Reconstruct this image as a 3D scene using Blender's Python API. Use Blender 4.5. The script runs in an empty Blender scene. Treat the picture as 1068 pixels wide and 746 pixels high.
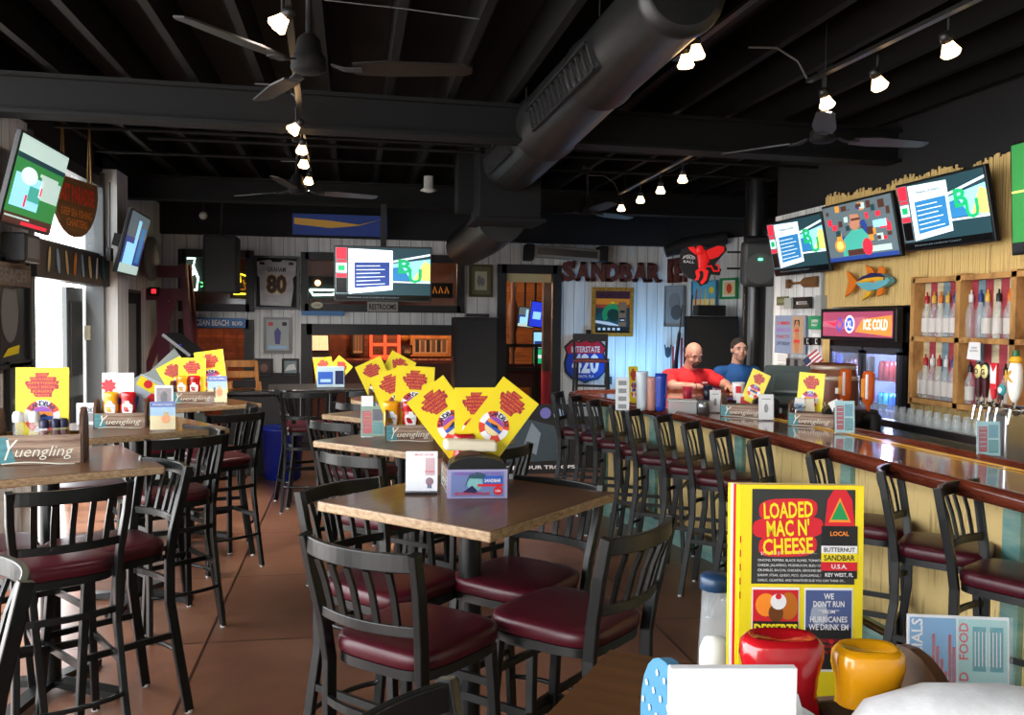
import bpy, bmesh, math, random
from math import sin, cos, radians, pi, atan, atan2, hypot, sqrt
from mathutils import Matrix, Vector
random.seed(7)
C = bpy.context.scene.collection
# ---------------- camera and pixel helpers (frame 1068 x 746) ----------------
FPX, CX, CY, EYE = 930., 534., 373., 1.7
_yaw, _pit, _rol = atan(166/930.), radians(2.3), radians(.6)
_f = Vector((sin(_yaw)*cos(_pit), cos(_yaw)*cos(_pit), -sin(_pit)))
_r = Vector((cos(_yaw), -sin(_yaw), 0)); _u = _r.cross(_f)
_R = _r*cos(_rol)+_u*sin(_rol); _U = -_r*sin(_rol)+_u*cos(_rol)
def ray(x, y): return _f+_R*((x-CX)/FPX)+_U*((CY-y)/FPX)
def az(x, y, z): d = ray(x, y); t = (z-EYE)/d.z; return Vector((d.x*t, d.y*t, z))
def aY(x, y, Y): d = ray(x, y); t = Y/d.y; return Vector((d.x*t, Y, EYE+d.z*t))
def aX(x, y, X): d = ray(x, y); t = X/d.x; return Vector((X, d.y*t, EYE+d.z*t))
def rectB(x0, y0, x1, y1, Y):
    a, b, c, d = aY(x0, (y0+y1)/2, Y), aY(x1, (y0+y1)/2, Y), aY((x0+x1)/2, y0, Y), aY((x0+x1)/2, y1, Y)
    return (a.x+b.x)/2, (c.z+d.z)/2, b.x-a.x, c.z-d.z
def rectX(x0, x1, yt0, yb0, yt1, yb1, X):
    a, b, c, d = aX(x0, yt0, X), aX(x0, yb0, X), aX(x1, yt1, X), aX(x1, yb1, X)
    return (a.y+c.y)/2, (a.z+b.z+c.z+d.z)/4, abs(a.y-c.y), ((a.z-b.z)+(c.z-d.z))/2
cd = bpy.data.cameras.new('camera'); cam = bpy.data.objects.new('camera', cd); C.objects.link(cam)
cd.sensor_fit = 'HORIZONTAL'; cd.sensor_width = 36; cd.lens = 36*FPX/1068; cd.clip_start = .05; cd.clip_end = 200
cam.matrix_world = Matrix(((_R.x, _U.x, -_f.x, 0), (_R.y, _U.y, -_f.y, 0), (_R.z, _U.z, -_f.z, EYE), (0, 0, 0, 1)))
bpy.context.scene.camera = cam
# ---------------- materials ----------------
def lin(c): return tuple((v/12.92 if v <= .04045 else ((v+.055)/1.055)**2.4) for v in c)
def hx(s): return lin(tuple(int(s[i:i+2], 16)/255 for i in (0, 2, 4)))
MATS = {}
def mat(name, col, rough=.5, metal=0, es=0, trans=0, alpha=1, col2=None, tex=None, sc=(1, 1, 1), fac=(.35, .65), bump=0, coat=0, spec=None, gap=None, coords='Object', col3=None, ior=1.45):
    if name in MATS: return MATS[name]
    if isinstance(col, str): col = hx(col)
    if isinstance(col2, str): col2 = hx(col2)
    m = bpy.data.materials.new(name); m.use_nodes = True; nt = m.node_tree; N = nt.nodes; L = nt.links
    b = N['Principled BSDF']
    b.inputs['Base Color'].default_value = (*col, 1); b.inputs['Roughness'].default_value = rough; b.inputs['Metallic'].default_value = metal
    b.inputs['Transmission Weight'].default_value = trans; b.inputs['Alpha'].default_value = alpha; b.inputs['Coat Weight'].default_value = coat
    b.inputs['IOR'].default_value = ior
    if coat: b.inputs['Coat Roughness'].default_value = .08
    if spec is not None: b.inputs['Specular IOR Level'].default_value = spec
    if es: b.inputs['Emission Color'].default_value = (*col, 1); b.inputs['Emission Strength'].default_value = es
    if tex:
        tc = N.new('ShaderNodeTexCoord'); mp = N.new('ShaderNodeMapping'); mp.inputs['Scale'].default_value = sc
        L.new(tc.outputs[coords], mp.inputs[0])
        nz = N.new('ShaderNodeTexNoise'); nz.inputs['Scale'].default_value = 1; nz.inputs['Detail'].default_value = 6; nz.inputs['Roughness'].default_value = .6
        L.new(mp.outputs[0], nz.inputs[0])
        rp = N.new('ShaderNodeValToRGB'); rp.color_ramp.elements[0].position = fac[0]; rp.color_ramp.elements[1].position = fac[1]
        rp.color_ramp.elements[0].color = (*col, 1); rp.color_ramp.elements[1].color = (*(col2 or col), 1)
        L.new(nz.outputs[0], rp.inputs[0]); out = rp.outputs[0]
        if gap:   # (axis index, spacing, gap fraction, gap darkness) board joints
            sp = N.new('ShaderNodeSeparateXYZ'); L.new(tc.outputs[coords], sp.inputs[0])
            def joint(axis, spacing, frac, prev, off=0.):
                a = N.new('ShaderNodeMath'); a.operation = 'MULTIPLY_ADD'; a.inputs[1].default_value = 1/spacing; a.inputs[2].default_value = 100+off; L.new(sp.outputs[axis], a.inputs[0])
                fr = N.new('ShaderNodeMath'); fr.operation = 'FRACT'; L.new(a.outputs[0], fr.inputs[0])
                g = N.new('ShaderNodeMath'); g.operation = 'LESS_THAN'; g.inputs[1].default_value = frac; L.new(fr.outputs[0], g.inputs[0])
                fl = N.new('ShaderNodeMath'); fl.operation = 'FLOOR'; L.new(a.outputs[0], fl.inputs[0])
                wn = N.new('ShaderNodeTexWhiteNoise'); wn.noise_dimensions = '1D'; fo = N.new('ShaderNodeMath'); fo.operation = 'MULTIPLY_ADD'; fo.inputs[1].default_value = 1.37; fo.inputs[2].default_value = .413; L.new(fl.outputs[0], fo.inputs[0]); L.new(fo.outputs[0], wn.inputs['W'])
                mr = N.new('ShaderNodeMapRange'); mr.inputs[3].default_value = 1-gap[4] if len(gap) > 4 else .8; mr.inputs[4].default_value = 1.0; L.new(wn.outputs[0], mr.inputs[0])
                mm = N.new('ShaderNodeMix'); mm.data_type = 'RGBA'; mm.blend_type = 'MULTIPLY'; mm.inputs[0].default_value = 1
                L.new(prev, mm.inputs[6]); L.new(mr.outputs[0], mm.inputs[7])
                mx = N.new('ShaderNodeMix'); mx.data_type = 'RGBA'; L.new(g.outputs[0], mx.inputs[0]); L.new(mm.outputs[2], mx.inputs[6]); mx.inputs[7].default_value = (*[v*gap[3] for v in col], 1)
                return mx.outputs[2]
            out = joint(gap[0], gap[1], gap[2], out)
            if len(gap) > 5: out = joint(gap[5], gap[6], gap[2], out, .3)
        L.new(out, b.inputs['Base Color'])
        if es: L.new(out, b.inputs['Emission Color'])
        if bump:
            bp = N.new('ShaderNodeBump'); bp.inputs['Strength'].default_value = bump; bp.inputs['Distance'].default_value = .01
            L.new(nz.outputs[0], bp.inputs['Height']); L.new(bp.outputs[0], b.inputs['Normal'])
    MATS[name] = m; return m
# ---------------- mesh builder ----------------
_TX = {}
def text_geo(s, bold=0.0):
    k = (s, bold)
    if k not in _TX:
        cu = bpy.data.curves.new('t', 'FONT'); cu.body = s; cu.size = 1; cu.offset = bold; cu.resolution_u = 2
        ob = bpy.data.objects.new('t', cu); me = ob.to_mesh()
        vs = [(v.co.x, v.co.y) for v in me.vertices]; fs = [tuple(p.vertices) for p in me.polygons]
        ob.to_mesh_clear(); bpy.data.objects.remove(ob); bpy.data.curves.remove(cu)
        if vs:
            x0 = min(v[0] for v in vs); x1 = max(v[0] for v in vs); y0 = min(v[1] for v in vs); y1 = max(v[1] for v in vs)
        else: x0 = x1 = y0 = y1 = 0
        _TX[k] = (vs, fs, (x0, y0, x1, y1))
    return _TX[k]
class MB:
    def __init__(s, M=None): s.v = []; s.f = []; s.m = []; s.s = []; s.mats = []; s.M = M or Matrix()
    def add(s, vs, fs, m, smooth=False):
        if m not in s.mats: s.mats.append(m)
        k = s.mats.index(m); n = len(s.v)
        s.v += [s.M @ Vector(v) for v in vs]
        for f in fs: s.f.append([n+i for i in f]); s.m.append(k); s.s.append(smooth)
        return s
    def box(s, c, d, m, rot=None, bev=0, seg=2):
        T = Matrix.Translation(c) @ (rot.to_4x4() if isinstance(rot, Matrix) else (Matrix() if rot is None else (Matrix.Rotation(rot[2], 4, 'Z') @ Matrix.Rotation(rot[1], 4, 'Y') @ Matrix.Rotation(rot[0], 4, 'X'))))
        if bev:
            bm = bmesh.new(); bmesh.ops.create_cube(bm, size=1)
            for v in bm.verts: v.co = Vector((v.co.x*d[0], v.co.y*d[1], v.co.z*d[2]))
            bmesh.ops.bevel(bm, geom=bm.edges[:], offset=min(bev, min(d)*.49), segments=seg, affect='EDGES', profile=.5)
            bm.verts.index_update(); vs = [T @ v.co for v in bm.verts]; fs = [[v.index for v in f.verts] for f in bm.faces]; bm.free()
            return s.add(vs, fs, m, False)
        x, y, z = d[0]/2, d[1]/2, d[2]/2
        vs = [T @ Vector(p) for p in ((-x, -y, -z), (x, -y, -z), (x, y, -z), (-x, y, -z), (-x, -y, z), (x, -y, z), (x, y, z), (-x, y, z))]
        return s.add(vs, [(0, 3, 2, 1), (4, 5, 6, 7), (0, 1, 5, 4), (1, 2, 6, 5), (2, 3, 7, 6), (3, 0, 4, 7)], m)
    def ring(s, rings, m, smooth=True, caps=True, closed=False):
        n = len(rings[0]); vs = [p for r in rings for p in r]; fs = []
        K = len(rings)
        for i in range(K if closed else K-1):
            j = (i+1) % K
            for k in range(n): a = i*n+k; b = i*n+(k+1) % n; c = j*n+(k+1) % n; d = j*n+k; fs.append((a, b, c, d))
        s.add(vs, fs, m, smooth)
        if caps and not closed:
            s.add(rings[0], [tuple(reversed(range(n)))], m); s.add(rings[-1], [tuple(range(n))], m)
        return s
    def sweep(s, pts, w, h, m, n=4, smooth=False, closed=False, up=(0, 0, 1)):
        """profile w (sideways) x h (towards up); n=4 square, else ellipse"""
        pts = [Vector(p) for p in pts]; up = Vector(up); rings = []
        for i, p in enumerate(pts):
            a = pts[i-1] if (i or closed) else p; b = pts[(i+1) % len(pts)] if (i < len(pts)-1 or closed) else p
            t = (b-a).normalized(); u = up
            if abs(t.dot(u)) > .95: u = Vector((0, 1, 0)) if abs(t.y) < .9 else Vector((1, 0, 0))
            sd = t.cross(u).normalized(); uu = sd.cross(t).normalized()
            ww = w[i] if isinstance(w, (list, tuple)) else w; hh = h[i] if isinstance(h, (list, tuple)) else h
            if n == 4: q = [(-.5, -.5), (.5, -.5), (.5, .5), (-.5, .5)]
            else: q = [(.5*cos(2*pi*k/n), .5*sin(2*pi*k/n)) for k in range(n)]
            rings.append([p+sd*(a_*ww)+uu*(b_*hh) for a_, b_ in q])
        return s.ring(rings, m, smooth and n > 4 or (n > 4), True, closed)
    def cyl(s, p0, p1, r0, r1, m, n=14): return s.sweep([p0, p1], [2*r0, 2*r1], [2*r0, 2*r1], m, n)
    def lathe(s, prof, m, n=16, c=(0, 0, 0), sx=1, sy=1, smooth=True, p=2):
        def sg(v): return (1 if v > 0 else -1)*abs(v)**(2/p)
        rings = [[Vector((c[0]+r*sx*sg(cos(2*pi*k/n)), c[1]+r*sy*sg(sin(2*pi*k/n)), c[2]+z)) for k in range(n)] for r, z in prof]
        return s.ring(rings, m, smooth)
    def ell(s, c, r, m, n=14, k=8, R=None):
        T = Matrix.Translation(c) @ (R or Matrix())
        rings = [[T @ Vector((r[0]*sin(a)*cos(2*pi*j/n), r[1]*sin(a)*sin(2*pi*j/n), -r[2]*cos(a))) for j in range(n)] for a in [pi*(.02+.96*i/k) for i in range(k+1)]]
        return s.ring(rings, m)
    def prism(s, pts, y0, y1, m):
        """outline in x,z ; extruded from y0 (front) to y1"""
        n = len(pts)
        ar = sum(pts[i][0]*pts[(i+1) % n][1]-pts[(i+1) % n][0]*pts[i][1] for i in range(n))
        if ar < 0: pts = pts[::-1]
        vs = [(x, y0, z) for x, z in pts]+[(x, y1, z) for x, z in pts]
        fs = [tuple(range(n)), tuple(reversed(range(n, 2*n)))]+[(i, i+n, (i+1) % n+n, (i+1) % n) for i in range(n)]
        return s.add(vs, fs, m)
    def flat(s, pts, y, m):
        n = len(pts); ar = sum(pts[i][0]*pts[(i+1) % n][1]-pts[(i+1) % n][0]*pts[i][1] for i in range(n))
        if ar < 0: pts = pts[::-1]
        return s.add([(x, y, z) for x, z in pts], [tuple(range(n))], m)
    def rect(s, x0, z0, x1, z1, y, m): return s.flat([(x0, z0), (x1, z0), (x1, z1), (x0, z1)], y, m)
    def disc(s, x, z, r, y, m, n=20, rz=None): return s.flat([(x+r*cos(2*pi*k/n), z+(rz or r)*sin(2*pi*k/n)) for k in range(n)], y, m)
    def ann(s, x, z, r0, r1, y, m, a0=0, a1=360, n=18):
        vs = []; 
        for k in range(n+1):
            a = radians(a0+(a1-a0)*k/n); vs += [(x+r0*cos(a), y, z+r0*sin(a)), (x+r1*cos(a), y, z+r1*sin(a))]
        return s.add(vs, [(2*k, 2*k+1, 2*k+3, 2*k+2) for k in range(n)], m)
    def text(s, t, x, z, h, m, y=0., w=None, depth=0, bold=.02, rot=0, align='c', shear=0):
        vs, fs, (x0, y0, x1, y1) = text_geo(t, bold)
        if not vs: return s
        sc = h/.72; sx = sc if w is None else w/(x1-x0)
        c, q = cos(rot), sin(rot); xm = (x0+x1)/2 if align == 'c' else x0
        P = [((vx-xm)*sx+shear*(vy-.36)*sc, (vy-.36)*sc) for vx, vy in vs]; P = [(x+a*c-b*q, z+a*q+b*c) for a, b in P]
        if depth:
            n = len(P); ed = {}
            for f in fs:
                for i in range(len(f)):
                    a, b = f[i], f[(i+1) % len(f)]
                    if (b, a) in ed: del ed[(b, a)]
                    else: ed[(a, b)] = 1
            V = [(a, y, b) for a, b in P]+[(a, y+depth, b) for a, b in P]
            return s.add(V, list(fs)+[tuple(i+n for i in reversed(f)) for f in fs]+[(a, a+n, b+n, b) for a, b in ed], m)
        return s.add([(a, y, b) for a, b in P], fs, m)
    def arctext(s, t, x, z, r, h, m, y, a0, a1, bold=.03, down=False):
        n = len(t)
        for i, ch in enumerate(t):
            a = radians(a0+(a1-a0)*(i+.5)/n)
            s.text(ch, x+r*cos(a), z+r*sin(a), h, m, y, bold=bold, rot=a-pi/2+(pi if down else 0))
        return s
    def build(s, name, parent=None, label=None, cat=None, group=None, kind=None, bev=0, mods=None):
        me = bpy.data.meshes.new(name); me.from_pydata([tuple(v) for v in s.v], [], s.f)
        for m in s.mats: me.materials.append(m)
        me.polygons.foreach_set('material_index', s.m); me.polygons.foreach_set('use_smooth', s.s); me.update()
        o = bpy.data.objects.new(name, me); C.objects.link(o)
        if parent: o.parent = parent
        if bev:
            b = o.modifiers.new('bevel', 'BEVEL'); b.width = bev; b.segments = 2; b.limit_method = 'ANGLE'
        return tag(o, label, cat, group, kind)
def tag(o, label=None, cat=None, group=None, kind=None):
    for k, v in (('label', label), ('category', cat), ('group', group), ('kind', kind)):
        if v: o[k] = v
    return o
def T(x, y, z, rz=0, rx=0, ry=0): return Matrix.Translation((x, y, z)) @ Matrix.Rotation(rz, 4, 'Z') @ Matrix.Rotation(rx, 4, 'X') @ Matrix.Rotation(ry, 4, 'Y')
def thing(name, label, cat, M=None, group=None):
    o = bpy.data.objects.new(name, None); C.objects.link(o); o.empty_display_size = .1
    if M is not None: o.matrix_world = M
    return tag(o, label, cat, group)
def dup(root, M, label=None, group=None):
    r = root.copy(); C.objects.link(r); r.matrix_world = M
    if label: r['label'] = label
    if group: r['group'] = group
    for ch in list(root.children):
        c = ch.copy(); C.objects.link(c); c.parent = r
        for g in list(ch.children): d = g.copy(); C.objects.link(d); d.parent = c
    return r
class Proto:
    """first placing moves the source itself, later ones copy it with its parts"""
    def __init__(s, root): s.root = root; s.used = False
    def put(s, M, label, group=None):
        if not s.used:
            s.used = True; s.root.matrix_world = M; tag(s.root, label, None, group); return s.root
        return dup(s.root, M, label, group)
def struct(mb, name): return mb.build(name, kind='structure')
# shared materials
BLK = mat('black_powder_coat', (.005, .006, .006), .3, 0, spec=.4)
VINYL = mat('burgundy_vinyl', '370914', .36, tex=1, col2='420c18', sc=(6, 6, 6), spec=.45)
WOODT = mat('dark_table_wood', '442a18', .34, tex=1, col2='5e3e22', sc=(3, 26, 26), fac=(.3, .7), bump=.12, coat=.15)
WOODE = mat('worn_table_edge', 'a89070', .5, tex=1, col2='76583a', sc=(40, 40, 90), fac=(.35, .7))
STEEL = mat('brushed_steel', (.45, .45, .46), .28, 1)
CHROME = mat('chrome', (.7, .7, .7), .1, 1)
WHITE = mat('white_paper', (.8, .8, .8), .6)
BLACKP = mat('black_plastic', (.007, .007, .008), .35)
BLACKM = mat('matt_black_paint', (.008, .008, .009), .75)
DKGREY = mat('dark_grey_plastic', (.045, .05, .05), .45)
YEL = mat('yellow_print', 'e4cf20', .45)
RED = mat('red_print', 'c8202c', .45)
DRED = mat('dark_red_print', 'a02038', .5)
BLUE = mat('blue_print', '2a56b0', .5)
NAVY = mat('navy_print', '16204a', .5)
ORANGE = mat('orange_print', 'ee8a28', .5)
TEALP = mat('teal_print', '2a8f96', .5)
PURP = mat('purple_print', '8a4aa8', .5)
GREENP = mat('green_print', '1a8a4a', .5)
SAND = mat('sand_print', 'e6d29a', .5)
INK = mat('black_print', (.01, .01, .01), .6)
GREYP = mat('grey_print', (.2, .2, .2), .6)
LBLUE = mat('light_blue_print', '9cc4e6', .5)
GLASS = mat('clear_glass', (.95, .97, .97), .03, trans=1, ior=1.3)
ACRY = mat('clear_acrylic', (.8, .86, .9), .05, alpha=.1)
GOLD = mat('gold_paint', 'c8962a', .4)
# ======================= THE ROOM =======================
FLOOR = mat('stained_concrete_tiles', (.12, .046, .026), .28, tex=1, col2=(.3, .14, .08), sc=(1.3, 1.3, 1.3), fac=(.3, .72), bump=.05, gap=(0, 1.22, .012, .25, .25, 1, 1.22), spec=.5)
WBX = mat('white_boards_x', 'e6e8e6', .7, tex=1, col2='b4b8b8', sc=(14, 14, .8), fac=(.42, .8), gap=(0, .15, .06, .35, .12))
WBY = mat('white_boards_y', 'e6e8e6', .7, tex=1, col2='b4b8b8', sc=(14, 14, .8), fac=(.42, .8), gap=(1, .15, .06, .35, .12))
CEILM = mat('dark_roof_deck', (.003, .003, .003), .9)
BEAMM = mat('charcoal_beam_paint', (.0042, .0042, .0044), .75, spec=.25)
JOISM = mat('charcoal_joist_paint', (.003, .0028, .0026), .75, tex=1, col2=(.006, .0055, .005), spec=.2, sc=(3, .5, 3))
DWOOD = mat('dark_door_wood', (.014, .014, .015), .5)
BAMB = mat('split_bamboo', 'cfb06e', .6, tex=1, col2='8a6a38', sc=(60, 60, 2.2), fac=(.5, .85))
BAMP = mat('bar_front_bamboo', 'e0c484', .6, tex=1, col2='5a4020', sc=(45, 45, 3.5), fac=(.55, .78))
PINE = mat('knotty_pine_boards', '9a6436', .55, tex=1, col2='6a3e1c', sc=(2, 2, 9), fac=(.4, .75), gap=(2, .16, .05, .3, .2))
BRICK = mat('warm_brick', '8a4a2a', .8, tex=1, col2='5c2c18', sc=(6, 6, 6), gap=(2, .075, .12, .35, .35, 0, .22))
mb = MB(); mb.box((1+.76, 7.3-.3, -.05), (9.2, 20.4, .1), FLOOR); o = struct(mb, 'floor'); o.location = (-.76, .3, 0)
PAVE = mat('pale_patio_paving', (.6, .58, .55), .8, tex=1, col2=(.7, .68, .65), sc=(2, 2, 2))
mb = MB(); mb.box((-13.6, 7, -.06), (20, 30, .08), PAVE); mb.box((1, -9.7, -.06), (9.2, 13.6, .08), PAVE); mb.build('patio_ground', kind='structure')
mb = MB(); mb.box((1.2, 7.4, 3.56), (8.8, 20.2, .1), CEILM); struct(mb, 'ceiling')
# joists run away from the viewer, two cross beams carry them
x = -2.7
while x < 5.2:
    mb = MB(); mb.box((x, 7.1, 3.38), (.05, 17, .26), JOISM); mb.build('ceiling_joist', kind='structure'); x += .42
def beam(y, z0, z1, w, xa, xb, tilt=0):
    mb = MB(); m = BEAMM
    mb.box(((xa+xb)/2, y, z0+.012), (xb-xa, w, .024), m, (0, 0, tilt)); mb.box(((xa+xb)/2, y, z1-.012), (xb-xa, w, .024), m, (0, 0, tilt)); mb.box(((xa+xb)/2, y, (z0+z1)/2), (xb-xa, w*.5, z1-z0), m, (0, 0, tilt))
    mb.build('ceiling_beam', kind='structure')
beam(6.2, 2.95, 3.2, .2, -2.7, 4.9, .045)
beam(10.0, 2.95, 3.2, .2, -2.6, 5.2)
# ---- back wall, Y = 12 ----
YB = 12.
def xb(px, y=300): return aY(px, y, YB).x
def zb(py, px=400): return aY(px, py, YB).z
WTOP = 2.77
def strip(mbx, xa, xc, zs, y=YB, m=WBX, th=.14):
    for a, b in zs: mbx.box(((xa+xc)/2, y+th/2, (a+b)/2), (xc-xa, th, b-a), m)
mb = MB()
zt0, zt1 = zb(321, 225), zb(265, 225); zo = zb(338, 225)
strip(mb, -2.5, xb(190), [(0, WTOP)])
strip(mb, xb(190), xb(262), [(zo, zt0), (zt1, WTOP)])
strip(mb, xb(262), xb(317), [(0, WTOP)])
zt2, zt3, zo2 = zb(322, 400), zb(269, 400), zb(344, 400)
strip(mb, xb(317), xb(480), [(zo2, zt2), (zt3, WTOP)])
strip(mb, xb(480), xb(521), [(0, WTOP)])
zd = zb(281, 550)
strip(mb, xb(521), xb(583), [(zd, WTOP)])
strip(mb, xb(583), 4.28, [(0, WTOP+.02)])
struct(mb, 'wall_back')
mb = MB(); mb.box((1.1, YB+.03, 3.14), (7.6, .3, .74), BLACKM); struct(mb, 'wall_back_upper')
# dark frames round the openings
def frame(name, xa, xc, za, zc, w=.09, d=.09, bottom=True, y=YB, m=DWOOD):
    mb = MB()
    mb.box((xa, y-d/2+.02, (za+zc)/2), (w, d, zc-za+w), m); mb.box((xc, y-d/2+.02, (za+zc)/2), (w, d, zc-za+w), m)
    mb.box(((xa+xc)/2, y-d/2+.02, zc), (xc-xa, d, w), m)
    if bottom: mb.box(((xa+xc)/2, y-d/2+.02, za), (xc-xa, d, w), m)
    return mb.build(name, kind='structure')
WGL = mat('tinted_window_glass', (.5, .55, .6), .04, alpha=.25)
DGL = mat('room_shade_window_glass', (.02, .023, .026), .08, alpha=.72)  # near-black tint puts the shade of the room behind into the panes
def pane(xa, xc, za, zc, parent, y=YB+.09):
    MB().box(((xa+xc)/2, y, (za+zc)/2), (xc-xa, .01, zc-za), DGL).build('window_pane', parent)
w = frame('window_1', xb(191), xb(261), zt0, zt1, .1); pane(xb(191), xb(261), zt0, zt1, w)
w = frame('window_2', xb(318), xb(480), zt2, zt3, .1); pane(xb(318), xb(480), zt2, zt3, w)
frame('trim_1', xb(192), xb(260), 0, zo, .12, bottom=False)
frame('trim_2', xb(320), xb(477), 0, zo2, .14, bottom=False)
frame('trim_3', xb(523), xb(580), 0, zd, .12, bottom=False)
mb = MB(); a, b = xb(527), xb(575); mb.box(((a+b)/2, YB+.04, zb(289, 550)), (b-a, .05, .14), mat('cream_board', 'c8b888', .6)); struct(mb, 'trim_4')
# wainscot below the jersey
mb = MB(); mb.box(((xb(262)+xb(317))/2, YB-.02, .5), (xb(317)-xb(262)-.1, .04, 1.0), DWOOD); mb.build('trim_5', kind='structure')
# ---- angled wall and corner behind the column ----
mb = MB(); mb.M = T(4.28, 12, 0, atan2(-1.9, .75)); L_ = hypot(1.9, .75); mb.box((L_/2, .07, 1.4), (L_, .14, 2.8), WBX); mb.box((L_/2, .07, 3.15), (L_, .14, .7), BLACKM); struct(mb, 'wall_angled')
mb = MB(); mb.box((5.1, 9.1, 1.4), (.14, 2.2, 2.8), WBY); mb.box((5.1, 9.1, 3.15), (.14, 2.2, .7), BLACKM); struct(mb, 'wall_corner')
# ---- right wall X = 4.1 ----
XR = 4.1
FXF = 4.05
FY0, FY1, FZ1 = aX(946, 340, FXF).y, aX(863, 340, FXF).y, aX(905, 322, FXF).z+.02   # niche for the drinks fridge
mb = MB()
for ya_, yb2, za_, zb2 in ((FY1, 8.26, 0, 2.76), (-2.8, FY0, 0, 2.76), (FY0, FY1, FZ1, 2.76)): mb.box((XR+.5, (ya_+yb2)/2, (za_+zb2)/2), (1.0, yb2-ya_, zb2-za_), WBY)
mb.box((XR+.9, (FY0+FY1)/2, FZ1/2), (.2, FY1-FY0, FZ1), BLACKM); mb.box((XR+.52, 2.73, 3.13), (1.0, 11.06, .74), BLACKM); struct(mb, 'wall_right')
mb = MB(); mb.box((1.3, -2.85, 1.75), (7.8, .15, 3.5), WBX); struct(mb, 'wall_front')
mb = MB(); y = 1.6
while y < 7.28:
    wd = random.uniform(.016, .026); zt = 2.8+random.uniform(-.018, .02)+.03*sin(y*9)*sin(y*3.7)
    mb.sweep([(XR-.008, y, FZ1 if FY0-.02 < y < FY1+.01 else .0), (XR-.008+random.uniform(-.003, .003), y, zt)], .016, wd, BAMB, 6); y += wd*.93
mb.build('bamboo_cladding', kind='structure')
# ---- left wall X = -2.4 ----
XL = -2.4
DARKF = mat('dark_door_frame', (.03, .03, .032), .45)
GREYF = mat('grey_door_frame', (.11, .125, .13), .4)
mb = MB(); mb.box((XL-.1, 6.6, 1.57), (.2, 1.3, 3.14), WBY); mb.box((XL-.1, 10.95, 1.57), (.2, 2.5, 3.14), WBY); mb.box((XL-.04, 9.5, 1.57), (.34, .42, 3.14), WBY)
struct(mb, 'wall_left')
mb = MB(); mb.box((XL-.1, 8.27, 3.3), (.2, 2.05, .5), BLACKM); mb.box((XL-.1, 6.6, 3.34), (.2, 1.3, .4), BLACKM); mb.box((XL-.1, 10.6, 3.34), (.2, 3.2, .4), BLACKM); struct(mb, 'wall_left_upper')
# doorway with header and transom window
mb = MB()
mb.box((XL-.02, 8.27, 2.14), (.16, 2.05, .28), DARKF); mb.box((XL-.05, 8.27, 3.0), (.12, 2.05, .1), DARKF)
for y_, w_ in ((7.29, .08), (9.25, .08)): mb.box((XL-.06, y_, 1.55), (.16, w_, 3.1), GREYF)
d1 = struct(mb, 'door_1')
MB().box((XL-.2, 9.0, .99), (.04, .5, 1.98), GREYF).box((XL-.17, 9.0, .55), (.02, .34, .8), DARKF).box((XL-.17, 9.0, 1.5), (.02, .34, .7), DARKF).build('door_leaf', d1)
for q in (.5, 1.55): MB().box((XL-.12, 9.19, q), (.05, .03, .14), mat('pale_hinge', 'd8d8c0', .4)).build('hinge', d1)
w = MB().box((XL-.06, 8.27, 2.3), (.1, 1.95, .03), GREYF).build('window_3', kind='structure')
MB().box((XL-.06, 8.27, 2.62), (.01, 1.9, .66), WGL).build('window_pane', w)
# ---- the room behind the back wall ----
mb = MB(); mb.box((-1.0, 16.5, 1.45), (4.4, .12, 2.9), BRICK); mb.box((2.6, 16.5, 1.45), (2.8, .12, 2.9), PINE); struct(mb, 'wall_far')
mb = MB(); mb.box((-3.0, 14.35, 1.45), (.1, 4.3, 2.9), BRICK); struct(mb, 'wall_far_left')
mb = MB(); mb.box((3.9, 14.35, 1.45), (.1, 4.3, 2.9), PINE); struct(mb, 'wall_far_right')
mb = MB(); mb.box((.5, 14.35, 2.95), (7, 4.5, .08), mat('dark_brown_ceiling', (.04, .025, .016), .7)); struct(mb, 'ceiling_far')
# stage at the back right
mb = MB(); mb.box((3.55, 11.0, .2), (2.7, 1.9, .4), mat('black_stage_paint', (.012, .012, .012), .6)); mb.build('stage_platform', kind='structure')

# patio pergola seen through the transom
PERG = mat('pale_pergola_paint', (.3, .3, .29), .6)
mb = MB()
for i in range(7): mb.sweep([(-2.7, 6.4+i*.5, 3.0), (-5.6, 6.4+i*.5, 2.85)], .06, .12, PERG)
mb.box((-5.6, 8, 2.8), (.1, 4, .14), PERG); mb.box((-5.6, 6.2, 1.4), (.1, .1, 2.8), PERG); mb.box((-5.6, 9.9, 1.4), (.1, .1, 2.8), PERG)
mb.build('patio_pergola', kind='structure')
# ======================= HANGING FROM THE CEILING =======================
DUCTM = mat('black_painted_duct', (.005, .005, .0052), .42, 0, tex=1, col2=(.012, .0115, .011), sc=(5, 5, 5), fac=(.45, .8), bump=.35)
d = thing('air_duct', 'large round black air duct running under the joists to a square plenum box', 'air duct')
def ringp(x, y, z, r, n=28): return [Vector((x+r*cos(2*pi*k/n), y, z+r*sin(2*pi*k/n))) for k in range(n)]
DX, DZ, DR = 1.34, 3.08, .26
mb = MB(); mb.ring([ringp(DX, y, DZ, r) for y, r in ((3.55, .15), (3.56, .185), (3.6, .195), (3.63, .185), (4.8, .2), (4.82, .212), (4.85, .2), (6.2, .235), (6.22, .247), (6.25, .235), (7.6, DR), (7.62, .22))], DUCTM); mb.build('duct_tube', d)
mb = MB(); mb.box((DX, 7.95, 2.93), (.55, .55, .66), BEAMM, bev=.01); mb.box((DX, 7.95, 2.585), (.62, .62, .03), BEAMM); mb.box((1.18, 8.2, 2.95), (.5, .3, .5), BEAMM); mb.build('plenum_box', d)
mb = MB(); mb.sweep([(DX, 8.1, 2.66), (1.36, 9.3, 2.62), (1.33, 10.8, 2.6)], .46, .46, DUCTM, 22); mb.build('branch_tube', d)
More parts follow.
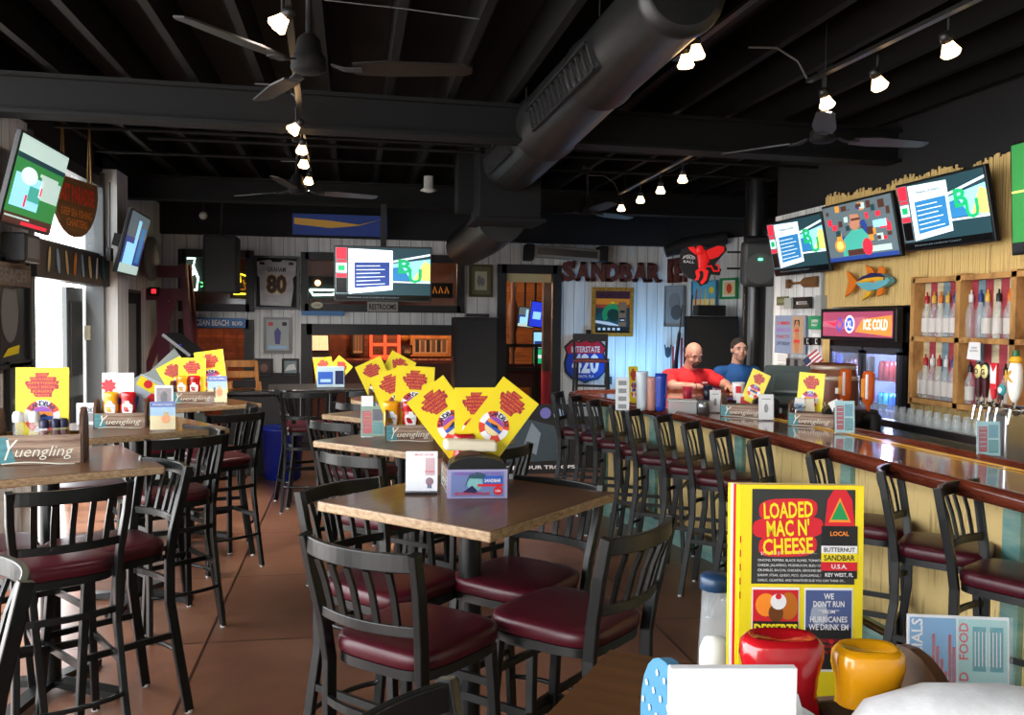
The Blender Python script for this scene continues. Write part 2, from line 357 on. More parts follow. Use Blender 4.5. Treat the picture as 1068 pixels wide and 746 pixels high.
for ya, yb_ in ((4.3, 5.7), (6.5, 7.4)):
    mb = MB(); ca, sa = cos(radians(200)), sin(radians(200))
    for k in range(14): 
        y = ya+(yb_-ya)*k/13; dr = .185+(y-3.6)/4*.075; mb.box((DX+(dr+.008)*ca, y, DZ+(dr+.008)*sa), (.02, .012, .12), BLACKM, (0, radians(-20), 0))
    for o_ in (-.065, .065):
        q0, q1 = .185+(ya-3.6)/4*.075+.012, .185+(yb_-3.6)/4*.075+.012; mb.sweep([(DX+q0*ca+o_*.34, ya, DZ+q0*sa-o_), (DX+q1*ca+o_*.34, yb_, DZ+q1*sa-o_)], .02, .014, BEAMM)
    mb.build('vent_grille', d)
for y in (4.1, 5.9, 7.2):
    for s_ in (-1, 1): MB().cyl((DX+s_*DR*.8, y, DZ+.05), (DX+s_*DR*.8, y, 3.3), .004, .004, BEAMM, 6).build('hanger_rod', d)
# ceiling fans
BLADE = mat('dark_fan_blade', (.008, .007, .0065), .45, spec=.4)
def make_fan():
    r = thing('ceiling_fan', 'fan', 'ceiling fan')
    MB().lathe([(.03, .48), (.05, .46), (.05, .43), (.014, .41), (.014, .16), (.03, .15)], BLACKM, 16).build('downrod', r)
    MB().lathe([(.03, .15), (.05, .13), (.06, .07), (.075, .05), (.08, .0), (.06, -.015), (.02, -.02)], BEAMM, 24).build('motor_housing', r)
    for k in range(3):
        a = 2*pi*k/3; mb = MB(Matrix.Rotation(a, 4, 'Z'))
        mb.sweep([(.1, 0, .02), (.16, 0, .0), (.24, 0, .0)], [.03, .05, .05], .008, BLACKM)
        mb.sweep([(.2, 0, .006), (.35, 0, .008), (.7, 0, .01), (.73, 0, .01)], [.1, .14, .1, .06], .008, BLADE, up=(0, .2, 1))
        mb.build('fan_blade', r)
    return r
fan = Proto(make_fan())
p = az(322, 72, 2.82); fan.put(T(p.x, p.y, 2.82, radians(-8)), 'dark three-blade ceiling fan nearest the camera, in front of the first beam')
p = az(858, 146, 2.85); fan.put(T(p.x, p.y, 2.85, radians(2)), 'dark three-blade ceiling fan above the bar, left of the tilted televisions')
p = az(310, 200, 2.8); fan.put(T(p.x, p.y, 2.8, radians(20)), 'dark ceiling fan far back, between the two ceiling beams on the left')
p = az(612, 222, 2.8); fan.put(T(p.x, p.y, 2.8, radians(35)), 'dark ceiling fan far back, above the brown wall letters')
# track lights
BULB = mat('warm_bulb', (1, .6, .28), es=14)
TRK = mat('track_black', (.02, .02, .02), .4, .5)
def track(label, x0, y0, x1, y1, z, lamps, hang=.12, power=14, up=3.3):
    r = thing('track_light', label, 'track light')
    MB().sweep([(x0, y0, z), (x1, y1, z)], .035, .02, TRK).build('track_rail', r)
    for t in (.1, .9): MB().cyl((x0+(x1-x0)*t, y0+(y1-y0)*t, z), (x0+(x1-x0)*t, y0+(y1-y0)*t, up), .005, .005, TRK, 6).build('suspension_rod', r)
    MB().sweep([(x0, y0, z), (x0-.04, y0+.05, z+.12), (x0-.14, y0+.1, z+.2), (x0-.3, y0+.12, z+.2)], .012, .012, mat('grey_conduit', (.1, .1, .1), .5), 6).build('flexible_conduit', r)
    for (x, y, ax, ay) in lamps:
        zz = z-hang
        h = MB(); h.cyl((x, y, z), (x, y, zz+.03), .008, .008, TRK, 6)
        h.M = T(x, y, zz, 0, ax, ay)
        h.lathe([(.012, .06), (.024, .055), (.026, .015), (.024, .015), (.018, .02)], TRK, 14)
        ho = h.build('spot_head', r)
        b = MB(T(x, y, zz, 0, ax, ay)); b.lathe([(.002, -.056), (.034, -.051), (.043, -.038), (.03, -.01), (.018, .02), (.002, .022)], BULB, 12); b.build('light_bulb', ho)
        l = bpy.data.lights.new('spot_glow', 'SPOT'); l.energy = power; l.color = (1, .9, .8); l.spot_size = radians(115); l.spot_blend = .7; l.shadow_soft_size = .03
        lo = bpy.data.objects.new('spot_glow', l); C.objects.link(lo); lo.matrix_world = T(x, y, zz, 0, ax, ay) @ Matrix.Translation((0, 0, -.06)); 
    return r
P = lambda x, y, z=2.92: az(x, y, z)
a, b, c = P(861, 103), P(915, 83), P(989, 47)
track('black track light over the near end of the bar with three lit spots', 2.46, 4.6, 2.52, 2.9, 3.04, [(a.x, a.y, .35, -.5), (b.x, b.y, .3, -.6), (c.x, c.y, .3, -.6)], power=24)
q = [P(712, 184), P(689, 196), P(668, 206), P(648, 215)]
track('black track light over the far end of the bar with four lit spots', 2.72, 9.0, 2.64, 6.7, 3.04, [(v.x, v.y, .3, -.1) for v in q], power=120)
q = [P(295, 20), P(309, 132)]
track('black track light over the left tables with its two brightest spots', -.34, 6.0, -.26, 3.3, 3.04, [(v.x, v.y, .35, .75) for v in q], power=55)
q = [P(315, 153), P(317, 168), P(322, 186)]
track('black track light behind the first beam with three small spots on the left', -.4, 8.9, -.36, 6.5, 3.04, [(v.x, v.y, .45, .1) for v in q], power=190)
q = [az(722, 50, 3.02), az(711, 60, 3.02)]
track('short track light with two bright spots beside the round duct', 1.72, 4.7, 1.74, 3.7, 3.14, [(v.x+.02, v.y, .1, -.1) for v in q], power=14)
# pipes and cables
mb = MB(); mb.sweep([az(338, 0, 3.2), az(420, 9, 3.2), az(500, 20, 3.2)], .006, .006, mat('grey_cable', (.12, .12, .12), .6), 6); mb.build('ceiling_cable', label='thin grey cable strung under the joists near the round duct', cat='cable')
for i, (z, y, xa, xc) in enumerate(((3.12, 7.2, -2.2, 4.0), (3.12, 7.5, -1.6, 4.2), (3.14, 8.3, -2.2, 4.2))):
    lb = ['black conduit across the bay just behind the first beam', 'black conduit across the joists above the front television', 'black conduit crossing the joists furthest back'][i]
    MB().cyl((xa, y, z), (xc, y, z), .014, .014, BEAMM, 8).build('ceiling_pipe', label=lb, cat='pipe')
mb = MB(); mb.M = T(*az(447, 196, 3.1)); mb.lathe([(.05, .12), (.05, 0), (.09, -.03), (.02, -.05)], mat('off_white_plastic', (.45, .45, .42), .5), 16); mb.build('smoke_detector', label='small off-white smoke detector on the ceiling left of the plenum box', cat='smoke detector')
p = aY(212, 225, 10.5); MB(T(*p)).ell((0, 0, 0), (.045, .045, .045), mat('off_white_plastic', (.45, .45, .42), .5)).cyl((0, 0, 0), (0, 0, .2), .012, .012, BLACKM).build('dome_camera', label='small round white dome camera above the left window', cat='camera')
# banner under the ceiling
x, z, w, h = rectB(305, 224, 404, 246, 11.0)
mb = MB(T(x, 11.0, z)); mb.box((0, .01, 0), (w, .012, h), mat('navy_banner', '1c3a86', .6)); mb.flat([(-w/2+.02, h*.3), (-w/2+.02, 0), (-w*.1, -h*.15), (w*.2, 0), (w*.45, h*.35), (w*.2, h*.05), (-w*.1, h*.2)], -.002, GOLD); 
mb.build('wall_banner', label='blue and gold banner hanging under the dark ceiling at the back', cat='banner')
# ======================= BAR STOOLS =======================
def supe(rx, ry, z, p=4.2, n=32, cy=0, tp=0):
    out = []
    for k in range(n):
        a = 2*pi*k/n; c, s_ = cos(a), sin(a)
        x = rx*(1 if c > 0 else -1)*abs(c)**(2/p); y = ry*(1 if s_ > 0 else -1)*abs(s_)**(2/p)
        out.append(Vector((x*(1+tp*y/ry), y+cy, z)))
    return out
GLIDE = mat('pale_glide', (.5, .5, .48), .5)
def make_stool():
    r = thing('bar_stool', 'stool', 'bar stool')
    mb = MB(); mb.ring([supe(.195*s_, .2*s_, z, tp=.06, cy=.01) for s_, z in ((.97, .706), (1.0, .712), (1.005, .738), (.985, .75), (.94, .757), (.8, .761), (.4, .763), (.02, .763))], VINYL); mb.build('seat', r)
    mb = MB(); mb.ring([supe(.19, .195, z, tp=.06, cy=.01) for z in (.675, .704)], BLK); mb.build('seat_frame', r)
    for s_ in (-1, 1):
        mb = MB(); mb.sweep([(s_*.165, .155, .69), (s_*.175, .175, .4), (s_*.195, .205, .008)], .03, .03, BLK, up=(0, 1, 0)); l = mb.build('front_leg', r, bev=.004)
        MB().cyl((s_*.195, .205, 0), (s_*.195, .205, .012), .016, .016, GLIDE, 8).build('glide', l)
        mb = MB(); mb.sweep([(s_*.195, -.25, .008), (s_*.182, -.215, .25), (s_*.172, -.18, .5), (s_*.172, -.18, .68), (s_*.18, -.195, .8), (s_*.195, -.225, .95), (s_*.2, -.25, 1.068)], [.024]*4+[.026]*3, [.04]*4+[.038, .036, .034], BLK, up=(0, 1, 0)); l = mb.build('rear_leg_and_back_post', r, bev=.004)
        MB().cyl((s_*.195, -.25, 0), (s_*.195, -.25, .012), .016, .016, GLIDE, 8).build('glide', l)
    def rail(x, y, z, bulge, w, h, name, n=15):
        mb = MB(); mb.sweep([(x*t, y-bulge*(1-t*t), z) for t in [-1+2*i/(n-1) for i in range(n)]], w, h, BLK); mb.build(name, r, bev=.003)
    rail(.195, -.242, 1.04, .05, .02, .052, 'top_rail')
    rail(.182, -.2, .835, .04, .018, .032, 'lower_back_rail')
    for k in range(5):
        t = -.66+.33*k; MB().sweep([(.182*t, -.2-.04*(1-t*t), .845), (.19*t, -.22-.045*(1-t*t), .94), (.195*t, -.242-.05*(1-t*t), 1.01)], .02, .01, BLK, up=(0, 1, 0)).build('back_slat', r)
    for z, n_ in ((.32, 'foot_rail'),):
        MB().sweep([(-.18, .185, z), (.18, .185, z)], .014, .03, BLK).build('foot_rail', r)
        for s_ in (-1, 1): MB().sweep([(s_*.183, .185, z+.03), (s_*.18, -.2, z+.03)], .014, .026, BLK).build('side_rail', r)
    MB().sweep([(-.18, -.21, .25)]+[(.2*sin(a), -.2-.07*cos(a), .23) for a in [radians(-60+20*i) for i in range(7)]]+[(.18, -.21, .25)], .02, .02, BLK, 6).build('curved_foot_rail', r)
    MB().sweep([(-.17, -.18, .56)]+[(.18*sin(a), -.17-.05*cos(a), .56) for a in [radians(-60+20*i) for i in range(7)]]+[(.17, -.18, .56)], .014, .024, BLK).build('curved_brace', r)
    MB().sweep([(-.17, .17, .56), (.17, .17, .56)], .014, .024, BLK).build('front_brace', r)
    return r
stool = Proto(make_stool())
BACKZ = 1.06
def put_stool(bx, by, face, label, group='black metal bar stools with burgundy seats', s=1.0):
    """bx,by: centre of the top rail; face: direction the sitter looks, degrees"""
    f = radians(face); d = .27*s
    x, y = bx+d*cos(f), by+d*sin(f)
    M = T(x, y, 0, f-pi/2) @ Matrix.Diagonal((s, s, 1, 1))
    return stool.put(M, label, group)
S = 'black bar stool '
TG = 'bar stools around the centre tables'; LG = 'bar stools around the left tables'; BG = 'bar stools along the bar'
put_stool(.0, 2.52, 47, S+'closest to the camera at the front centre table, back towards us', TG, 1.04)
put_stool(.90, 2.62, 133, S+'at the near right side of the front centre table', TG, 1.04)
put_stool(-.06, 3.5, -45, S+'left of the front centre table, behind the closest one', TG, 1.04)
put_stool(.82, 3.48, 225, S+'pushed in on the far right side of the front centre table', TG, 1.04)
put_stool(-.03, 4.25, 47, S+'at the near left side of the second centre table', TG)
put_stool(.78, 4.4, 133, S+'at the near right side of the second centre table', TG)
put_stool(-.15, 5.62, 45, S+'at the near left side of the third centre table', TG)
put_stool(.0, 6.85, 50, S+'at the near side of the fourth centre table', TG)
put_stool(.75, 5.4, 225, S+'on the far right side of the second centre table', TG)
put_stool(-.87, 2.46, 215, S+'cut off by the left picture edge, nearest the camera', LG, 1.04)
put_stool(-1.02, 3.52, 120, S+'with its back to us at the front left table', LG, 1.04)
put_stool(-.80, 4.14, 218, S+'on the aisle side of the front left table', LG, 1.02)
put_stool(-1.75, 3.85, 25, S+'on the window side of the front left table', LG)
put_stool(-.86, 4.94, 122, S+'with its back to the camera at the second left table', LG, 1.02)
put_stool(-.84, 5.42, 218, S+'on the aisle side of the second left table', LG)
put_stool(-1.75, 5.3, 25, S+'on the window side of the second left table', LG)
put_stool(-.76, 6.15, 125, S+'with its back to the camera at the third left table', LG)
put_stool(-.72, 6.78, 190, S+'on the aisle side of the third left table', LG)
put_stool(-1.75, 6.9, 25, S+'on the window side of the third left table', LG)
put_stool(-.66, 8.35, 20, S+'beside the blue bin at the back left', LG)
put_stool(-.42, 7.95, 85, S+'at the dark back table, left one', LG)
put_stool(.15, 8.05, 95, S+'at the dark back table, right one', LG)
put_stool(.03, 1.40, -36, S+'cut off by the bottom picture edge, at the foreground table', TG)
PXB = [(993, 507, -58), (923, 489, -44), (849, 474, -42), (787, 463, -40), (747, 454, -37), (717, 447, -36), (688, 441, -34), (658, 436, -32), (640, 431, -30), (616, 426.5, -28), (597, 423, -26), (579, 420.5, -26)]
ORD = ['nearest the camera', 'second', 'third', 'fourth', 'fifth', 'sixth', 'seventh', 'eighth', 'ninth', 'tenth', 'eleventh', 'farthest of all']
YS = [3.22, 3.64, 4.1, 4.55, 4.97, 5.38, 5.79, 6.2, 6.6, 7.0, 7.4, 7.8]
for i, (px, py, f) in enumerate(PXB):
    rr = ray(px, py); x = rr.x/rr.y*YS[i]
    put_stool(x, YS[i], f, 'black bar stool with burgundy seat at the curved bar, '+ORD[i]+(' from the camera' if 0 < i < 11 else ''), BG, .92)
# ======================= TABLES =======================
def table(name, label, cx, cy, rot, w, d, top=WOODT, edge=WOODE, z=1.05, th=.035, rounded=False, post=BLK, px=0, py=0):
    r = thing(name, label, 'table', T(cx, cy, 0, radians(rot)), 'high square tables')
    mb = MB()
    if rounded: mb.ring([supe(w/2, d/2, q, 2.2, 40) for q in (z-th, z)], edge); mb.add(supe(w/2, d/2, z+.001, 2.2, 40), [tuple(range(40))], top)
    else:
        mb.box((0, 0, z-th/2), (w, d, th), edge, bev=.006); mb.box((0, 0, z-.001), (w-.006, d-.006, .004), top)
    mb.build('table_top', r)
    MB().cyl((px, py, .03), (px, py, z-th), .042, .042, post, 20).build('pedestal', r)
    mb = MB()
    for a in (0, pi/2): mb.box((px, py, z-th-.012), (w*.6, .06, .024), post, (0, 0, a))
    mb.build('top_bracket', r)
    mb = MB()
    for a in (pi/4, -pi/4): mb.sweep([(px-.33*cos(a), py-.33*sin(a), .015), (px-.05*cos(a), py-.05*sin(a), .05), (px+.05*cos(a), py+.05*sin(a), .05), (px+.33*cos(a), py+.33*sin(a), .015)], .07, .03, post)
    mb.build('cross_base', r); return r
table('high_table', 'square brown high table at front centre with black napkin dispenser on it', .43, 3.25, 45, .8, .77)
table('high_table', 'second centre high table, pale worn edge, drinks card at its left', .34, 4.88, 45, .78, .78)
table('high_table', 'third centre high table, only its pale left corner in view', .34, 6.25, 45, .78, .78)
table('high_table', 'fourth centre high table with a rounded pale edge', .38, 7.45, 20, .78, .78, rounded=True)
table('high_table', 'dark high table at the back under the framed jersey, napkin box on it', -.2, 8.85, 5, 1.2, .76, top=mat('black_table_top', (.03, .022, .018), .35), edge=BLACKP)
table('high_table', 'front left high table by the bright doorway with yellow menu caddy', -1.34, 4.28, 27, .78, .8)
table('high_table', 'second left high table with white menu and orange drink card', -1.27, 5.62, 32, .8, .8)
table('high_table', 'third left high table further along with two caddies of yellow menus', -1.25, 7.2, 35, .8, .8)
table('high_table', 'foreground table corner at bottom right carrying ketchup, mustard and menu', .61, 1.09, -35, .86, .86, px=.1)
# ======================= THE BAR =======================
BARW = mat('glossy_mahogany_bar', (.11, .027, .011), .14, tex=1, col2=(.24, .07, .026), sc=(20, 1.6, 20), fac=(.35, .7), coat=1, spec=.6)
BARB = mat('bar_nosing_mahogany', (.07, .012, .006), .2, tex=1, col2=(.13, .026, .011), sc=(20, 3, 20), coat=.8)
TEALW = mat('weathered_teal_paint', '5a8a86', .6, tex=1, col2='8aa89a', sc=(4, 4, 14))
front = [(2.5, 1.6), (2.5, 2.3), (2.49, 3.0), (2.46, 3.6), (2.43, 4.2), (2.41, 4.8), (2.37, 5.4), (2.31, 6.0), (2.21, 6.6), (2.08, 7.15), (1.96, 7.6), (1.95, 7.85), (2.05, 8.02), (2.3, 8.08), (3.0, 8.1), (4.08, 8.1)]
back = [(4.08, 7.45), (3.1, 7.42), (2.86, 7.3), (2.82, 7.1), (2.9, 6.6), (2.99, 6.0), (3.04, 5.4), (3.06, 4.8), (3.07, 4.0), (3.08, 3.0), (3.08, 1.6)]
def offs(pts, d):   # push a polyline towards its right-hand side
    out = []
    for i, p in enumerate(pts):
        a = pts[max(0, i-1)]; b = pts[min(len(pts)-1, i+1)]; tx, ty = b[0]-a[0], b[1]-a[1]; l = hypot(tx, ty); out.append((p[0]+ty/l*d, p[1]-tx/l*d))
    return out
bar = thing('bar_counter', 'long curved bar with glossy mahogany top and bamboo front running down the right', 'bar counter')
def slab(poly, z0, z1, m, name, parent, mt=None):
    n = len(poly); mb = MB(); vs = [(x, y, z1) for x, y in poly]+[(x, y, z0) for x, y in poly]
    ar = sum(poly[i][0]*poly[(i+1) % n][1]-poly[(i+1) % n][0]*poly[i][1] for i in range(n))
    if ar < 0: poly = poly[::-1]; vs = [(x, y, z1) for x, y in poly]+[(x, y, z0) for x, y in poly]
    mb.add(vs, [tuple(range(n))], mt or m); mb.add(vs, [tuple(reversed(range(n, 2*n)))]+[(i, i+n, (i+1) % n+n, (i+1) % n) for i in range(n)], m)
    return mb.build(name, parent)
slab(front+back, 1.02, 1.05, BARW, 'counter_top', bar)
MB().sweep([(x, y, 1.035) for x, y in front], .05, .075, BARB, 12).build('rolled_front_edge', bar)
MB().sweep([(x, y, 1.04) for x, y in back], .03, .06, BARB, 8).build('back_lip', bar)
MB().sweep([(x, y, 1.056) for x, y in offs(front[:11], .5)], .012, .006, GOLD, 4).build('brass_inlay', bar)
pf = offs(front[:-1], .3)
def wallstrip(line, z0, z1, th, m, name, parent, dz0=0):
    inner = offs(line, th); n = len(line); mb = MB()
    vs = [(x, y, z0) for x, y in line]+[(x, y, z1) for x, y in line]+[(x, y, z0) for x, y in inner]+[(x, y, z1) for x, y in inner]
    fs = []
    for i in range(n-1): fs += [(i+1, i, n+i, n+i+1), (2*n+i, 2*n+i+1, 3*n+i+1, 3*n+i), (n+i, 3*n+i, 3*n+i+1, n+i+1)]
    fs += [(0, 2*n, 3*n, n), (n-1, 2*n-1, 4*n-1, 3*n-1)]
    mb.add(vs, fs, m); return mb.build(name, parent)
wallstrip(pf, 0, 1.02, .05, BAMP, 'bamboo_front_panel', bar)
wallstrip(offs(front[:-1], .27), .93, 1.0, .03, TEALW, 'teal_top_trim', bar)
wallstrip(offs(front[:-1], .2), 0, .14, .1, TEALW, 'teal_step', bar)
# vertical teal battens on the front
for i, t in enumerate([1.5, 3.1, 4.0, 4.75, 5.35, 5.9, 6.45, 7.0]):
    k = max(j for j in range(len(pf)-1) if pf[j][1] <= t+.6 or j == 0) if False else None
for (a, b) in list(zip(offs(front[:-1], .285)[1:-4], offs(front[:-1], .285)[2:-3]))[1::2]:
    mx_, my_ = (a[0]+b[0])/2, (a[1]+b[1])/2; MB().box((mx_, my_, .5), (.03, .1, .95), TEALW, (0, 0, atan2(b[1]-a[1], b[0]-a[0])-pi/2)).build('teal_batten', bar)
MB().sweep([(x, y, .2) for x, y in offs(front[:-1], .12)], .04, .04, mat('foot_rail_brass', (.25, .16, .07), .3, 1), 8).build('foot_rail', bar)
# high slatted chair on the stage
r = thing('tall_chair', 'tall black chair with red seat standing in front of the blue route shield', 'chair', T(aY(617, 380, 10.7).x, 10.7, .4, radians(160)))
MB().box((0, 0, .83), (.42, .4, .04), mat('dark_red_seat', '5a1018', .5), bev=.01).build('seat', r)
for a in (-1, 1):
    for b_ in (-1, 1): MB().sweep([(a*.22, b_*.2, 0), (a*.19, b_*.18, .82)], .03, .03, BLACKM).build('leg', r)
    MB().sweep([(a*.19, .18, .82), (a*.2, .23, 1.15)], .03, .03, BLACKM).build('back_post', r)
MB().box((0, .235, 1.12), (.42, .02, .09), BLACKM).build('back_rail', r); 
for z in (.25, .5): MB().box((0, -.19, z), (.4, .02, .03), BLACKM).build('foot_rail', r)
# ======================= MENUS, CADDIES, CONDIMENTS =======================
def menu_art(mb, w, h, y, side=1):
    """yellow menu cover: red word block, lifebuoy badge"""
    rows = [(.22, 'LOADED'), (.46, 'MAC N CHEESE'), (.60, 'APPETIZERS'), (.56, 'DAILY SPECIAL'), (.40, 'BURGERS'), (.30, 'TACOS')]
    z = h*.43
    for i, (ww, t_) in enumerate(rows):
        rh = h*.052
        mb.flat([(-ww*w/2+.04*w*(1 if i % 2 else -1)*.4, z-rh), (ww*w/2+.05*w*(.5 if i % 2 else -.5), z-rh), (ww*w/2+.03*w, z), (-ww*w/2-.02*w, z)], y-.0008, DRED)
        mb.text(t_, 0, z-rh*.5, rh*.62, ORANGE, y-.0016, w=ww*w*.9, bold=0); z -= rh
    cz, R = -h*.13, w*.34
    mb.disc(0, cz, R, y-.0008, WHITE, 28)
    for a in (20, 110, 200, 290): mb.ann(0, cz, R*.62, R, y-.0014, mat('coral_print', 'd8452e', .5), a, a+42, 6)
    mb.arctext('SANDBAR', 0, cz, R*.8, R*.3, NAVY, y-.002, 150, 30)
    mb.disc(0, cz, R*.62, y-.0016, PURP, 24)
    r = R*.6
    def band(z0, z1, m, k): 
        pts = []
        n = 8
        for i in range(n+1): zz = z0+(z1-z0)*i/n; pts.append((sqrt(max(0, 1-zz*zz))*r, cz+zz*r))
        for i in range(n, -1, -1): zz = z0+(z1-z0)*i/n; pts.append((-sqrt(max(0, 1-zz*zz))*r, cz+zz*r))
        mb.flat(pts, y-.002-k*.0002, m)
    band(.05, .5, ORANGE, 1); band(-.35, .05, BLUE, 2); band(-.98, -.35, SAND, 3)
    mb.flat([(-r*.5, cz+.1*r), (-r*.1, cz-.15*r), (r*.6, cz+.05*r), (r*.2, cz+.3*r), (0, cz+.2*r)], y-.0028, NAVY)
def make_menu():
    w, h = .175, .28; mb = MB()
    for k in range(3): mb.box((.001*k, .0012+.0022*k, 0), (w, .0016, h), YEL if k != 1 else WHITE)
    menu_art(mb, w, h, 0); o = mb.build('menu'); tag(o, 'menu', 'menu'); return o
MENU = Proto(make_menu())
# condiment caddy ------------------------------------------------
CWOOD = mat('caddy_slat_wood', '5a3c2c', .6, tex=1, col2='a08874', sc=(4, 4, 60), fac=(.4, .62))
CEND = mat('caddy_end_wood', '3a2416', .5, tex=1, col2='5a3a22', sc=(8, 8, 30))
CTEAL = mat('caddy_teal_corner', '4a8a90', .6, tex=1, col2='3a6a70', sc=(9, 9, 40))
def script_logo(mb, x, z, w, h, y, m):
    mb.text('Y', x-w*.40, z+h*.15, h*1.5, m, y, bold=.0, w=w*.16, shear=.35)
    mb.text('uengling', x+w*.09, z, h*.8, m, y, bold=-.01, w=w*.78, shear=.35)
    n = 14
    mb.add([(x-w*.5+w*i/n, y, z-h*.85+h*.1*sin(i/n*5)) for i in range(n+1)]+[(x-w*.5+w*i/n, y, z-h*.93+h*.1*sin(i/n*5)) for i in range(n+1)], [(i+n+1, i+n+2, i+1, i) for i in range(n)], m)
def make_caddy(end=CEND, dots=False):
    r = thing('condiment_caddy', 'caddy', 'caddy'); w, d, h = .25, .15, .085
    mb = MB(); mb.box((0, -d/2, h/2+.005), (w, .01, h), CWOOD); mb.flat([(-w/2, .006), (-w*.26, .006), (-w*.36, h), (-w/2, h)], -d/2-.0056, CTEAL); script_logo(mb, .0, h*.5, w*.86, h*.5, -d/2-.0068, mat('cream_script', 'd8d8c8', .5)); mb.build('front_board', r)
    MB().box((0, d/2, h/2+.005), (w, .01, h), CWOOD).build('back_board', r)
    MB().box((0, 0, .006), (w, d, .01), CWOOD).build('bottom_board', r)
    for s_ in (-1, 1):
        mb = MB(Matrix.Rotation(pi/2, 4, 'Z')); H = .17
        pts = [(-.075, 0), (.075, 0), (.075, .085)]+[(.075*cos(a), .095+.075*sin(a)) for a in [pi*i/12 for i in range(13)]]+[(-.075, .085)]
        ya = -s_*(w/2+.001); mb.prism(pts, ya-.006, ya+.006, end)
        if dots and s_ < 0:
            yy = ya+.0075
            for i in range(-3, 4):
                for j in range(7): 
                    px_, pz_ = i*.021+(.01 if j % 2 else 0), .02+j*.022
                    if abs(px_) < .066 and hypot(px_, max(0, pz_-.095)) < .068: mb.disc(px_, pz_, .0032, yy, WHITE, 8)
        mb.build('end_board', r)
    return r
CADDY = Proto(make_caddy())
# bottles -------------------------------------------------------
KET = mat('ketchup_red_plastic', 'b0141c', .18, spec=.7, coat=.4); MUS = mat('mustard_yellow_plastic', 'e09a10', .18, spec=.7, coat=.4)
def squeeze(name, m, label_m, capm):
    """upside-down squeeze bottle, wide foot on top"""
    r = thing(name, name, 'bottle')
    MB().lathe([(.001, 0), (.026, 0), (.028, .004), (.028, .03), (.022, .036)], capm, 18).build('cap', r)
    MB().lathe([(.02, .035), (.03, .045), (.042, .075), (.044, .1), (.038, .13), (.04, .15), (.045, .168), (.044, .182), (.036, .19), (.03, .187), (.001, .184)], m, 28, sx=1, sy=.66, p=2.6).build('bottle_body', r)
    mb = MB(); pts = [(-.026, .065), (.026, .065), (.03, .09), (.03, .115), (.014, .125), (.01, .138), (-.01, .138), (-.014, .125), (-.03, .115), (-.03, .09)]
    n = len(pts); mb.add([(x, -sqrt(max(0, 1-(abs(x)/.047)**2.6))*.0305-.0008, z) for x, z in pts], [tuple(range(n))], label_m); mb.text('KETCHUP' if m is KET else 'MUSTARD', 0, .1, .009, INK, -.0335, w=.04, bold=0)
    mb.build('label_print', r); return r
WLAB = mat('white_label', (.75, .75, .73), .5)
KETCH = Proto(squeeze('ketchup_bottle', KET, WLAB, WHITE)); MUST = Proto(squeeze('mustard_bottle', MUS, WLAB, WHITE))
def shaker(name, capm, fill, ftop):
    r = thing(name, name, 'shaker')
    MB().lathe([(.001, .001), (.02, .001), (.023, .005), (.022, .05), (.019, .1), (.018, .115), (.017, .115), (.018, .05), (.019, .006), (.001, .005)], ACRY, 16).build('glass_body', r)
    MB().lathe([(.001, .006), (.018, .007), (.018, ftop), (.001, ftop+.002)], fill, 14).build('contents', r)
    MB().lathe([(.02, .11), (.021, .113), (.021, .13), (.016, .14), (.001, .142)], capm, 16).build('cap', r); return r
SALT = Proto(shaker('salt_shaker', mat('white_cap', (.7, .7, .7), .4), mat('salt_white', (.7, .68, .62), .8), .07))
HOT = Proto(shaker('sauce_bottle', mat('dark_cap', (.02, .02, .06), .35), mat('brown_sauce', '5a1c1c', .4), .1))
# menu card holders ------------------------------------------------
def art_drink(mb, w, h, y):
    mb.rect(-w/2, -h/2, w/2, h/2, y, SAND); mb.rect(-w/2, 0, w/2, h/2, y-.0005, LBLUE); mb.rect(-w/2, h*.3, w/2, h/2, y-.001, BLUE)
    mb.disc(w*.12, -h*.12, w*.17, y-.0015, ORANGE, 14, h*.16); mb.flat([(w*.05, 0), (w*.2, 0), (w*.25, h*.15), (w*.12, h*.1), (w*.02, h*.16)], y-.002, mat('lime_print', 'd0b040', .5)); mb.text('FROZEN DRINKS', 0, h*.4, h*.07, WHITE, y-.0015, w=w*.8, bold=0)
def art_list(mb, w, h, y, bg=WHITE, a=RED, b=BLUE):
    mb.rect(-w/2, -h/2, w/2, h/2, y, bg); mb.rect(-w*.42, -h*.4, -w*.05, h*.35, y-.0005, a); mb.rect(0, h*.02, w*.42, h*.4, y-.0005, b); mb.rect(0, -h*.42, w*.42, -h*.04, y-.0005, TEALP)
    for i in range(5): mb.rect(-w*.38, h*.28-i*h*.13, -w*.1, h*.3-i*h*.13, y-.001, bg); mb.rect(w*.06, -h*.1-i*h*.06, w*.36, -h*.09-i*h*.06, y-.001, bg)
def holder(name, label, cat, M, w, h, art, base=ACRY, group=None, lean=.08, bk=False):
    r = thing(name, label, cat, M, group)
    MB().box((0, 0, .005), (w*1.02, .06, .01), base).build('holder_base', r)
    mb = MB(Matrix.Rotation(-lean, 4, 'X')); mb.M = Matrix.Translation((0, 0, .008)) @ Matrix.Rotation(-lean, 4, 'X') @ Matrix.Translation((0, 0, h/2))
    mb.box((0, .002, 0), (w, .0024, h), WHITE); art(mb, w, h, -.0002); mb.build('printed_card', r)
    g = MB(); g.M = mb.M; g.box((0, -.005, 0), (w*1.04, .0015, h*1.02), ACRY); g.build('acrylic_front', r); return r
TT = 1.0505
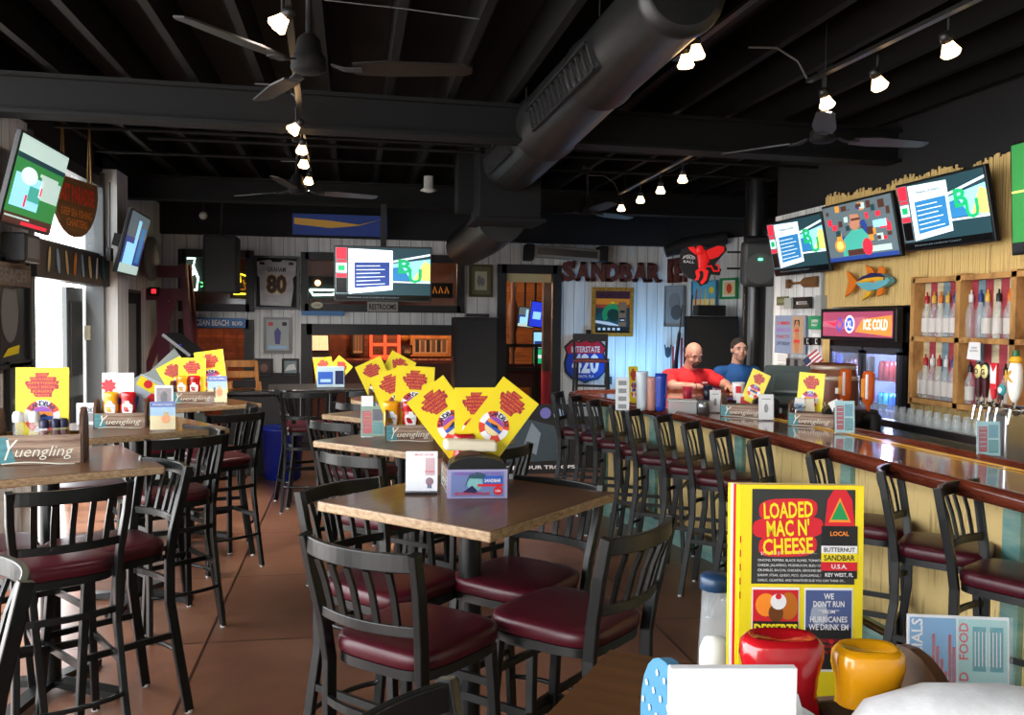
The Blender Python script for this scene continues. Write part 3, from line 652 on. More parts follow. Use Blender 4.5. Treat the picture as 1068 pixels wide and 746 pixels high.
# ---- front centre table ----
cc = (.43, 3.25)
q = az(499, 520, TT)   # black napkin dispenser
r = thing('napkin_dispenser', 'black arched napkin dispenser with blue and red printed face on front centre table', 'napkin dispenser', T(q.x, q.y+.06, TT, radians(-4)))
mb = MB(); W_, D_, H_ = .21, .13, .145
mb.prism([(-W_/2, 0), (W_/2, 0), (W_/2, .115)]+[(W_/2*cos(a), .115+.038*sin(a)) for a in [pi*i/10 for i in range(1, 10)]]+[(-W_/2, .115)], -D_/2, D_/2, BLACKP); mb.build('dispenser_body', r)
mb = MB(); y = -D_/2-.004; mb.box((0, y+.001, .055), (W_*1.04, .003, .106), mat('lilac_acrylic', '9a94b8', .1)); mb.rect(-W_*.46, .008, W_*.46, .1, y-.0012, mat('slate_print', '6a7aa8', .4))
mb.ell((-.01, y-.001, .06), (.03, .001, .033), mat('teal_face_print', '7ab0b0', .5)); mb.flat([(-.05, .04), (-.03, .09), (.0, .1), (.03, .09), (.022, .074), (-.03, .076)], y-.003, mat('dark_teal_print', '24505a', .5)); mb.flat([(-.055, .025), (-.02, .05), (0, .03), (-.01, .022)], y-.003, NAVY)
mb.rect(.02, .055, W_*.44, .085, y-.002, BLUE); mb.rect(.0, .046, W_*.44, .055, y-.0022, RED); mb.text('SANDBAR', .055, .068, .012, WHITE, y-.003, w=.06); mb.text('FREEDOM ISN\'T FREE', 0, .093, .009, PURP, y-.003, w=.17); mb.text('HELP SUPPORT OUR TROOPS', -.02, .02, .011, RED, y-.003, w=.13); mb.disc(.075, .03, .017, y-.0024, RED, 14); mb.text('USA', .075, .03, .008, WHITE, y-.003)
mb.build('printed_face', r)
for s_ in (-1, 1): MB().box((s_*(W_/2+.004), 0, .055), (.003, D_*1.02, .106), mat('lilac_acrylic', '9a94b8', .1)).build('acrylic_side', r)
MB().box((0, .0, .135), (W_*.6, .05, .02), BLACKM, bev=.006).build('napkin_slot', r)
cady = cc[1]+.1
CADDY.put(T(.43, cady+.06, TT, radians(-90)), 'wooden condiment caddy behind the black napkin dispenser', 'condiment caddies')
def put_menu(px, py, depthY, roll, label, s=1.0, rz=0, lean=-.12):
    p = aY(px, py, depthY); return MENU.put(T(p.x, p.y, p.z, rz, lean, 0) @ Matrix.Rotation(-roll, 4, 'Y') @ Matrix.Diagonal((s, s, s, 1)), label, 'yellow menus')
put_menu(466, 436, 3.41, radians(37), 'yellow menu tilted left, in the caddy behind the black napkin dispenser', 1.0)
put_menu(497, 441, 3.40, radians(0), 'upright yellow menu between two tilted ones at the front centre table', .97)
put_menu(521, 437, 3.385, radians(-38), 'yellow menu tilted right with full lifebuoy badge, at the front centre table', 1.0)
MB(T(.435, 3.31, TT+.185, 0, 0, .05)).box((0, 0, 0), (.2, .07, .04), mat('cream_napkin', 'd8cdb4', .8), bev=.012).build('napkin_stack', label='cream folded napkins lying on top behind the black napkin dispenser', cat='napkins')
KETCH.put(T(.42, 3.385, TT+.03, .2), 'ketchup bottle half hidden behind the napkins on the front centre table', 'ketchup bottles')
q = az(440, 516, TT)
def art_white(mb, w, h, y): mb.rect(-w/2, -h/2, w/2, h/2, y, WHITE); mb.text('MUG CLUB', w*.08, h*.42, h*.05, RED, y-.001, w=w*.6); mb.rect(w*.12, -h*.1, w*.42, h*.34, y-.0006, mat('rosy_print', 'c89a9a', .5)); mb.ell((w*.25, y-.001, -h*.25), (w*.13, .001, h*.1), mat('maroon_print', '6a2030', .5)); mb.rect(w*.18, -h*.42, w*.32, -h*.3, y-.0012, NAVY); mb.text('MEMBERS', w*.26, h*.0, h*.05, RED, y-.001, w=w*.3)
holder('card_holder', 'white card in black-footed holder left of the black napkin dispenser', 'card holder', T(q.x, q.y+.02, TT, radians(-6)), .118, .15, art_white, BLACKP)
# ---- second centre table ----
CADDY.put(T(aY(428, 440, 4.82).x, 4.86, TT, radians(-3)), 'wooden caddy with white script on the second centre table', 'condiment caddies')
put_menu(414, 416, 4.92, radians(22), 'yellow menu tilted left in the caddy on the second centre table', 1.15)
put_menu(432, 414, 4.9, radians(-3), 'upright yellow menu in the caddy on the second centre table', 1.2)
p = aY(408, 440, 4.87); MUST.put(T(p.x, p.y, TT+.02), 'mustard bottle in the caddy on the second centre table', 'mustard bottles')
p = aY(428, 440, 4.85); KETCH.put(T(p.x, p.y, TT+.02), 'ketchup bottle in the caddy on the second centre table', 'ketchup bottles')
q = az(389, 457, TT); holder('card_holder', 'green and red drinks card in clear stand on the second centre table', 'card holder', T(q.x, q.y+.02, TT, .05), .13, .165, lambda m, w, h, y: art_list(m, w, h, y, mat('sage_print', '7aa08a', .5), RED, NAVY))
q = aY(383, 418, 4.99); MB(T(q.x, 4.99, TT)).box((0, 0, .115), (.065, .003, .23), WHITE).box((0, .012, .004), (.07, .04, .008), ACRY).build('table_sign', label='tall white card standing behind the green drinks card', cat='sign card')
# ---- third centre table ----
put_menu(393, 398, 6.3, radians(25), 'yellow menu tilted left on the third centre table', 1.1)
put_menu(411, 392, 6.35, radians(-28), 'yellow menu leaning right on the third centre table', 1.1)
CADDY.put(T(aY(404, 415, 6.3).x, 6.3, TT, .1), 'condiment caddy on the third centre table, hidden low behind menus', 'condiment caddies')
# ---- dark back table ----
q = az(344, 404, TT)
r = thing('napkin_box', 'pale blue printed napkin box on the dark table under the television', 'napkin box', T(q.x, q.y+.08, TT, .1))
mb = MB(); mb.box((0, 0, .1), (.26, .2, .2), mat('pale_blue_acrylic', 'a8c0cc', .2), bev=.006); mb.rect(-.12, .03, .02, .15, -.1015, BLUE); mb.rect(-.1, .05, 0, .08, -.103, LBLUE); mb.rect(.04, .03, .12, .16, -.1015, NAVY); mb.build('box_body', r)
put_menu(338, 388, q.y+.08, radians(8), 'pale yellow menu standing left in the napkin box at the back', 1.0)
put_menu(351, 388, q.y+.1, radians(-40), 'pale yellow menu leaning right in the napkin box at the back', 1.0)
# ---- front left table ----
p = az(38, 485, TT)
CADDY.put(T(p.x, p.y+.08, TT, radians(6)) @ Matrix.Diagonal((1.35, 1, 1.45, 1)), 'large wooden caddy with script lettering on the front left table', 'condiment caddies')
put_menu(44, 424, p.y+.1, 0, 'upright yellow menu with lifebuoy badge in the front left caddy', 1.25, .05, -.05)
for i, (px_, lb) in enumerate(((19, 'tall white-capped shaker at the left of the front left caddy'), (36, 'white-capped shaker with pale contents in the front left caddy'))):
    v = aY(px_, 450, p.y+.04); SALT.put(T(v.x, v.y, TT+.02) @ Matrix.Diagonal((1.1, 1.1, 1.5, 1)), lb, 'shakers')
for i, (px_, lb) in enumerate(((46, 'dark-capped sauce bottle, left of three in the front left caddy'), (56, 'dark-capped sauce bottle, middle of three in the front left caddy'), (63, 'dark-capped sauce bottle, right of three in the front left caddy'))):
    v = aY(px_, 450, p.y+.04); HOT.put(T(v.x, v.y+.02*i, TT+.02) @ Matrix.Diagonal((1, 1, 1.25, 1)), lb, 'shakers')
# ---- second left table ----
p = az(124, 447, TT)
CADDY.put(T(p.x, p.y+.08, TT, radians(4)) @ Matrix.Diagonal((1.1, 1, 1, 1)), 'wooden caddy with script lettering on the second left table', 'condiment caddies')
v = aY(116, 440, p.y+.06); MUST.put(T(v.x, v.y, TT+.02), 'mustard bottle in the second left caddy', 'mustard bottles')
v = aY(134, 440, p.y+.06); KETCH.put(T(v.x, v.y, TT+.02), 'ketchup bottle in the second left caddy', 'ketchup bottles')
wm = MB(); wm.box((0, .003, 0), (.17, .004, .26), WHITE); wm.flat([(-.05+.1*(k % 2)*0+.045*cos(a)*(1 if k % 2 else .7), .06+.04*sin(a)*(1 if k % 2 else .7)) for k, a in enumerate([2*pi*i/16 for i in range(16)])], -.001, RED)
wm.flat([(-.06, -.06), (.06, -.06), (.05, -.02), (0, 0), (-.05, -.02)], -.001, BLUE); wm.flat([(-.05, -.055), (.05, -.055), (.04, -.04), (-.04, -.04)], -.002, ORANGE)
v = aY(123, 414, p.y+.1); wm.M = Matrix(); o = wm.build('menu', label='white menu with red burst standing in the second left caddy', cat='menu'); o.matrix_world = T(v.x, v.y, v.z, 0, -.05) @ Matrix.Diagonal((1.05, 1, 1.1, 1))
mb = MB(); mb.box((0, .003, 0), (.17, .004, .24), mat('pale_grey_print', 'a8b4c0', .5)); mb.flat([(-.08, .05), (.03, .04), (.04, .1), (-.08, .11)], -.001, YEL); mb.disc(-.02, .08, .025, -.002, RED, 12); mb.flat([(0, -.02), (.08, -.01), (.08, .05), (.02, .04)], -.001, RED); mb.flat([(-.08, -.11), (.0, -.11), (-.03, -.01), (-.08, .0)], -.001, BLUE); mb.rect(.072, -.12, .085, .12, -.0015, YEL)
v = aY(151, 415, p.y+.12); o = mb.build('menu', label='grey menu with food pictures tilted right on the second left table', cat='menu'); o.matrix_world = T(v.x, v.y, v.z, .3, -.1) @ Matrix.Rotation(radians(28), 4, 'Y')
q = az(169, 450, TT); holder('card_holder', 'blue drinks card with orange fruit on the second left table', 'card holder', T(q.x, q.y+.02, TT, .1), .135, .16, art_drink)
q = aY(171, 407, q.y+.08)
def art_photo(mb, w, h, y): mb.rect(-w*.36, -h*.36, w*.36, h*.36, y-.0006, mat('mauve_photo', '8a7a80', .5)); mb.ell((0, y-.001, 0), (w*.15, .001, h*.22), mat('dark_photo', '40343a', .5)); mb.rect(-w*.34, -h*.34, w*.34, -h*.22, y-.0016, mat('rosy_print', 'c89a9a', .5))
holder('card_holder', 'small photo card standing behind the blue drinks card', 'card holder', T(q.x, q.y, TT, .1), .1, .25, lambda m, w, h, y: (m.rect(-w/2, -h/2, w/2, h/2, y, WHITE), m.rect(-w*.4, h*.02, w*.4, h*.44, y-.0006, mat('mauve_photo', '8a7a80', .5)), m.ell((0, y-.001, h*.22), (w*.18, .001, h*.14), mat('dark_photo', '40343a', .5))), lean=0)
v = aY(92, 430, 5.75); MB(T(v.x, v.y, TT, -.1)).box((0, 0, .065), (.13, .02, .13), mat('pale_card', 'c8ccd0', .5)).text('SMOKE', 0, .09, .03, INK, -.0125, w=.09).rect(-.05, .02, .05, .07, -.0125, GREYP).build('table_sign', label='small pale sign card at the window end of the second left table', cat='sign card')
# ---- third left table ----
p = az(200, 421, TT)
CADDY.put(T(p.x, p.y+.08, TT, radians(5)) @ Matrix.Diagonal((1.25, 1, 1, 1)), 'wooden caddy with script lettering on the third left table', 'condiment caddies')
put_menu(186, 397, p.y+.12, radians(30), 'yellow menu tilted left on the third left table', 1.15)
put_menu(200, 395, p.y+.1, 0, 'upright yellow menu in the third left caddy', 1.15)
put_menu(220, 389, p.y+.2, radians(8), 'yellow menu standing highest and rightmost on the third left table', 1.25)
v = aY(190, 415, p.y+.06); MUST.put(T(v.x, v.y, TT+.02), 'mustard bottle in the third left caddy', 'mustard bottles')
v = aY(203, 415, p.y+.06); KETCH.put(T(v.x, v.y, TT+.02), 'ketchup bottle in the third left caddy', 'ketchup bottles')
q = az(226, 421, TT); holder('card_holder', 'blue drinks card with orange fruit on the third left table', 'card holder', T(q.x, q.y+.03, TT, .1), .14, .2, art_drink)
v = aY(226, 405, 7.4); KETCH.put(T(v.x, v.y, TT+.05), 'small red-topped bottle behind the drinks card on the third left table', 'ketchup bottles')
# ---- foreground table ----
def place(px, dep, z=0):   # point at forward distance dep under pixel column px
    a = (px-CX)/FPX; v = Vector((_f.x, _f.y, 0)).normalized()*dep+Vector((_r.x, _r.y, 0))*a*dep; v.z = z; return v
FY = -_yaw
CADDY2 = make_caddy(mat('blue_painted_end', '3f7898', .45), True); CADDY2.name = 'condiment_caddy'
pc = place(838, 1.14); CADDY2.matrix_world = T(pc.x, pc.y, TT, FY+.17) @ Matrix.Diagonal((1.34, 1.3, 1.3, 1)); tag(CADDY2, 'wooden caddy with blue dotted end board on the foreground table', 'caddy', 'condiment caddies')
for ch in CADDY2.children:
    if ch.name.startswith('end_board') and ch.bound_box[0][0] > 0: ch.data.materials[0] = CEND
pm = place(841, 1.42); W_, H_ = .2, .375
o = MB()
for k in range(4): o.box((-.004-.003*k, .004+.005*k, 0), (W_, .002, H_), [YEL, RED, WHITE, YEL][k], (0, 0, -.01*k))
w2, h2 = W_/2, H_/2
CHALK = mat('chalkboard_print', '2c2e2c', .6)
o.box((0, 0, 0), (W_, .002, H_), YEL)
o.rect(-w2*.8, h2*.15, w2*.86, h2*.965, -.0014, CHALK)
for i, (tx, ww) in enumerate((('LOADED', .92), ("MAC N'", .8), ('CHEESE', .94))):
    zz = h2*(.79-.155*i); o.flat([(-w2*.22+w2*(.47+.1*(i == 1))*(1 if cos(t) > 0 else -1)*abs(cos(t))**.6, zz+h2*.095*(1 if sin(t) > 0 else -1)*abs(sin(t))**.6+cos(t)*h2*.012) for t in [2*pi*k/24 for k in range(24)]], -.0019-.00001*i, RED)
    o.text(tx, -w2*.22, zz, h2*.135, YEL, -.0026, w=w2*ww*.86, rot=.05, bold=.025)
WT = mat('white_print', (.75, .75, .75), .5)
o.text('$7.99, ADD JUST 99c FOR EACH ITEM....', -w2*.2, h2*.42, h2*.026, WT, -.002, w=w2*.9, rot=.03, bold=0)
for i, tx in enumerate(('ONIONS, PEPPERS, BLACK OLIVES, TOMATO,', 'CHEESE, JALAPENO, MUSHROOM, BLEU CHEESE', 'CRUMBLES, BACON, CHICKEN, GROUND BEEF, PORK,', 'SHRIMP, STEAK, QUESO, PICO, GUACAMOLE, SOUR CREAM,', 'GARLIC, CILANTRO, AND WHATEVER ELSE YOU CAN THINK OF...')):
    o.text(tx, -w2*.70, h2*(.355-.043*i), h2*.021, WT, -.002, w=w2*(1.05+.09*i), bold=0, align='l')
bx, bz = w2*.61, h2*.6   # buoy
o.flat([(bx-.024, bz+.01), (bx+.024, bz+.01), (bx+.02, bz+.052), (bx+.01, bz+.068), (bx-.01, bz+.068), (bx-.02, bz+.052)], -.002, RED)
o.flat([(bx-.014, bz+.02), (bx+.014, bz+.02), (bx, bz+.05)], -.0026, GREENP); o.flat([(bx-.018, bz+.016), (bx+.018, bz+.016), (bx, bz+.056)], -.0023, ORANGE)
for zz0, zz1, m_ in ((.01, -.022, INK), (-.022, -.034, WT), (-.034, -.048, YEL), (-.048, -.062, RED), (-.062, -.075, INK)): o.rect(bx-.029, bz+zz1, bx+.029, bz+zz0, -.0021, m_)
o.text('LOCAL', bx, bz-.002, .007, ORANGE, -.0027, w=.03); o.text('SANDBAR', bx, bz-.041, .009, INK, -.0027, w=.05); o.text('BUTTERNUT', bx, bz-.028, .007, INK, -.0027, w=.05); o.text('U.S.A.', bx, bz-.055, .007, WT, -.0027, w=.025); o.text('KEY WEST, FL', bx, bz-.0685, .006, WT, -.0027, w=.045)
# dessert picture and hurricane picture
o.rect(-w2*.79, -h2*.31, -w2*.02, h2*.12, -.0014, WT); o.rect(-w2*.77, -h2*.29, -w2*.04, h2*.1, -.0018, RED)
o.disc(-w2*.56, -h2*.03, w2*.17, -.0022, ORANGE, 16, h2*.1); o.disc(-w2*.2, -h2*.04, w2*.16, -.0022, mat('caramel_print', 'b8661c', .5), 16, h2*.12); o.disc(-w2*.4, -h2*.1, w2*.12, -.0024, mat('brown_print', '6a3a18', .5), 14, h2*.08); o.disc(-w2*.36, h2*.0, w2*.13, -.0026, WT, 14, h2*.07); o.disc(-w2*.36, h2*.045, w2*.05, -.0028, RED, 12); o.rect(-w2*.77, -h2*.29, -w2*.04, -h2*.17, -.0027, INK); o.text('DESSERTS', -w2*.4, -h2*.23, h2*.075, YEL, -.003, w=w2*.7, bold=.04)
o.rect(w2*.06, -h2*.6, w2*.84, h2*.12, -.0014, WT); o.rect(w2*.08, -h2*.58, w2*.82, h2*.1, -.0018, mat('stormy_print', '4a5a86', .5)); o.rect(w2*.08, -h2*.58, w2*.82, -h2*.22, -.0020, INK); o.disc(w2*.3, -.02, w2*.14, -.0020, mat('storm_grey', '9aa4b4', .5), 14, h2*.1)
for i, (tx, ww) in enumerate((('WE', .16), ("DON'T RUN", .5), ('**FROM**', .34), ('HURRICANES', .6), ('WE DRINK EM', .64))): o.text(tx, w2*.45, h2*.05-h2*.066*i, h2*.05 if i != 2 else h2*.03, WT, -.0026, w=w2*ww)
for i, tx in enumerate(('CATEGORY 3 HI-5', 'SANDBAR HURRICANE', 'CAT 5')): o.text(tx, w2*.45, -h2*.33-h2*.05*i, h2*.03, RED, -.0026, w=w2*(.5-.08*i), bold=0)
o.disc(w2*.5, -h2*.34, w2*.04, -.0024, RED, 10)
for i in range(5): o.rect(-w2*1.0+.001, h2*(.5-.12*i), -w2*.97, h2*(.56-.12*i), -.0016, RED)
o = o.build('menu', label='large menu headed loaded mac n cheese standing on the foreground table', cat='menu'); o.matrix_world = T(pm.x, pm.y, 1.442-H_/2, FY, -.035, 0)
p = place(822, 1.13); KETCH.put(T(p.x, p.y, TT+.02, FY) @ Matrix.Diagonal((1.18, 1.1, 1.22, 1)), 'large glossy red ketchup bottle on the foreground table', 'ketchup bottles')
p = place(914, 1.14); MUST.put(T(p.x, p.y, TT+.02, FY) @ Matrix.Diagonal((1.02, 1.1, 1.13, 1)), 'large glossy golden mustard bottle on the foreground table', 'mustard bottles')
p = place(751, 1.58); r = thing('sugar_shaker', 'tall glass shaker with blue lid left of the big menu', 'shaker', T(p.x, p.y, TT) @ Matrix.Diagonal((1.05, 1.05, .88, 1)))
MB().lathe([(.001, .001), (.024, .001), (.028, .008), (.027, .08), (.024, .15), (.023, .2), (.0215, .2), (.0225, .15), (.025, .08), (.0255, .01), (.001, .006)], ACRY, 20).build('glass_body', r)
MB().lathe([(.001, .008), (.0245, .009), (.0245, .075), (.018, .095), (.001, .1)], mat('salt_white', (.7, .68, .62), .8), 18).build('contents', r)
MB().lathe([(.0235, .198), (.0265, .2), (.0265, .222), (.023, .229), (.001, .23)], mat('navy_lid', '1c3450', .35), 24).build('lid', r)
p = place(1012, 1.36); r = holder('drinks_card', 'small specials card with red and teal panels at lower right on foreground table', 'card holder', T(p.x, p.y, TT, FY-.1), .152, .19, lambda m, w, h, y: (m.rect(-w/2, -h/2, w/2, h/2, y, WT), m.rect(-w*.48, -h*.48, -w*.02, h*.48, y-.0005, mat('sky_print', '5a9ac8', .5)), m.text('SPECIALS', -w*.41, h*.22, w*.11, WT, y-.0012, w=h*.5, rot=pi/2), [m.rect(-w*.3+i*w*.04, -h*.45, -w*.27+i*w*.04, h*(.05+.1*((i*3) % 4)), y-.001, DRED) for i in range(7)], m.rect(0, -h*.48, w*.48, h*.48, y-.0005, mat('pale_teal_print', '9ac8c4', .5)), [m.text('FOOD', w*.05+w*.0, h*(.3-.4*j), w*.09, RED, y-.001, rot=pi/2, w=h*.3) for j in range(2)], [m.rect(w*.14+i*w*.17, h*(.06-.5*j), w*.27+i*w*.17, h*(.42-.5*j), y-.0009, TEALP) for i in range(2) for j in range(2)], [m.rect(w*.16+i*w*.035, h*.1, w*.17+i*w*.035, h*.38, y-.0012, WT) for i in range(8)]))
p = place(771, .95); MB(T(p.x, p.y, 0, FY+.03, .0, 0)).box((0, 0, 1.19), (.138, .012, .28), WHITE, bev=.001).box((0, .02, 1.056), (.13, .06, .008), WHITE).build('white_card', label='blank white card standing at the front edge of the foreground table', cat='card')
p = place(978, 1.08); r = thing('bill_tray', 'black tray with a white napkin roll at the bottom right corner', 'tray', T(p.x, p.y, TT, FY))
MB().box((0, 0, .08), (.25, .16, .16), BLACKM, bev=.02, seg=3).build('tray_body', r)
NAPK = mat('white_napkin_cloth', (.72, .72, .72), .8, tex=1, col2=(.6, .6, .6), sc=(30, 30, 30), bump=.25)
mb = MB(T(p.x+.02, p.y-.03, TT+.182, FY, 0, 0)); mb.sweep([(-.13, -.01, -.015), (-.1, 0, 0), (-.03, 0, .012), (.06, .0, .012), (.16, 0, 0), (.22, 0, -.005)], [.03, .06, .085, .085, .08, .075], [.01, .03, .045, .045, .04, .035], NAPK, 18); mb.build('napkin_roll', label='white rolled napkin lying on the black tray', cat='napkin')
# ======================= SCREENS =======================
def em(name, col, s=1.0): return mat(name, col, .5, es=s)
E_W = em('screen_white', 'd4e4ea', 1.0); E_BK = mat('screen_black', (.004, .005, .006), .12, es=.3); E_DT = em('screen_dark_teal', '1c3c44', .8); E_BL = em('screen_blue', '2a78b0', .9); E_NV = em('screen_navy', '24408a', .8)
E_G = em('screen_green', '10a060', 1.2); E_R = em('screen_red', 'd8283c', 1.1); E_SK = em('screen_sky', '8ccce8', 1.2); E_GR = em('screen_grey', '5a6a70', .8); E_Y = em('screen_yellow', 'd8d070', 1.0); E_FD = em('screen_field', '2f7a3c', 1.0); E_T = em('screen_teal', '40a090', 1.0); E_SKIN = em('screen_skin', 'b07a60', .9); E_BR = em('screen_brown', '4a2c24', .8); E_OR = em('screen_orange', 'd88a30', 1.0); E_PL = em('screen_pale', 'b0c8c0', 1.0)
def tv(label, M, w, h, art):
    r = thing('television', label, 'television', M, 'televisions')
    MB().box((0, .02, 0), (w, .035, h), BLACKP, bev=.006).box((0, .05, 0), (w*.5, .04, h*.5), BLACKM).build('housing', r)
    mb = MB(); y = .001; sw, sh = w-.03, h-.035; mb.rect(-sw/2, -sh/2+.006, sw/2, sh/2, y, E_BK); art(mb, sw, sh, y-.0015); mb.build('screen', r)
    mb = MB(); mb.box((0, .12, 0), (.12, .14, .12), BLACKM); mb.build('wall_bracket', r); return r
def art_news(mb, w, h, y, back=False):
    q = lambda a, b, c, d, m, k: mb.rect(a*w-w/2, b*h-h/2, c*w-w/2, d*h-h/2, y-.001*k, m)
    f = lambda pts, m, k: mb.flat([(a*w-w/2, b*h-h/2) for a, b in pts], y-.001*k, m)
    q(.0, .0, 1, 1, E_DT, 0); q(.0, .12, .13, 1, E_GR, 1); q(.01, .78, .12, .99, E_R, 2); q(.02, .72, .12, .76, E_R, 2); q(.01, .52, .12, .7, E_W, 2); q(.03, .56, .1, .66, E_G, 3); q(.01, .43, .12, .5, E_R, 2); q(.01, .14, .12, .42, E_BK, 2)
    f([(.14, .12), (.6, .2), (.6, .95), (.14, .98)], em('screen_bright_white', 'f0f8ff', 1.7) if back else E_W, 2); 
    mb.text('Timeline of Events', -.13*w, .36*h, .05*h, GREYP if False else E_GR, y-.003, w=.3*w)
    f([(.2, .22), (.57, .28), (.57, .73), (.2, .72)], E_NV if back else E_BL, 3)
    for i in range(6): f([(.22, .28+.072*i), (.52-.05*(i % 2), .31+.068*i), (.52-.05*(i % 2), .325+.068*i), (.22, .295+.072*i)], E_W, 4)
    f([(.6, .4), (1, .36), (1, .8), (.6, .7)], E_SK, 1); f([(.6, .38), (.8, .38), (.7, .65), (.6, .62)], E_BL, 2); f([(.82, .4), (1, .37), (1, .7), (.94, .76)], E_Y, 2)
    f([(.6, .72), (1, .86), (1, .9), (.6, .76)], E_W, 2); f([(.6, .34), (1, .33), (1, .36), (.6, .37)], E_W, 2)
    mb.text('B', .23*w, .16*h, .26*h, E_G, y-.0045, w=.14*w, bold=.03); mb.text('U', .34*w, -.02*h, .26*h, E_G, y-.005, w=.14*w, bold=.03)
    q(.0, .0, 1, .1, E_BK, 3); mb.text('BREAKING LIVE COVERAGE TONIGHT', -.1*w, -.45*h, .025*h, E_GR, y-.005, w=.55*w, bold=0)
def art_host(mb, w, h, y):
    q = lambda a, b, c, d, m, k: mb.rect(a*w-w/2, b*h-h/2, c*w-w/2, d*h-h/2, y-.001*k, m)
    q(0, 0, 1, 1, E_GR, 0); rr = random.Random(3)
    for i in range(46):
        a, b = rr.random()*.92, .25+rr.random()*.65; q(a, b, a+.04+rr.random()*.05, b+.06+rr.random()*.08, rr.choice([E_NV, E_BR, E_GR, E_PL, E_OR, E_R, E_DT, E_BR]), 1+i*.02)
    mb.flat([(-.28*w, -.42*h), (-.24*w, -.12*h), (-.1*w, .02*h), (.06*w, .02*h), (.14*w, -.14*h), (.14*w, -.3*h), (0, -.42*h)], y-.003, E_T)
    mb.disc(-.04*w, .18*h, .085*w, y-.004, E_SKIN, 20, .17*h); mb.flat([(-.13*w, .16*h), (-.12*w, .36*h), (-.02*w, .42*h), (.05*w, .34*h), (.05*w, .28*h), (-.09*w, .3*h), (-.1*w, .14*h)], y-.005, E_GR); mb.rect(-.08*w, .18*h, .05*w, .22*h, y-.0055, E_BR)
    mb.flat([(.03*w, .12*h), (.1*w, .0), (.14*w, .06*h), (.1*w, .18*h)], y-.0052, E_NV); mb.disc(.1*w, -.3*h, .07*w, y-.006, E_R, 16); mb.disc(-.3*w, -.22*h, .08*w, y-.006, E_OR, 16, .12*h); mb.disc(-.3*w, -.22*h, .05*w, y-.0062, E_Y, 16, .08*h); q(0, 0, 1, .07, E_NV, 5); q(.6, .1, .92, .2, E_PL, 4); q(.3, .08, .55, .18, E_BR, 4); q(.72, .5, .9, .62, E_SK, 4)
def art_field(mb, w, h, y):
    q = lambda a, b, c, d, m, k: mb.rect(a*w-w/2, b*h-h/2, c*w-w/2, d*h-h/2, y-.001*k, m)
    q(0, 0, 1, 1, E_FD, 0); q(0, .55, 1, .57, E_Y, 1); q(0, 0, 1, .09, E_BK, 1); q(.1, .02, .4, .07, E_R, 2)
def art_left(mb, w, h, y):
    q = lambda a, b, c, d, m, k: mb.rect(a*w-w/2, b*h-h/2, c*w-w/2, d*h-h/2, y-.001*k, m)
    q(0, .12, 1, 1, E_FD, 0); q(0, .8, 1, 1, E_PL, 1); q(0, .74, 1, .8, E_DT, 1.2); q(.05, .2, .6, .58, E_SK, 1); q(.55, .36, .98, .62, E_PL, 1.5); q(.35, .3, .6, .48, E_T, 2); q(.62, .14, .95, .34, E_FD, 2); mb.disc(-.2*w, .08*h, .16*w, y-.0025, E_W, 18, .1*h); q(.3, .22, .34, .36, E_R, 3); q(.55, .38, .6, .58, E_W, 3); q(.57, .4, .6, .5, E_R, 4)
    q(0, 0, 1, .12, E_BR, 1); q(.02, .07, .5, .09, E_PL, 2); q(.35, .01, .9, .05, E_R, 2); q(.5, .62, .9, .66, E_PL, 2)
def art_blue(mb, w, h, y):
    q = lambda a, b, c, d, m, k: mb.rect(a*w-w/2, b*h-h/2, c*w-w/2, d*h-h/2, y-.001*k, m)
    q(0, 0, 1, 1, E_NV, 0); q(0, .6, 1, 1, E_GR, 1); q(.1, .1, .5, .5, E_SK, 1); q(.45, .1, .6, .9, E_SK, 1.5); q(.7, .2, .9, .8, E_BL, 1.5); q(0, 0, 1, .15, E_PL, 2)
# right wall televisions face left (-X), tipped down
def rwall(px0, px1, yt0, yb0, yt1, yb1, out, tilt): 
    yc, zc, w, h = rectX(px0, px1, yt0, yb0, yt1, yb1, XR-out); return T(XR-out, yc, zc, -pi/2, radians(tilt)), w, h
RT = 12
M, w, h = rwall(940, 1034, 192, 266, 172, 250, .22, RT); tv('right wall television over the shelves showing a news panel and green letters', M, w, h, art_news)
M, w, h = rwall(862, 936, 216, 278, 198, 266, .22, RT); tv('right wall television showing a grey-haired man in a green shirt', M, w, h, art_host)
M, w, h = rwall(804, 862, 234, 293, 219, 279, .22, RT); tv('right wall television nearest the black column, same news panel, smaller', M, w, h, art_news)
y0 = aX(1054, 200, XR-.2).y; w = 1.1; _, zc, _, h = rectX(1054, 1066, 150, 266, 147, 266, XR-.2); tv('television cut by the right picture edge showing a green playing field', T(XR-.2, y0-w/2, zc, -pi/2, radians(3)), w, h, art_field)
# back television hangs in front of the back wall
xx, zz, w, h = rectB(348, 257, 450, 315, 9.5); r = tv('television hanging at the back with white news panel and green letters', T(xx, 9.5, zz, radians(-4), radians(5)), w, h, lambda m, a, b, c: art_news(m, a, b, c, True))
MB().box((0, .15, h*.7), (.06, .06, h*1.1), BLACKM).build('ceiling_pole', r)
# left wall televisions
M = Matrix.Translation(((aX(41, 195, XL+.3).x), aX(39, 195, XL+.3).y, aX(39, 195, XL+.3).z)) @ Matrix.Rotation(pi/2, 4, 'Z') @ Matrix.Rotation(radians(14), 4, 'X')
tv('tilted television high on the left wall with a green and blue picture', M, .94, .6, art_left)
p = aX(146, 255, XL+.35); tv('second left wall television further back showing a blue picture', T(p.x-.05, p.y, p.z, radians(92), radians(14), 0), .9, .62, art_blue)
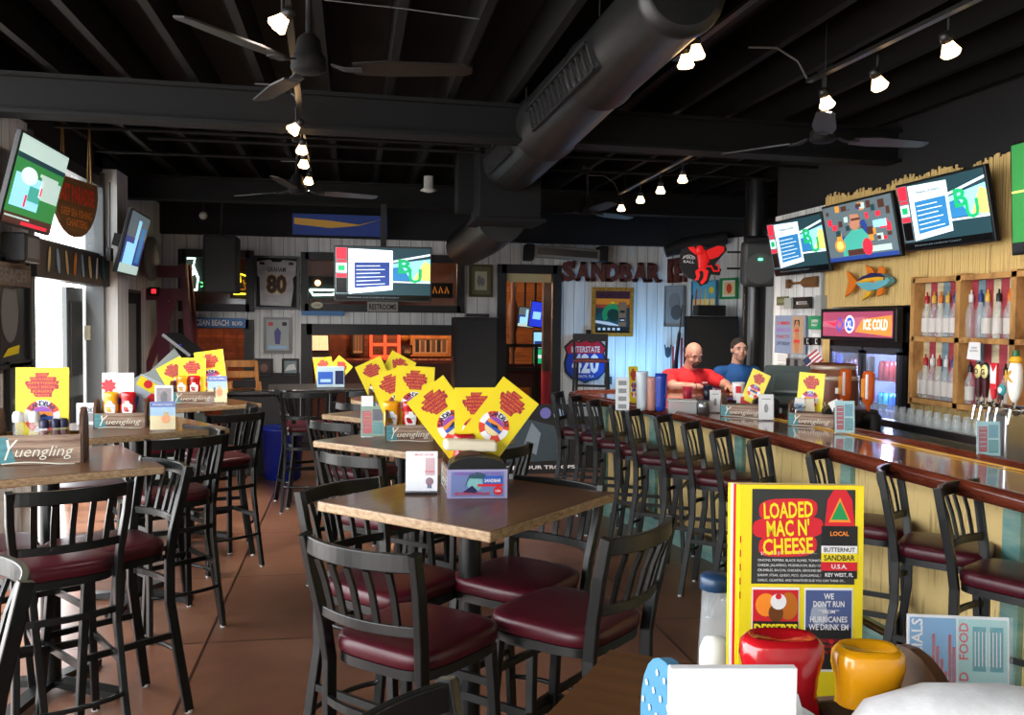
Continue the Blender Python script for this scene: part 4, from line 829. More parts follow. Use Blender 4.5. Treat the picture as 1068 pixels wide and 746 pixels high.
# ======================= LEFT WALL THINGS =======================
def lpos(px, py, out=.02): return aX(px, py, XL+out)
r = thing('hanging_sign', 'brown round-bottomed wooden sign with red letters hanging on ropes', 'sign', T(*aX(80, 216, XL+.22), radians(80)))
SB = mat('brown_sign_wood', '6a4a24', .6, tex=1, col2='8a6434', sc=(3, 3, 30))
pts = [(-.36, .22), (.36, .22)]+[(.38*cos(a), .2+.44*sin(a)) for a in [-pi*i/14 for i in range(1, 14)]]
mb = MB(); mb.prism(pts, 0, .03, SB); mb.text('LAST PARADISE', 0, .1, .13, mat('sign_red_letters', 'e8432a', .5), -.003, w=.6, bold=.04); mb.text('DEEP SEA FISHING', 0, -.05, .06, ORANGE, -.003, w=.5); mb.text('CHARTERS', 0, -.13, .06, ORANGE, -.003, w=.34); mb.build('sign_board', r)
ROPE = mat('rope', '8a6a3a', .8)
for s_ in (-.22, .22):
    mb = MB(); mb.sweep([(s_-.03, .0, .2), (s_, 0, .85), (s_+.03, 0, .2)], .014, .014, ROPE, 6); mb.build('rope', r)
# stickers and small surfboards on the door header
cols = [SAND, LBLUE, SAND, ORANGE, LBLUE, SAND, WHITE, TEALP]
for i in range(8):
    yv = 7.5+i*.22; mb = MB(); s_ = .05 if i % 2 else .035
    mb.ring([supe(s_*.6, .1, 0, 2), supe(s_*.6, .1, .006, 2)], cols[i]); o = mb.build('small_surfboard', label='small painted surfboard on the dark door header, '+['first', 'second', 'third', 'fourth', 'fifth', 'sixth', 'seventh', 'last'][i]+' from the left', cat='decoration', group='small surfboards on the header')
    o.matrix_world = T(XL+.064, yv, 2.15, 0, 0, pi/2) @ Matrix.Rotation(pi/2+(.25 if i % 3 else -.2), 4, 'Z')
# pictures left of the door
def picture(name, label, M, w, h, fm, art, fw=.03, cat='picture', mat_m=None, group=None):
    r = thing(name, label, cat, M, group); mb = MB()
    for s_ in (-1, 1): mb.box((s_*(w/2-fw/2), -.012, 0), (fw, .03, h), fm); mb.box((0, -.012, s_*(h/2-fw/2)), (w-2*fw, .03, fw), fm)
    mb.build('frame', r); mb = MB(); mb.box((0, 0, 0), (w-fw, .008, h-fw), mat_m or WHITE); art(mb, w-2*fw, h-2*fw, -.006); mb.build('picture_print', r); return r
p = lpos(15, 325); picture('picture', 'dark framed picture on the left wall beside the doorway', T(p.x, p.y-.05, p.z, pi/2), .62, .8, DWOOD, lambda m, w, h, y: (m.ell((-.05, y, .0), (w*.3, .002, h*.3), GREYP), m.flat([(-.2, -.32), (.1, -.3), (.12, -.24), (-.1, -.26)], y-.003, YEL)), .03, mat_m=mat('smoky_print', '20262a', .3))
p = lpos(20, 412); picture('picture', 'small dark frame low on the left wall beside the doorway', T(p.x, p.y, p.z, pi/2), .5, .5, BLACKP, lambda m, w, h, y: (m.rect(-.05, -.1, .02, .15, y, mat('small_gold_print', '7a7a30', .5)), m.rect(-.2, -.06, .2, -.02, y, GREYP)), .04, mat_m=mat('smoky_print', '20262a', .3))
p = lpos(14, 287, .05); mb = MB(); mb.box((0, 0, 0), (.7, .03, .16), mat('driftwood', '5a5048', .8, tex=1, col2='8a7a68', sc=(3, 3, 30))); mb.text('BEACH', 0, 0, .09, GREYP, -.017, w=.5); o = mb.build('wall_plank', label='weathered plank sign on the left wall under the television', cat='sign'); o.matrix_world = T(p.x, p.y-.05, p.z, pi/2)
p = lpos(22, 259, .1); MB(T(p.x, p.y, p.z, pi/2)).box((0, 0, 0), (.3, .16, .2), BLACKP, bev=.01).box((0, -.082, 0), (.22, .01, .14), GREYP).build('wall_speaker', label='small black box speaker under the left wall television', cat='speaker')
# cable and box on the post
mb = MB(); q = [lpos(114.5, y, .16) for y in (190, 215, 235, 255, 262)]; mb.sweep(q, .014, .014, BLACKP, 6); mb.M = T(*q[-1], pi/2); mb.box((0, 0, -.03), (.08, .05, .12), BLACKP, bev=.01); mb.build('wall_cable', label='black cable with plug box hanging down the pale post', cat='cable')
p = aX(158, 270, XL+.1); mb = MB(T(p.x, p.y, p.z, pi/2)); mb.M = mb.M @ Matrix.Rotation(pi/2, 4, 'X'); mb.lathe([(.001, -.03), (.25, -.03), (.26, 0), (.25, .03), (.001, .03)], GREYP, 24); o = mb.build('round_fan_guard', label='dark round disc on the wall behind the second left television', cat='wall disc')
p = lpos(137, 355); picture('picture', 'tall dark poster on the left wall past the pale post', T(p.x, p.y, p.z, pi/2), .7, 1.1, DWOOD, lambda m, w, h, y: m.rect(-.2, -.4, .2, .4, y, GREYP), mat_m=BLACKM)
# burgundy lifeguard stand
BURG = mat('burgundy_paint', '5a1c2c', .5)
r = thing('lifeguard_stand', 'burgundy painted wooden stand against the back left corner', 'wooden stand', T(aY(163, 330, 11.2).x, 11.2, 0) @ Matrix.Diagonal((.74, 1, 1, 1)))
for s_ in (-1, 1): MB().sweep([(s_*.62, 0, 0), (s_*.42, 0, 2.35)], .11, .11, BURG, up=(0, 1, 0)).build('front_post', r); MB().sweep([(s_*.62, .5, 0), (s_*.42, .3, 2.35)], .1, .1, BURG, up=(0, 1, 0)).build('back_post', r)
for z, n_ in ((2.25, .95), (1.98, 1.02)): MB().box((0, -.07, z), (n_, .04, .14), BURG).build('cross_board', r)
MB().sweep([(-.4, -.08, .5), (.3, -.08, 1.95)], .1, .03, BURG, up=(0, 1, 0)).build('brace', r); MB().sweep([(.15, -.1, .7), (.12, -.1, 2.0)], .18, .03, mat('burgundy_cloth', '5e2a3c', .8), up=(0, 1, 0)).build('draped_cloth', r)
p = aY(161, 304, 11.1); MB(T(*p)).box((0, 0, 0), (.12, .06, .1), BLACKM).box((0, -.035, 0), (.05, .01, .05), mat('exit_red_glow', (.8, .02, .03), es=2)).build('alarm_light', label='tiny red light box on the burgundy stand', cat='light')
# grey host stand
GREYC = mat('grey_green_plastic', '4a524e', .5)
r = thing('host_stand', 'grey sloping stand with a dark screen behind the left tables', 'stand', T(aY(160, 395, 9.0).x+.12, 9.0, 0, radians(-20)))
MB().prism([(-.45, 0), (.25, 0), (.3, 1.3), (.2, 1.42), (-.05, 1.2), (-.5, 1.02)], -.2, .2, GREYC).build('stand_body', r)
MB(T(.25, -.1, 1.45, 0, 0, radians(35))).box((0, 0, 0), (.34, .3, .03), BLACKP).build('screen', r)
MB(T(.26, -.22, 1.44)).box((0, 0, 0), (.03, .02, .03), em('blue_led', '3a3af0', 2)).build('indicator_light', r)
# wooden high chair
HCW = mat('light_high_chair_wood', 'b0763a', .45, tex=1, col2='8a5426', sc=(20, 20, 3))
p = aY(250, 400, 10.2); r = thing('high_chair', 'light wooden child high chair under the blue street sign', 'high chair', T(p.x, 10.45, 0, radians(12)) @ Matrix.Diagonal((.82, .9, .95, 1)))
for s_ in (-1, 1):
    for b_ in (-1, 1): MB().sweep([(s_*.27, b_*.24, 0), (s_*.2, b_*.17, 1.05 if b_ < 0 else 1.28)], .05, .035, HCW, up=(0, 1, 0)).build('leg', r)
for z in (.45, .7, .85, 1.0): MB().box((0, -.2, z), (.44, .02, .06), HCW).build('front_bar', r)
for z in (1.0, 1.12, 1.25): MB().box((0, .19, z), (.4, .02, .08), HCW).build('back_slat', r)
MB().box((0, 0, .6), (.4, .34, .03), HCW).build('seat', r); MB().box((0, -.22, 1.03), (.3, .03, .09), BLACKP).build('strap', r)
a_, b_ = aY(232, 412, 9.95), aY(300, 412, 9.95); r = thing('side_counter', 'low black counter below the wooden high chair at the back left', 'counter', T((a_.x+b_.x)/2, 10.0, 0)); MB().box((0, 0, .44), (b_.x-a_.x, .16, .88), BLACKM, bev=.01).build('counter_body', r); MB().box((0, 0, .9), (b_.x-a_.x+.06, .22, .04), BLACKP, bev=.008).build('counter_top', r)
# blue bin on the floor
p = az(294, 478, 0); MB(T(p.x+.12, 9.75, 0)).lathe([(.17, 0), (.19, .02), (.22, .5), (.24, .53), (.24, .56), (.2, .56)], mat('blue_bin_plastic', '14288a', .4), 24).build('bin', label='deep blue round bin on the floor at the back left', cat='bin')
# ======================= BACK WALL THINGS =======================
def B(x0, y0, x1, y1, out=.03): x, z, w, h = rectB(x0, y0, x1, y1, YB-out); return T(x, YB-out, z), w, h
def neon(mb, pts, r, m): mb.sweep([(x, 0, z) for x, z in pts], r*2, r*2, m, 6)
NW = em('neon_white', 'd0ffe8', 6); NY = em('neon_yellow', 'f0d030', 4); NO = em('neon_orange', 'b06820', .6); NB = em('neon_blue', '2040ff', 5); NG = em('neon_green', '50e070', 3)
r = thing('neon_sign', 'white and green neon bottle sign in the upper left window', 'neon sign', T(*aY(199, 286, YB+.02)))
mb = MB(); neon(mb, [(-.07, -.2), (-.1, -.05), (-.05, .1), (-.07, .2), (.05, .2), (.03, .1), (.09, -.05), (.07, -.2), (-.07, -.2)], .014, NW); neon(mb, [(-.05, -.12), (.04, .02), (-.03, .1)], .013, NW); neon(mb, [(.12, -.16), (.2, -.13), (.12, -.1)], .009, NG); mb.build('tubing', r); MB().box((0, .04, 0), (.3, .015, .44), BLACKM).build('backing', r)
r = thing('neon_sign', 'small yellow and orange neon sign in the upper left window, right end', 'neon sign', T(*aY(252, 297, YB+.02)))
mb = MB(); neon(mb, [(-.1, -.12), (.1, -.12), (.06, .02), (.1, .1), (-.02, .14), (-.02, .04), (-.1, -.12)], .014, NY); neon(mb, [(-.06, -.06), (.05, -.06), (.02, .06)], .012, NO); mb.build('tubing', r); MB().box((0, .04, 0), (.3, .015, .36), BLACKM).build('backing', r)
r = thing('neon_sign', 'pale boat-shaped neon sign in the window left of the back television', 'neon sign', T(*aY(333, 300, YB+.02)))
mb = MB(); neon(mb, [(-.12, -.03), (-.08, -.1), (.18, -.09), (.22, -.03), (-.12, -.03)], .014, NW); mb.disc(-.02, .06, .04, -.01, em('neon_peach', 'ffb080', 4), 12); mb.build('tubing', r); MB().box((0, .04, 0), (.4, .015, .3), BLACKM).build('backing', r)
r = thing('neon_sign', 'dim gold neon letters in the window right of the back television', 'neon sign', T(*aY(461, 303, YB+.02)))
mb = MB(); [neon(mb, [(-.12+.08*k, -.04), (-.1+.08*k, .05), (-.07+.08*k, -.04)], .009, NO) for k in range(3)]; mb.build('tubing', r); MB().box((0, .04, 0), (.3, .015, .2), BLACKM).build('backing', r)
# hanging speaker before window 1
x, z, w, h = rectB(214, 247, 249, 306, 10.6); r = thing('hanging_speaker', 'black loudspeaker hanging from the ceiling before the upper left window', 'speaker', T(x, 10.6, z)); MB().box((0, 0, 0), (w, .35, h), BLACKM, bev=.02).build('cabinet', r); MB().box((0, -.18, -h*.02), (w*.86, .01, h*.86), mat('speaker_mesh', (.02, .02, .02), .9)).build('grille', r); MB().cyl((0, 0, h/2), (0, 0, 3.2-z), .02, .02, BLACKM).build('pole', r)
# jersey in frame
M, w, h = B(265, 267, 312, 323)
def jersey(mb, w, h, y):
    J = mat('white_jersey', 'c8c8c8', .8, tex=1, col2='a8a8ac', sc=(5, 5, 9))
    mb.prism([(-.40*w, -.46*h), (.36*w, -.48*h), (.42*w, -.1*h), (.40*w, .1*h), (.48*w, .16*h), (.49*w, .44*h), (.16*w, .47*h), (.1*w, .42*h), (-.1*w, .42*h), (-.16*w, .47*h), (-.48*w, .42*h), (-.47*w, .14*h), (-.42*w, .1*h)], y-.02, y-.001, J)
    BN = mat('brown_number', '3a2618', .6); mb.text('GRAHAM', 0, .27*h, .1*h, INK, y-.021, w=.45*w); mb.text('80', 0, -.02*h, .34*h, BN, y-.021, w=.5*w, bold=.05); mb.text('80', 0, -.02*h, .34*h, GOLD, y-.0205, w=.53*w, bold=.09)
    for s_ in (-1, 1): mb.rect(s_*.36*w-.06*w, .36*h, s_*.36*w+.06*w, .42*h, y-.021, BN)
picture('framed_jersey', 'framed white football jersey lettered GRAHAM 80 on the back wall', M, w, h, BLACKP, jersey, .03, 'framed jersey', BLACKM)
M, w, h = B(275, 331, 304, 368); picture('picture', 'silver framed poster with a player directly under the jersey', M, w, h, mat('pewter_frame', (.12, .12, .12), .4, .5), lambda m, w, h, y: (m.rect(-w*.4, h*.3, -w*.2, h*.42, y, RED), m.rect(w*.2, h*.3, w*.4, h*.42, y, INK), m.flat([(-w*.1, -h*.3), (w*.1, -h*.3), (w*.15, h*.1), (0, h*.25), (-w*.15, h*.1)], y, mat('violet_print', '4a4a8a', .5)), m.rect(-w*.4, -h*.45, w*.4, -h*.35, y, LBLUE)), mat_m=mat('silver_print', 'a0a8a8', .4))
DKPH = mat('dark_brown_photo', '3a2a24', .4)
M, w, h = B(266, 374, 285, 394); picture('picture', 'small dark framed photo below the jersey, left of the pair', M, w, h, BLACKP, lambda m, w, h, y: m.ell((0, y, 0), (w*.3, .002, h*.3), mat('faded_rose', '7a5a54', .5)), .03, mat_m=DKPH)
M, w, h = B(294, 374, 312, 394); picture('picture', 'small framed pale landscape below the jersey, right of the pair', M, w, h, BLACKP, lambda m, w, h, y: m.flat([(-w*.45, -h*.2), (w*.45, -h*.1), (w*.3, h*.3), (-w*.2, h*.2)], y, WHITE), .03, mat_m=mat('misty_print', '8a9aa0', .5))
# OCEAN BEACH BLVD
M, w, h = B(196, 334, 255, 341, .16)
x, z, w, h = rectB(196, 331.5, 256, 341.5, YB-.12); mb = MB(T(x, YB-.12, z, 0, 0, .01)); mb.box((0, 0, 0), (w, .02, h), mat('street_sign_blue', '1c6aa8', .4)); mb.text('OCEAN BEACH', -w*.12, 0, h*.6, WHITE, -.0115, w=w*.66, bold=.03); mb.text('BLVD', w*.36, -.005, h*.4, WHITE, -.0115, w=w*.18, bold=.03); mb.build('street_sign', label='blue street sign reading OCEAN BEACH BLVD across the left opening', cat='sign')
M, w, h = B(383, 315, 415, 325, .1); mb = MB(M); mb.box((0, 0, 0), (w, .02, h), mat('grey_board', '9a9a92', .6)); mb.text('RESTROOMS', 0, 0, h*.55, INK, -.0115, w=w*.88, bold=.03); mb.build('sign', label='pale board reading RESTROOMS under the back television', cat='sign')
M, w, h = B(324, 315, 337, 322, .1); mb = MB(M); mb.ell((0, 0, 0), (w/2, .012, h/2), mat('cream_oval', 'c8c4a8', .5)); mb.text('CAFE', 0, 0, h*.3, GREYP, -.0135, w=w*.5); mb.build('oval_plaque', label='cream oval plaque on the dark beam left of the restrooms board', cat='sign')
mb = MB(T(aY(337, 327, YB-.08).x, YB-.08, aY(337, 327, YB).z)); mb.box((0, 0, 0), (.55, .02, .06), mat('street_sign_blue', '1c6aa8', .4)); mb.build('blue_strip_sign', label='thin dark blue strip sign under the cream oval plaque', cat='sign')
M, w, h = B(489, 276, 514, 310); picture('picture', 'gold framed small sketch above the black speaker cabinet', M, w, h, mat('dark_gold_frame', '4a3c1c', .4), lambda m, w, h, y: (m.rect(-w*.32, -h*.34, w*.32, h*.34, y, mat('cream_sketch', 'b8b49a', .6)), m.ell((-w*.08, y-.001, 0), (w*.12, .001, h*.2), GREYP), m.ell((w*.1, y-.001, -h*.04), (w*.1, .001, h*.16), GREYP)), .035, mat_m=mat('olive_mount', '6a6a48', .6))
# black speaker cabinet
def cabinet(label, px0, py0, px1, py1, Y, z0, dp=.5):
    x, z, w, h = rectB(px0, py0, px1, py1, Y); h = z+h/2-z0; r = thing('speaker_cabinet', label, 'speaker', T(x, Y+dp/2, z0+h/2))
    MB().box((0, 0, 0), (w, dp, h), BLACKM, bev=.015).build('cabinet', r); mb = MB(); mb.box((0, -dp/2-.008, 0), (w*.92, .016, h*.95), mat('speaker_mesh', (.02, .02, .02), .9)); mb.build('grille', r)
    for s_ in (-1, 1): MB().box((s_*(w/2+.004), 0, h*.2), (.012, .14, .05), BLACKP).build('handle', r)
    return r
cabinet('tall black speaker cabinet standing left of the back doorway', 475, 331, 519, 420, 10.9, .0)
mb = MB(T(*aY(497, 329, 11.1))); mb.box((0, 0, 0), (.3, .2, .04), BLACKP, bev=.01); mb.build('flat_black_box', label='flat black box on top of the tall speaker left of the doorway', cat='box')
# plaque above the door
M, w, h = B(544, 277, 562, 281, .06); MB(M).box((0, 0, 0), (w, .01, .06), WHITE).build('small_notice', label='small white notice over the back doorway', cat='sign')
# SANDBAR letters and KEY WEST boards
RB = mat('rust_brown_letters', '4c241c', .7, tex=1, col2='6a3426', sc=(12, 12, 12))
pxs = [(586, 601), (601, 616), (617, 632), (632, 647), (647, 660), (661, 676), (676, 690)]
def serif(mb, ch, w, h):
    for fx, top in {'A': ((.1, 0), (.9, 0), (.5, 1)), 'N': ((.12, 0), (.1, 1), (.9, 1)), 'D': ((.14, 0), (.14, 1)), 'B': ((.14, 0), (.14, 1)), 'R': ((.14, 0), (.14, 1), (.92, 0)), 'S': ((.08, 0), (.9, 1))}[ch]: mb.box(((fx-.5)*w*.92, .025, (h/2-.012)*(1 if top else -1)), (w*.34 if ch != 'S' else w*.12, .05, h*.13 if ch != 'S' else h*.3), RB)
    return mb
for ch, (a, b), i in zip('SANDBAR', pxs, range(7)):
    x, z, w, h = rectB(a, 273+i*.25, b, 292+i*.25, YB-.1); serif(MB().text(ch, 0, 0, h, RB, 0, w=w*.96, depth=.05, bold=.05), ch, w, h).build('wall_letter', label='large rust brown wall letter %s%s of the bar name' % (ch, {1: ', the first A', 5: ', the second A'}.get(i, '')), cat='letter', group='rust brown wall letters').matrix_world = T(x, YB-.1, z)
def ang(px, py, out=.06):   # point on the angled wall
    n = Vector((-1.9, -.75, 0)).normalized(); o = Vector((4.28, 12, 0))+n*out; d = ray(px, py); c = Vector((0, 0, EYE)); t = (o-c).dot(n)/d.dot(n); return c+d*t
AZ = atan2(-1.9, .75)
def A(x0, y0, x1, y1, out=.06): a, b, c, d = ang(x0, (y0+y1)/2, out), ang(x1, (y0+y1)/2, out), ang((x0+x1)/2, y0, out), ang((x0+x1)/2, y1, out); m = (a+b)/2; return T(m.x, m.y, (c.z+d.z)/2, AZ), (Vector((b.x-a.x, b.y-a.y, 0))).length, c.z-d.z
for ch, (a, b), (c_, d_), lb in (('K', (696, 702), (271, 293), 'letter K'), ('E', (703, 709), (270, 292.5), 'letter E'), ('Y', (710, 717), (269, 292), 'letter Y'), ('W', (720, 729), (267, 290), 'letter W half hidden by the winged sign'), ('E', (730, 736), (266, 289), 'letter E mostly hidden by the winged sign')):
    M, w, h = A(a, c_, b, d_); o = MB().text(ch, 0, 0, h, RB, 0, w=w*1.05, depth=.05, bold=.07).build('wall_letter', label='rust brown wall '+lb+' on the angled wall', cat='letter', group='rust brown wall letters'); o.matrix_world = M
# heater unit above the letters
x, z, w, h = rectB(545, 256, 634, 273, 11.6); r = thing('ceiling_heater', 'pale long heater unit under the ceiling left above the wall letters', 'heater', T(x, 11.6, z))
MB().box((0, 0, 0), (w*.8, .2, h*.7), mat('dull_metal', (.25, .25, .24), .5, .3), (0, .05, 0), bev=.01).build('heater_body', r); MB().box((0, -.11, 0), (w*.7, .01, h*.42), mat('dark_reflector', (.09, .09, .09), .3, .8), (0, .05, 0)).build('reflector', r)
for s_ in (-1, 1): MB().box((s_*w*.43, 0, 0), (w*.1, .24, h), BLACKM, (0, .05, 0), bev=.02).build('end_cap', r)
x, z, w, h = rectB(690, 252, 748, 268, 11.0); MB(T(x, 10.8, z+.03, -.3)).sweep([(-w/2, 0, -h*.4), (-w*.2, 0, 0), (w*.1, 0, h*.2), (w/2, 0, h*.5)], [.3, .34, .34, .3], [.15, .2, .2, .16], BLACKM, 12).build('ceiling_projector', label='dark bulky projector hanging under the ceiling above the brown boards', cat='projector')
# tiki picture
M, w, h = B(617, 300, 660, 351)
BAMF = mat('bamboo_frame', 'b8862e', .45, tex=1, col2='8a5c1a', sc=(30, 30, 30))
def tiki(mb, w, h, y):
    q = lambda a, b, c, d, m, k: mb.rect(a*w, b*h, c*w, d*h, y-.001*k, m)
    q(-.5, -.5, .5, .5, mat('painting_dusk', '2a3a44', .5), 0); q(-.5, .3, .5, .5, mat('painting_plum', '4a2230', .5), 1); q(-.5, .14, .5, .32, ORANGE, 1.5); q(-.5, .1, .5, .18, mat('painting_rust', 'b0482a', .5), 1.7); mb.disc(0, .2*h, .06*w, y-.002, YEL, 12)
    mb.flat([(-.5*w, -.1*h), (-.3*w, .02*h), (-.1*w, .14*h), (.2*w, .16*h), (.4*w, 0), (.4*w, -.3*h), (-.5*w, -.3*h)], y-.0025, mat('painting_teal', '14505a', .5)); mb.ann(.0, -.06*h, .16*w, .3*w, y-.003, mat('painting_green', '2a9a58', .5), 20, 220, 16); mb.disc(.04*w, -.08*h, .18*w, y-.0032, mat('painting_deep', '0c3a2c', .5), 16)
    mb.flat([(-.5*w, -.2*h), (-.1*w, -.24*h), (.3*w, -.34*h), (-.1*w, -.32*h), (-.5*w, -.26*h)], y-.0034, WHITE); q(-.5, -.5, .5, -.36, INK, 3.3); [mb.rect((-.42+.14*i)*w, -.44*h, (-.34+.14*i)*w, -.38*h, y-.004, WHITE) for i in range(5)]
    q(.18, -.34, .4, .24, mat('tiki_wood', '8a6a4a', .6), 4); q(.14, .1, .44, .16, mat('tiki_wood', '8a6a4a', .6), 4.2); q(.22, -.02, .36, .04, INK, 5); q(.2, -.24, .38, -.14, INK, 5); q(.23, -.21, .35, -.18, WHITE, 6); [mb.flat([(-.4*w+.2*w*i, .34*h), (-.3*w+.2*w*i, .46*h), (-.2*w+.2*w*i, .36*h), (-.3*w+.2*w*i, .4*h)], y-.003, mat('palm_dark', '1c1420', .5)) for i in range(2)]
picture('tiki_picture', 'bamboo framed painting of a carved idol and green wave at sunset', M, w, h, BAMF, tiki, .05)
# route shield
x, z, w, h = rectB(588, 353, 633, 400, YB-.06)
def shield(s_): return [(a*s_*w/2, b*s_*h/2) for a, b in ((-.62, .95), (-.3, .86), (0, .96), (.3, .86), (.62, .95), (.98, .62), (.86, .35), (.98, -.1), (.92, -.5), (.6, -.82), (.2, -.9), (0, -1), (-.2, -.9), (-.6, -.82), (-.92, -.5), (-.98, -.1), (-.86, .35), (-.98, .62))]
mb = MB(T(x, YB-.06, z)); mb.prism(shield(1), 0, .04, INK); mb.flat(shield(.93), -.002, mat('shield_blue', '1a3ca8', .4)); S2 = [p_ for p_ in shield(.93) if p_[1] > h*.14]; mb.flat([p_ for p_ in S2], -.004, mat('shield_red', 'b82030', .4)); mb.text('INTERSTATE', 0, h*.26, h*.13, WHITE, -.006, w=w*.66); mb.text('420', 0, -h*.05, h*.4, WHITE, -.006, w=w*.62, bold=.04); mb.text('BEACH, FLA', 0, -h*.34, h*.06, WHITE, -.006, w=w*.4); mb.build('route_shield', label='red and blue route shield sign reading 420 on the back wall', cat='sign')
M, w, h = B(611, 344, 616, 351); MB(M).box((0, 0, 0), (w, .03, h), BLACKP).build('switch_plate', label='tiny black switch plate left of the idol painting', cat='switch')
M, w, h = B(631, 393, 638, 401); MB(M).box((0, 0, 0), (w, .03, h), BLACKP).build('switch_plate', label='small black outlet plate right of the route shield', cat='switch')
# support our troops poster
x, z, w, h = rectB(506, 424, 602, 499, 9.75); mb = MB(T(x, 9.75, z+.02, 0, -.04)); mb.box((0, .01, 0), (w, .02, h), INK); mb.flat([(-w*.35, -h*.3), (-w*.3, h*.1), (-w*.05, h*.3), (w*.25, h*.2), (w*.35, -h*.28)], -.001, mat('poster_smoke', '3a4850', .5)); mb.flat([(-w*.1, -h*.1), (0, h*.25), (w*.1, h*.1), (w*.05, -h*.2)], -.002, mat('poster_pale', '7a8a94', .5)); mb.disc(w*.15, h*.38, w*.06, -.002, mat('poster_violet', '6a6ab0', .5), 12); mb.disc(w*.3, h*.36, w*.06, -.002, mat('poster_light', '9ab4d0', .5), 12); mb.text('SUPPORT OUR TROOPS', 0, -h*.37, h*.05, WHITE, -.003, w=w*.95); mb.build('poster', label='dark standing poster reading SUPPORT OUR TROOPS behind the bar stools', cat='poster')
# angled wall pictures
M, w, h = A(694, 298, 714, 341); picture('picture', 'grey pencil drawing pinned on the angled wall', M, w, h, mat('silver_edge', (.2, .2, .2), .5), lambda m, w, h, y: (m.ell((0, y, h*.1), (w*.3, .002, h*.24), GREYP), m.ell((w*.1, y-.001, -h*.15), (w*.3, .002, h*.2), mat('charcoal_smudge', (.08, .08, .08), .6))), .012, mat_m=mat('drawing_grey', '8a8e90', .6))
M, w, h = A(722, 293, 748, 325); picture('picture', 'bright beach painting on the angled wall beneath the brown boards', M, w, h, mat('sky_edge', '4a90b0', .5), lambda m, w, h, y: (m.rect(-w*.5, -h*.5, w*.5, -h*.1, y, SAND), [m.flat([(-w*.4+w*.2*i, -h*.4), (-w*.34+w*.2*i, -h*.4), (-w*.3+w*.18*i, h*.3), (-w*.36+w*.2*i, h*.2)], y-.001, [RED, ORANGE, YEL, GREENP][i]) for i in range(4)], m.disc(w*.3, h*.2, w*.1, y-.001, YEL)), .012, mat_m=mat('bright_sky_print', '5ab0d0', .5))
M, w, h = A(752, 290, 770, 312); picture('picture', 'green framed small painting near the black column', M, w, h, GREENP, lambda m, w, h, y: (m.rect(-w*.4, -h*.4, w*.4, h*.4, y, SAND), m.ell((0, y-.001, 0), (w*.2, .001, h*.3), mat('coral_print', 'd8452e', .5))), .03)
# red winged sign on bracket
r = thing('winged_sign', 'red winged figure sign with black oval badge hung on a bracket', 'sign', T(*aY(733, 274, 9.3), radians(-14)))
p = aY(733, 274, 9.3); S_ = .46
RG = mat('red_sign_plastic', (.75, .012, .012), .35, es=.35)
mb = MB(); mb.prism([(a*S_, b*S_) for a, b in ((-.55, .05), (-.5, .32), (-.3, .42), (-.1, .44), (.1, .36), (.3, .42), (.52, .44), (.56, .3), (.4, .1), (.3, -.02), (.44, -.16), (.4, -.3), (.2, -.28), (.12, -.5), (-.05, -.56), (-.16, -.42), (-.35, -.36), (-.5, -.2))], 0, .06, BLACKP); mb.build('sign_body', r)
mb = MB(); f = lambda pts: mb.flat([(a*S_, b*S_) for a, b in pts], -.004, RG)
mb.sweep([(-.05*S_, -.004, .28*S_), (.02*S_, -.004, .05*S_), (-.02*S_, -.004, -.14*S_)], [.1, .13, .08], .01, RG, 8, up=(0, 1, 0)); mb.ell((-.08*S_, -.01, .3*S_), (.045, .012, .05), RG, 12, 8)
f([(0, .12), (.1, .3), (.34, .4), (.5, .38), (.5, .28), (.36, .14), (.2, .08)]); f([(-.12, .24), (-.22, .38), (-.36, .36), (-.3, .28), (-.16, .18)]); f([(.0, -.1), (.14, -.2), (.1, -.4), (.0, -.52), (-.06, -.48), (.02, -.36), (.02, -.24), (-.06, -.14)]); f([(-.06, -.12), (-.18, -.2), (-.14, -.36), (-.2, -.42), (-.1, -.42), (-.06, -.3), (-.08, -.22), (.02, -.16)])
mb.sweep([(x_*S_, -.006, z_*S_) for x_, z_ in ((.04, -.1), (.2, -.08), (.26, -.2), (.38, -.2), (.38, -.08), (.3, -.04))], .022, .01, RG, 6, up=(0, 1, 0))
mb.text('FIRE', -.33*S_, .12*S_, .07*S_, WHITE, -.006, w=.26*S_, rot=-.05); mb.text('BALL', -.33*S_, .02*S_, .06*S_, WHITE, -.006, w=.26*S_, rot=-.05); mb.ann(-.33*S_, .0, .17*S_, .185*S_, -.006, WHITE, 30, 150, 12); mb.build('red_figure', r)
for z in (.12, -.06): MB().box((.45, .04, z), (.36, .03, .02), BLACKM).build('bracket_arm', r)
# column with loudspeaker
pc_ = aY(786, 340, 9.25); r = thing('column', 'black round column behind the bar under the loudspeaker', 'column', T(pc_.x, 9.25, 0)); MB().cyl((0, 0, 0), (0, 0, 3.3), .125, .125, mat('glossy_black_post', (.012, .012, .013), .25), 28).build('shaft', r); MB().lathe([(.17, 0), (.17, .05), (.13, .08)], BLACKM, 24).build('base_ring', r)
x, z, w, h = rectB(775, 252, 808, 299, 8.9); r = thing('loudspeaker', 'black rounded loudspeaker with green light mounted on the column', 'speaker', T(x, 8.9, z, radians(-18), radians(8)))
MB().box((0, .05, 0), (w, .26, h), DKGREY, bev=.05, seg=3).build('cabinet', r); MB().prism([(w*.44*cos(a), -h*.1+h*.36*sin(a)*(1 if sin(a) > 0 else .9)) for a in [2*pi*k/24 for k in range(24)]], -.09, -.07, mat('speaker_grille_grey', (.09, .095, .095), .8)).build('grille', r); MB().box((0, -.1, h*.12), (.04, .01, .02), em('green_led', '50ffb0', 6)).build('indicator_light', r)
MB().box((w*.1, .0, h*.55), (w*1.05, .34, h*.12), BLACKM, bev=.02).build('mounting_cradle', r)
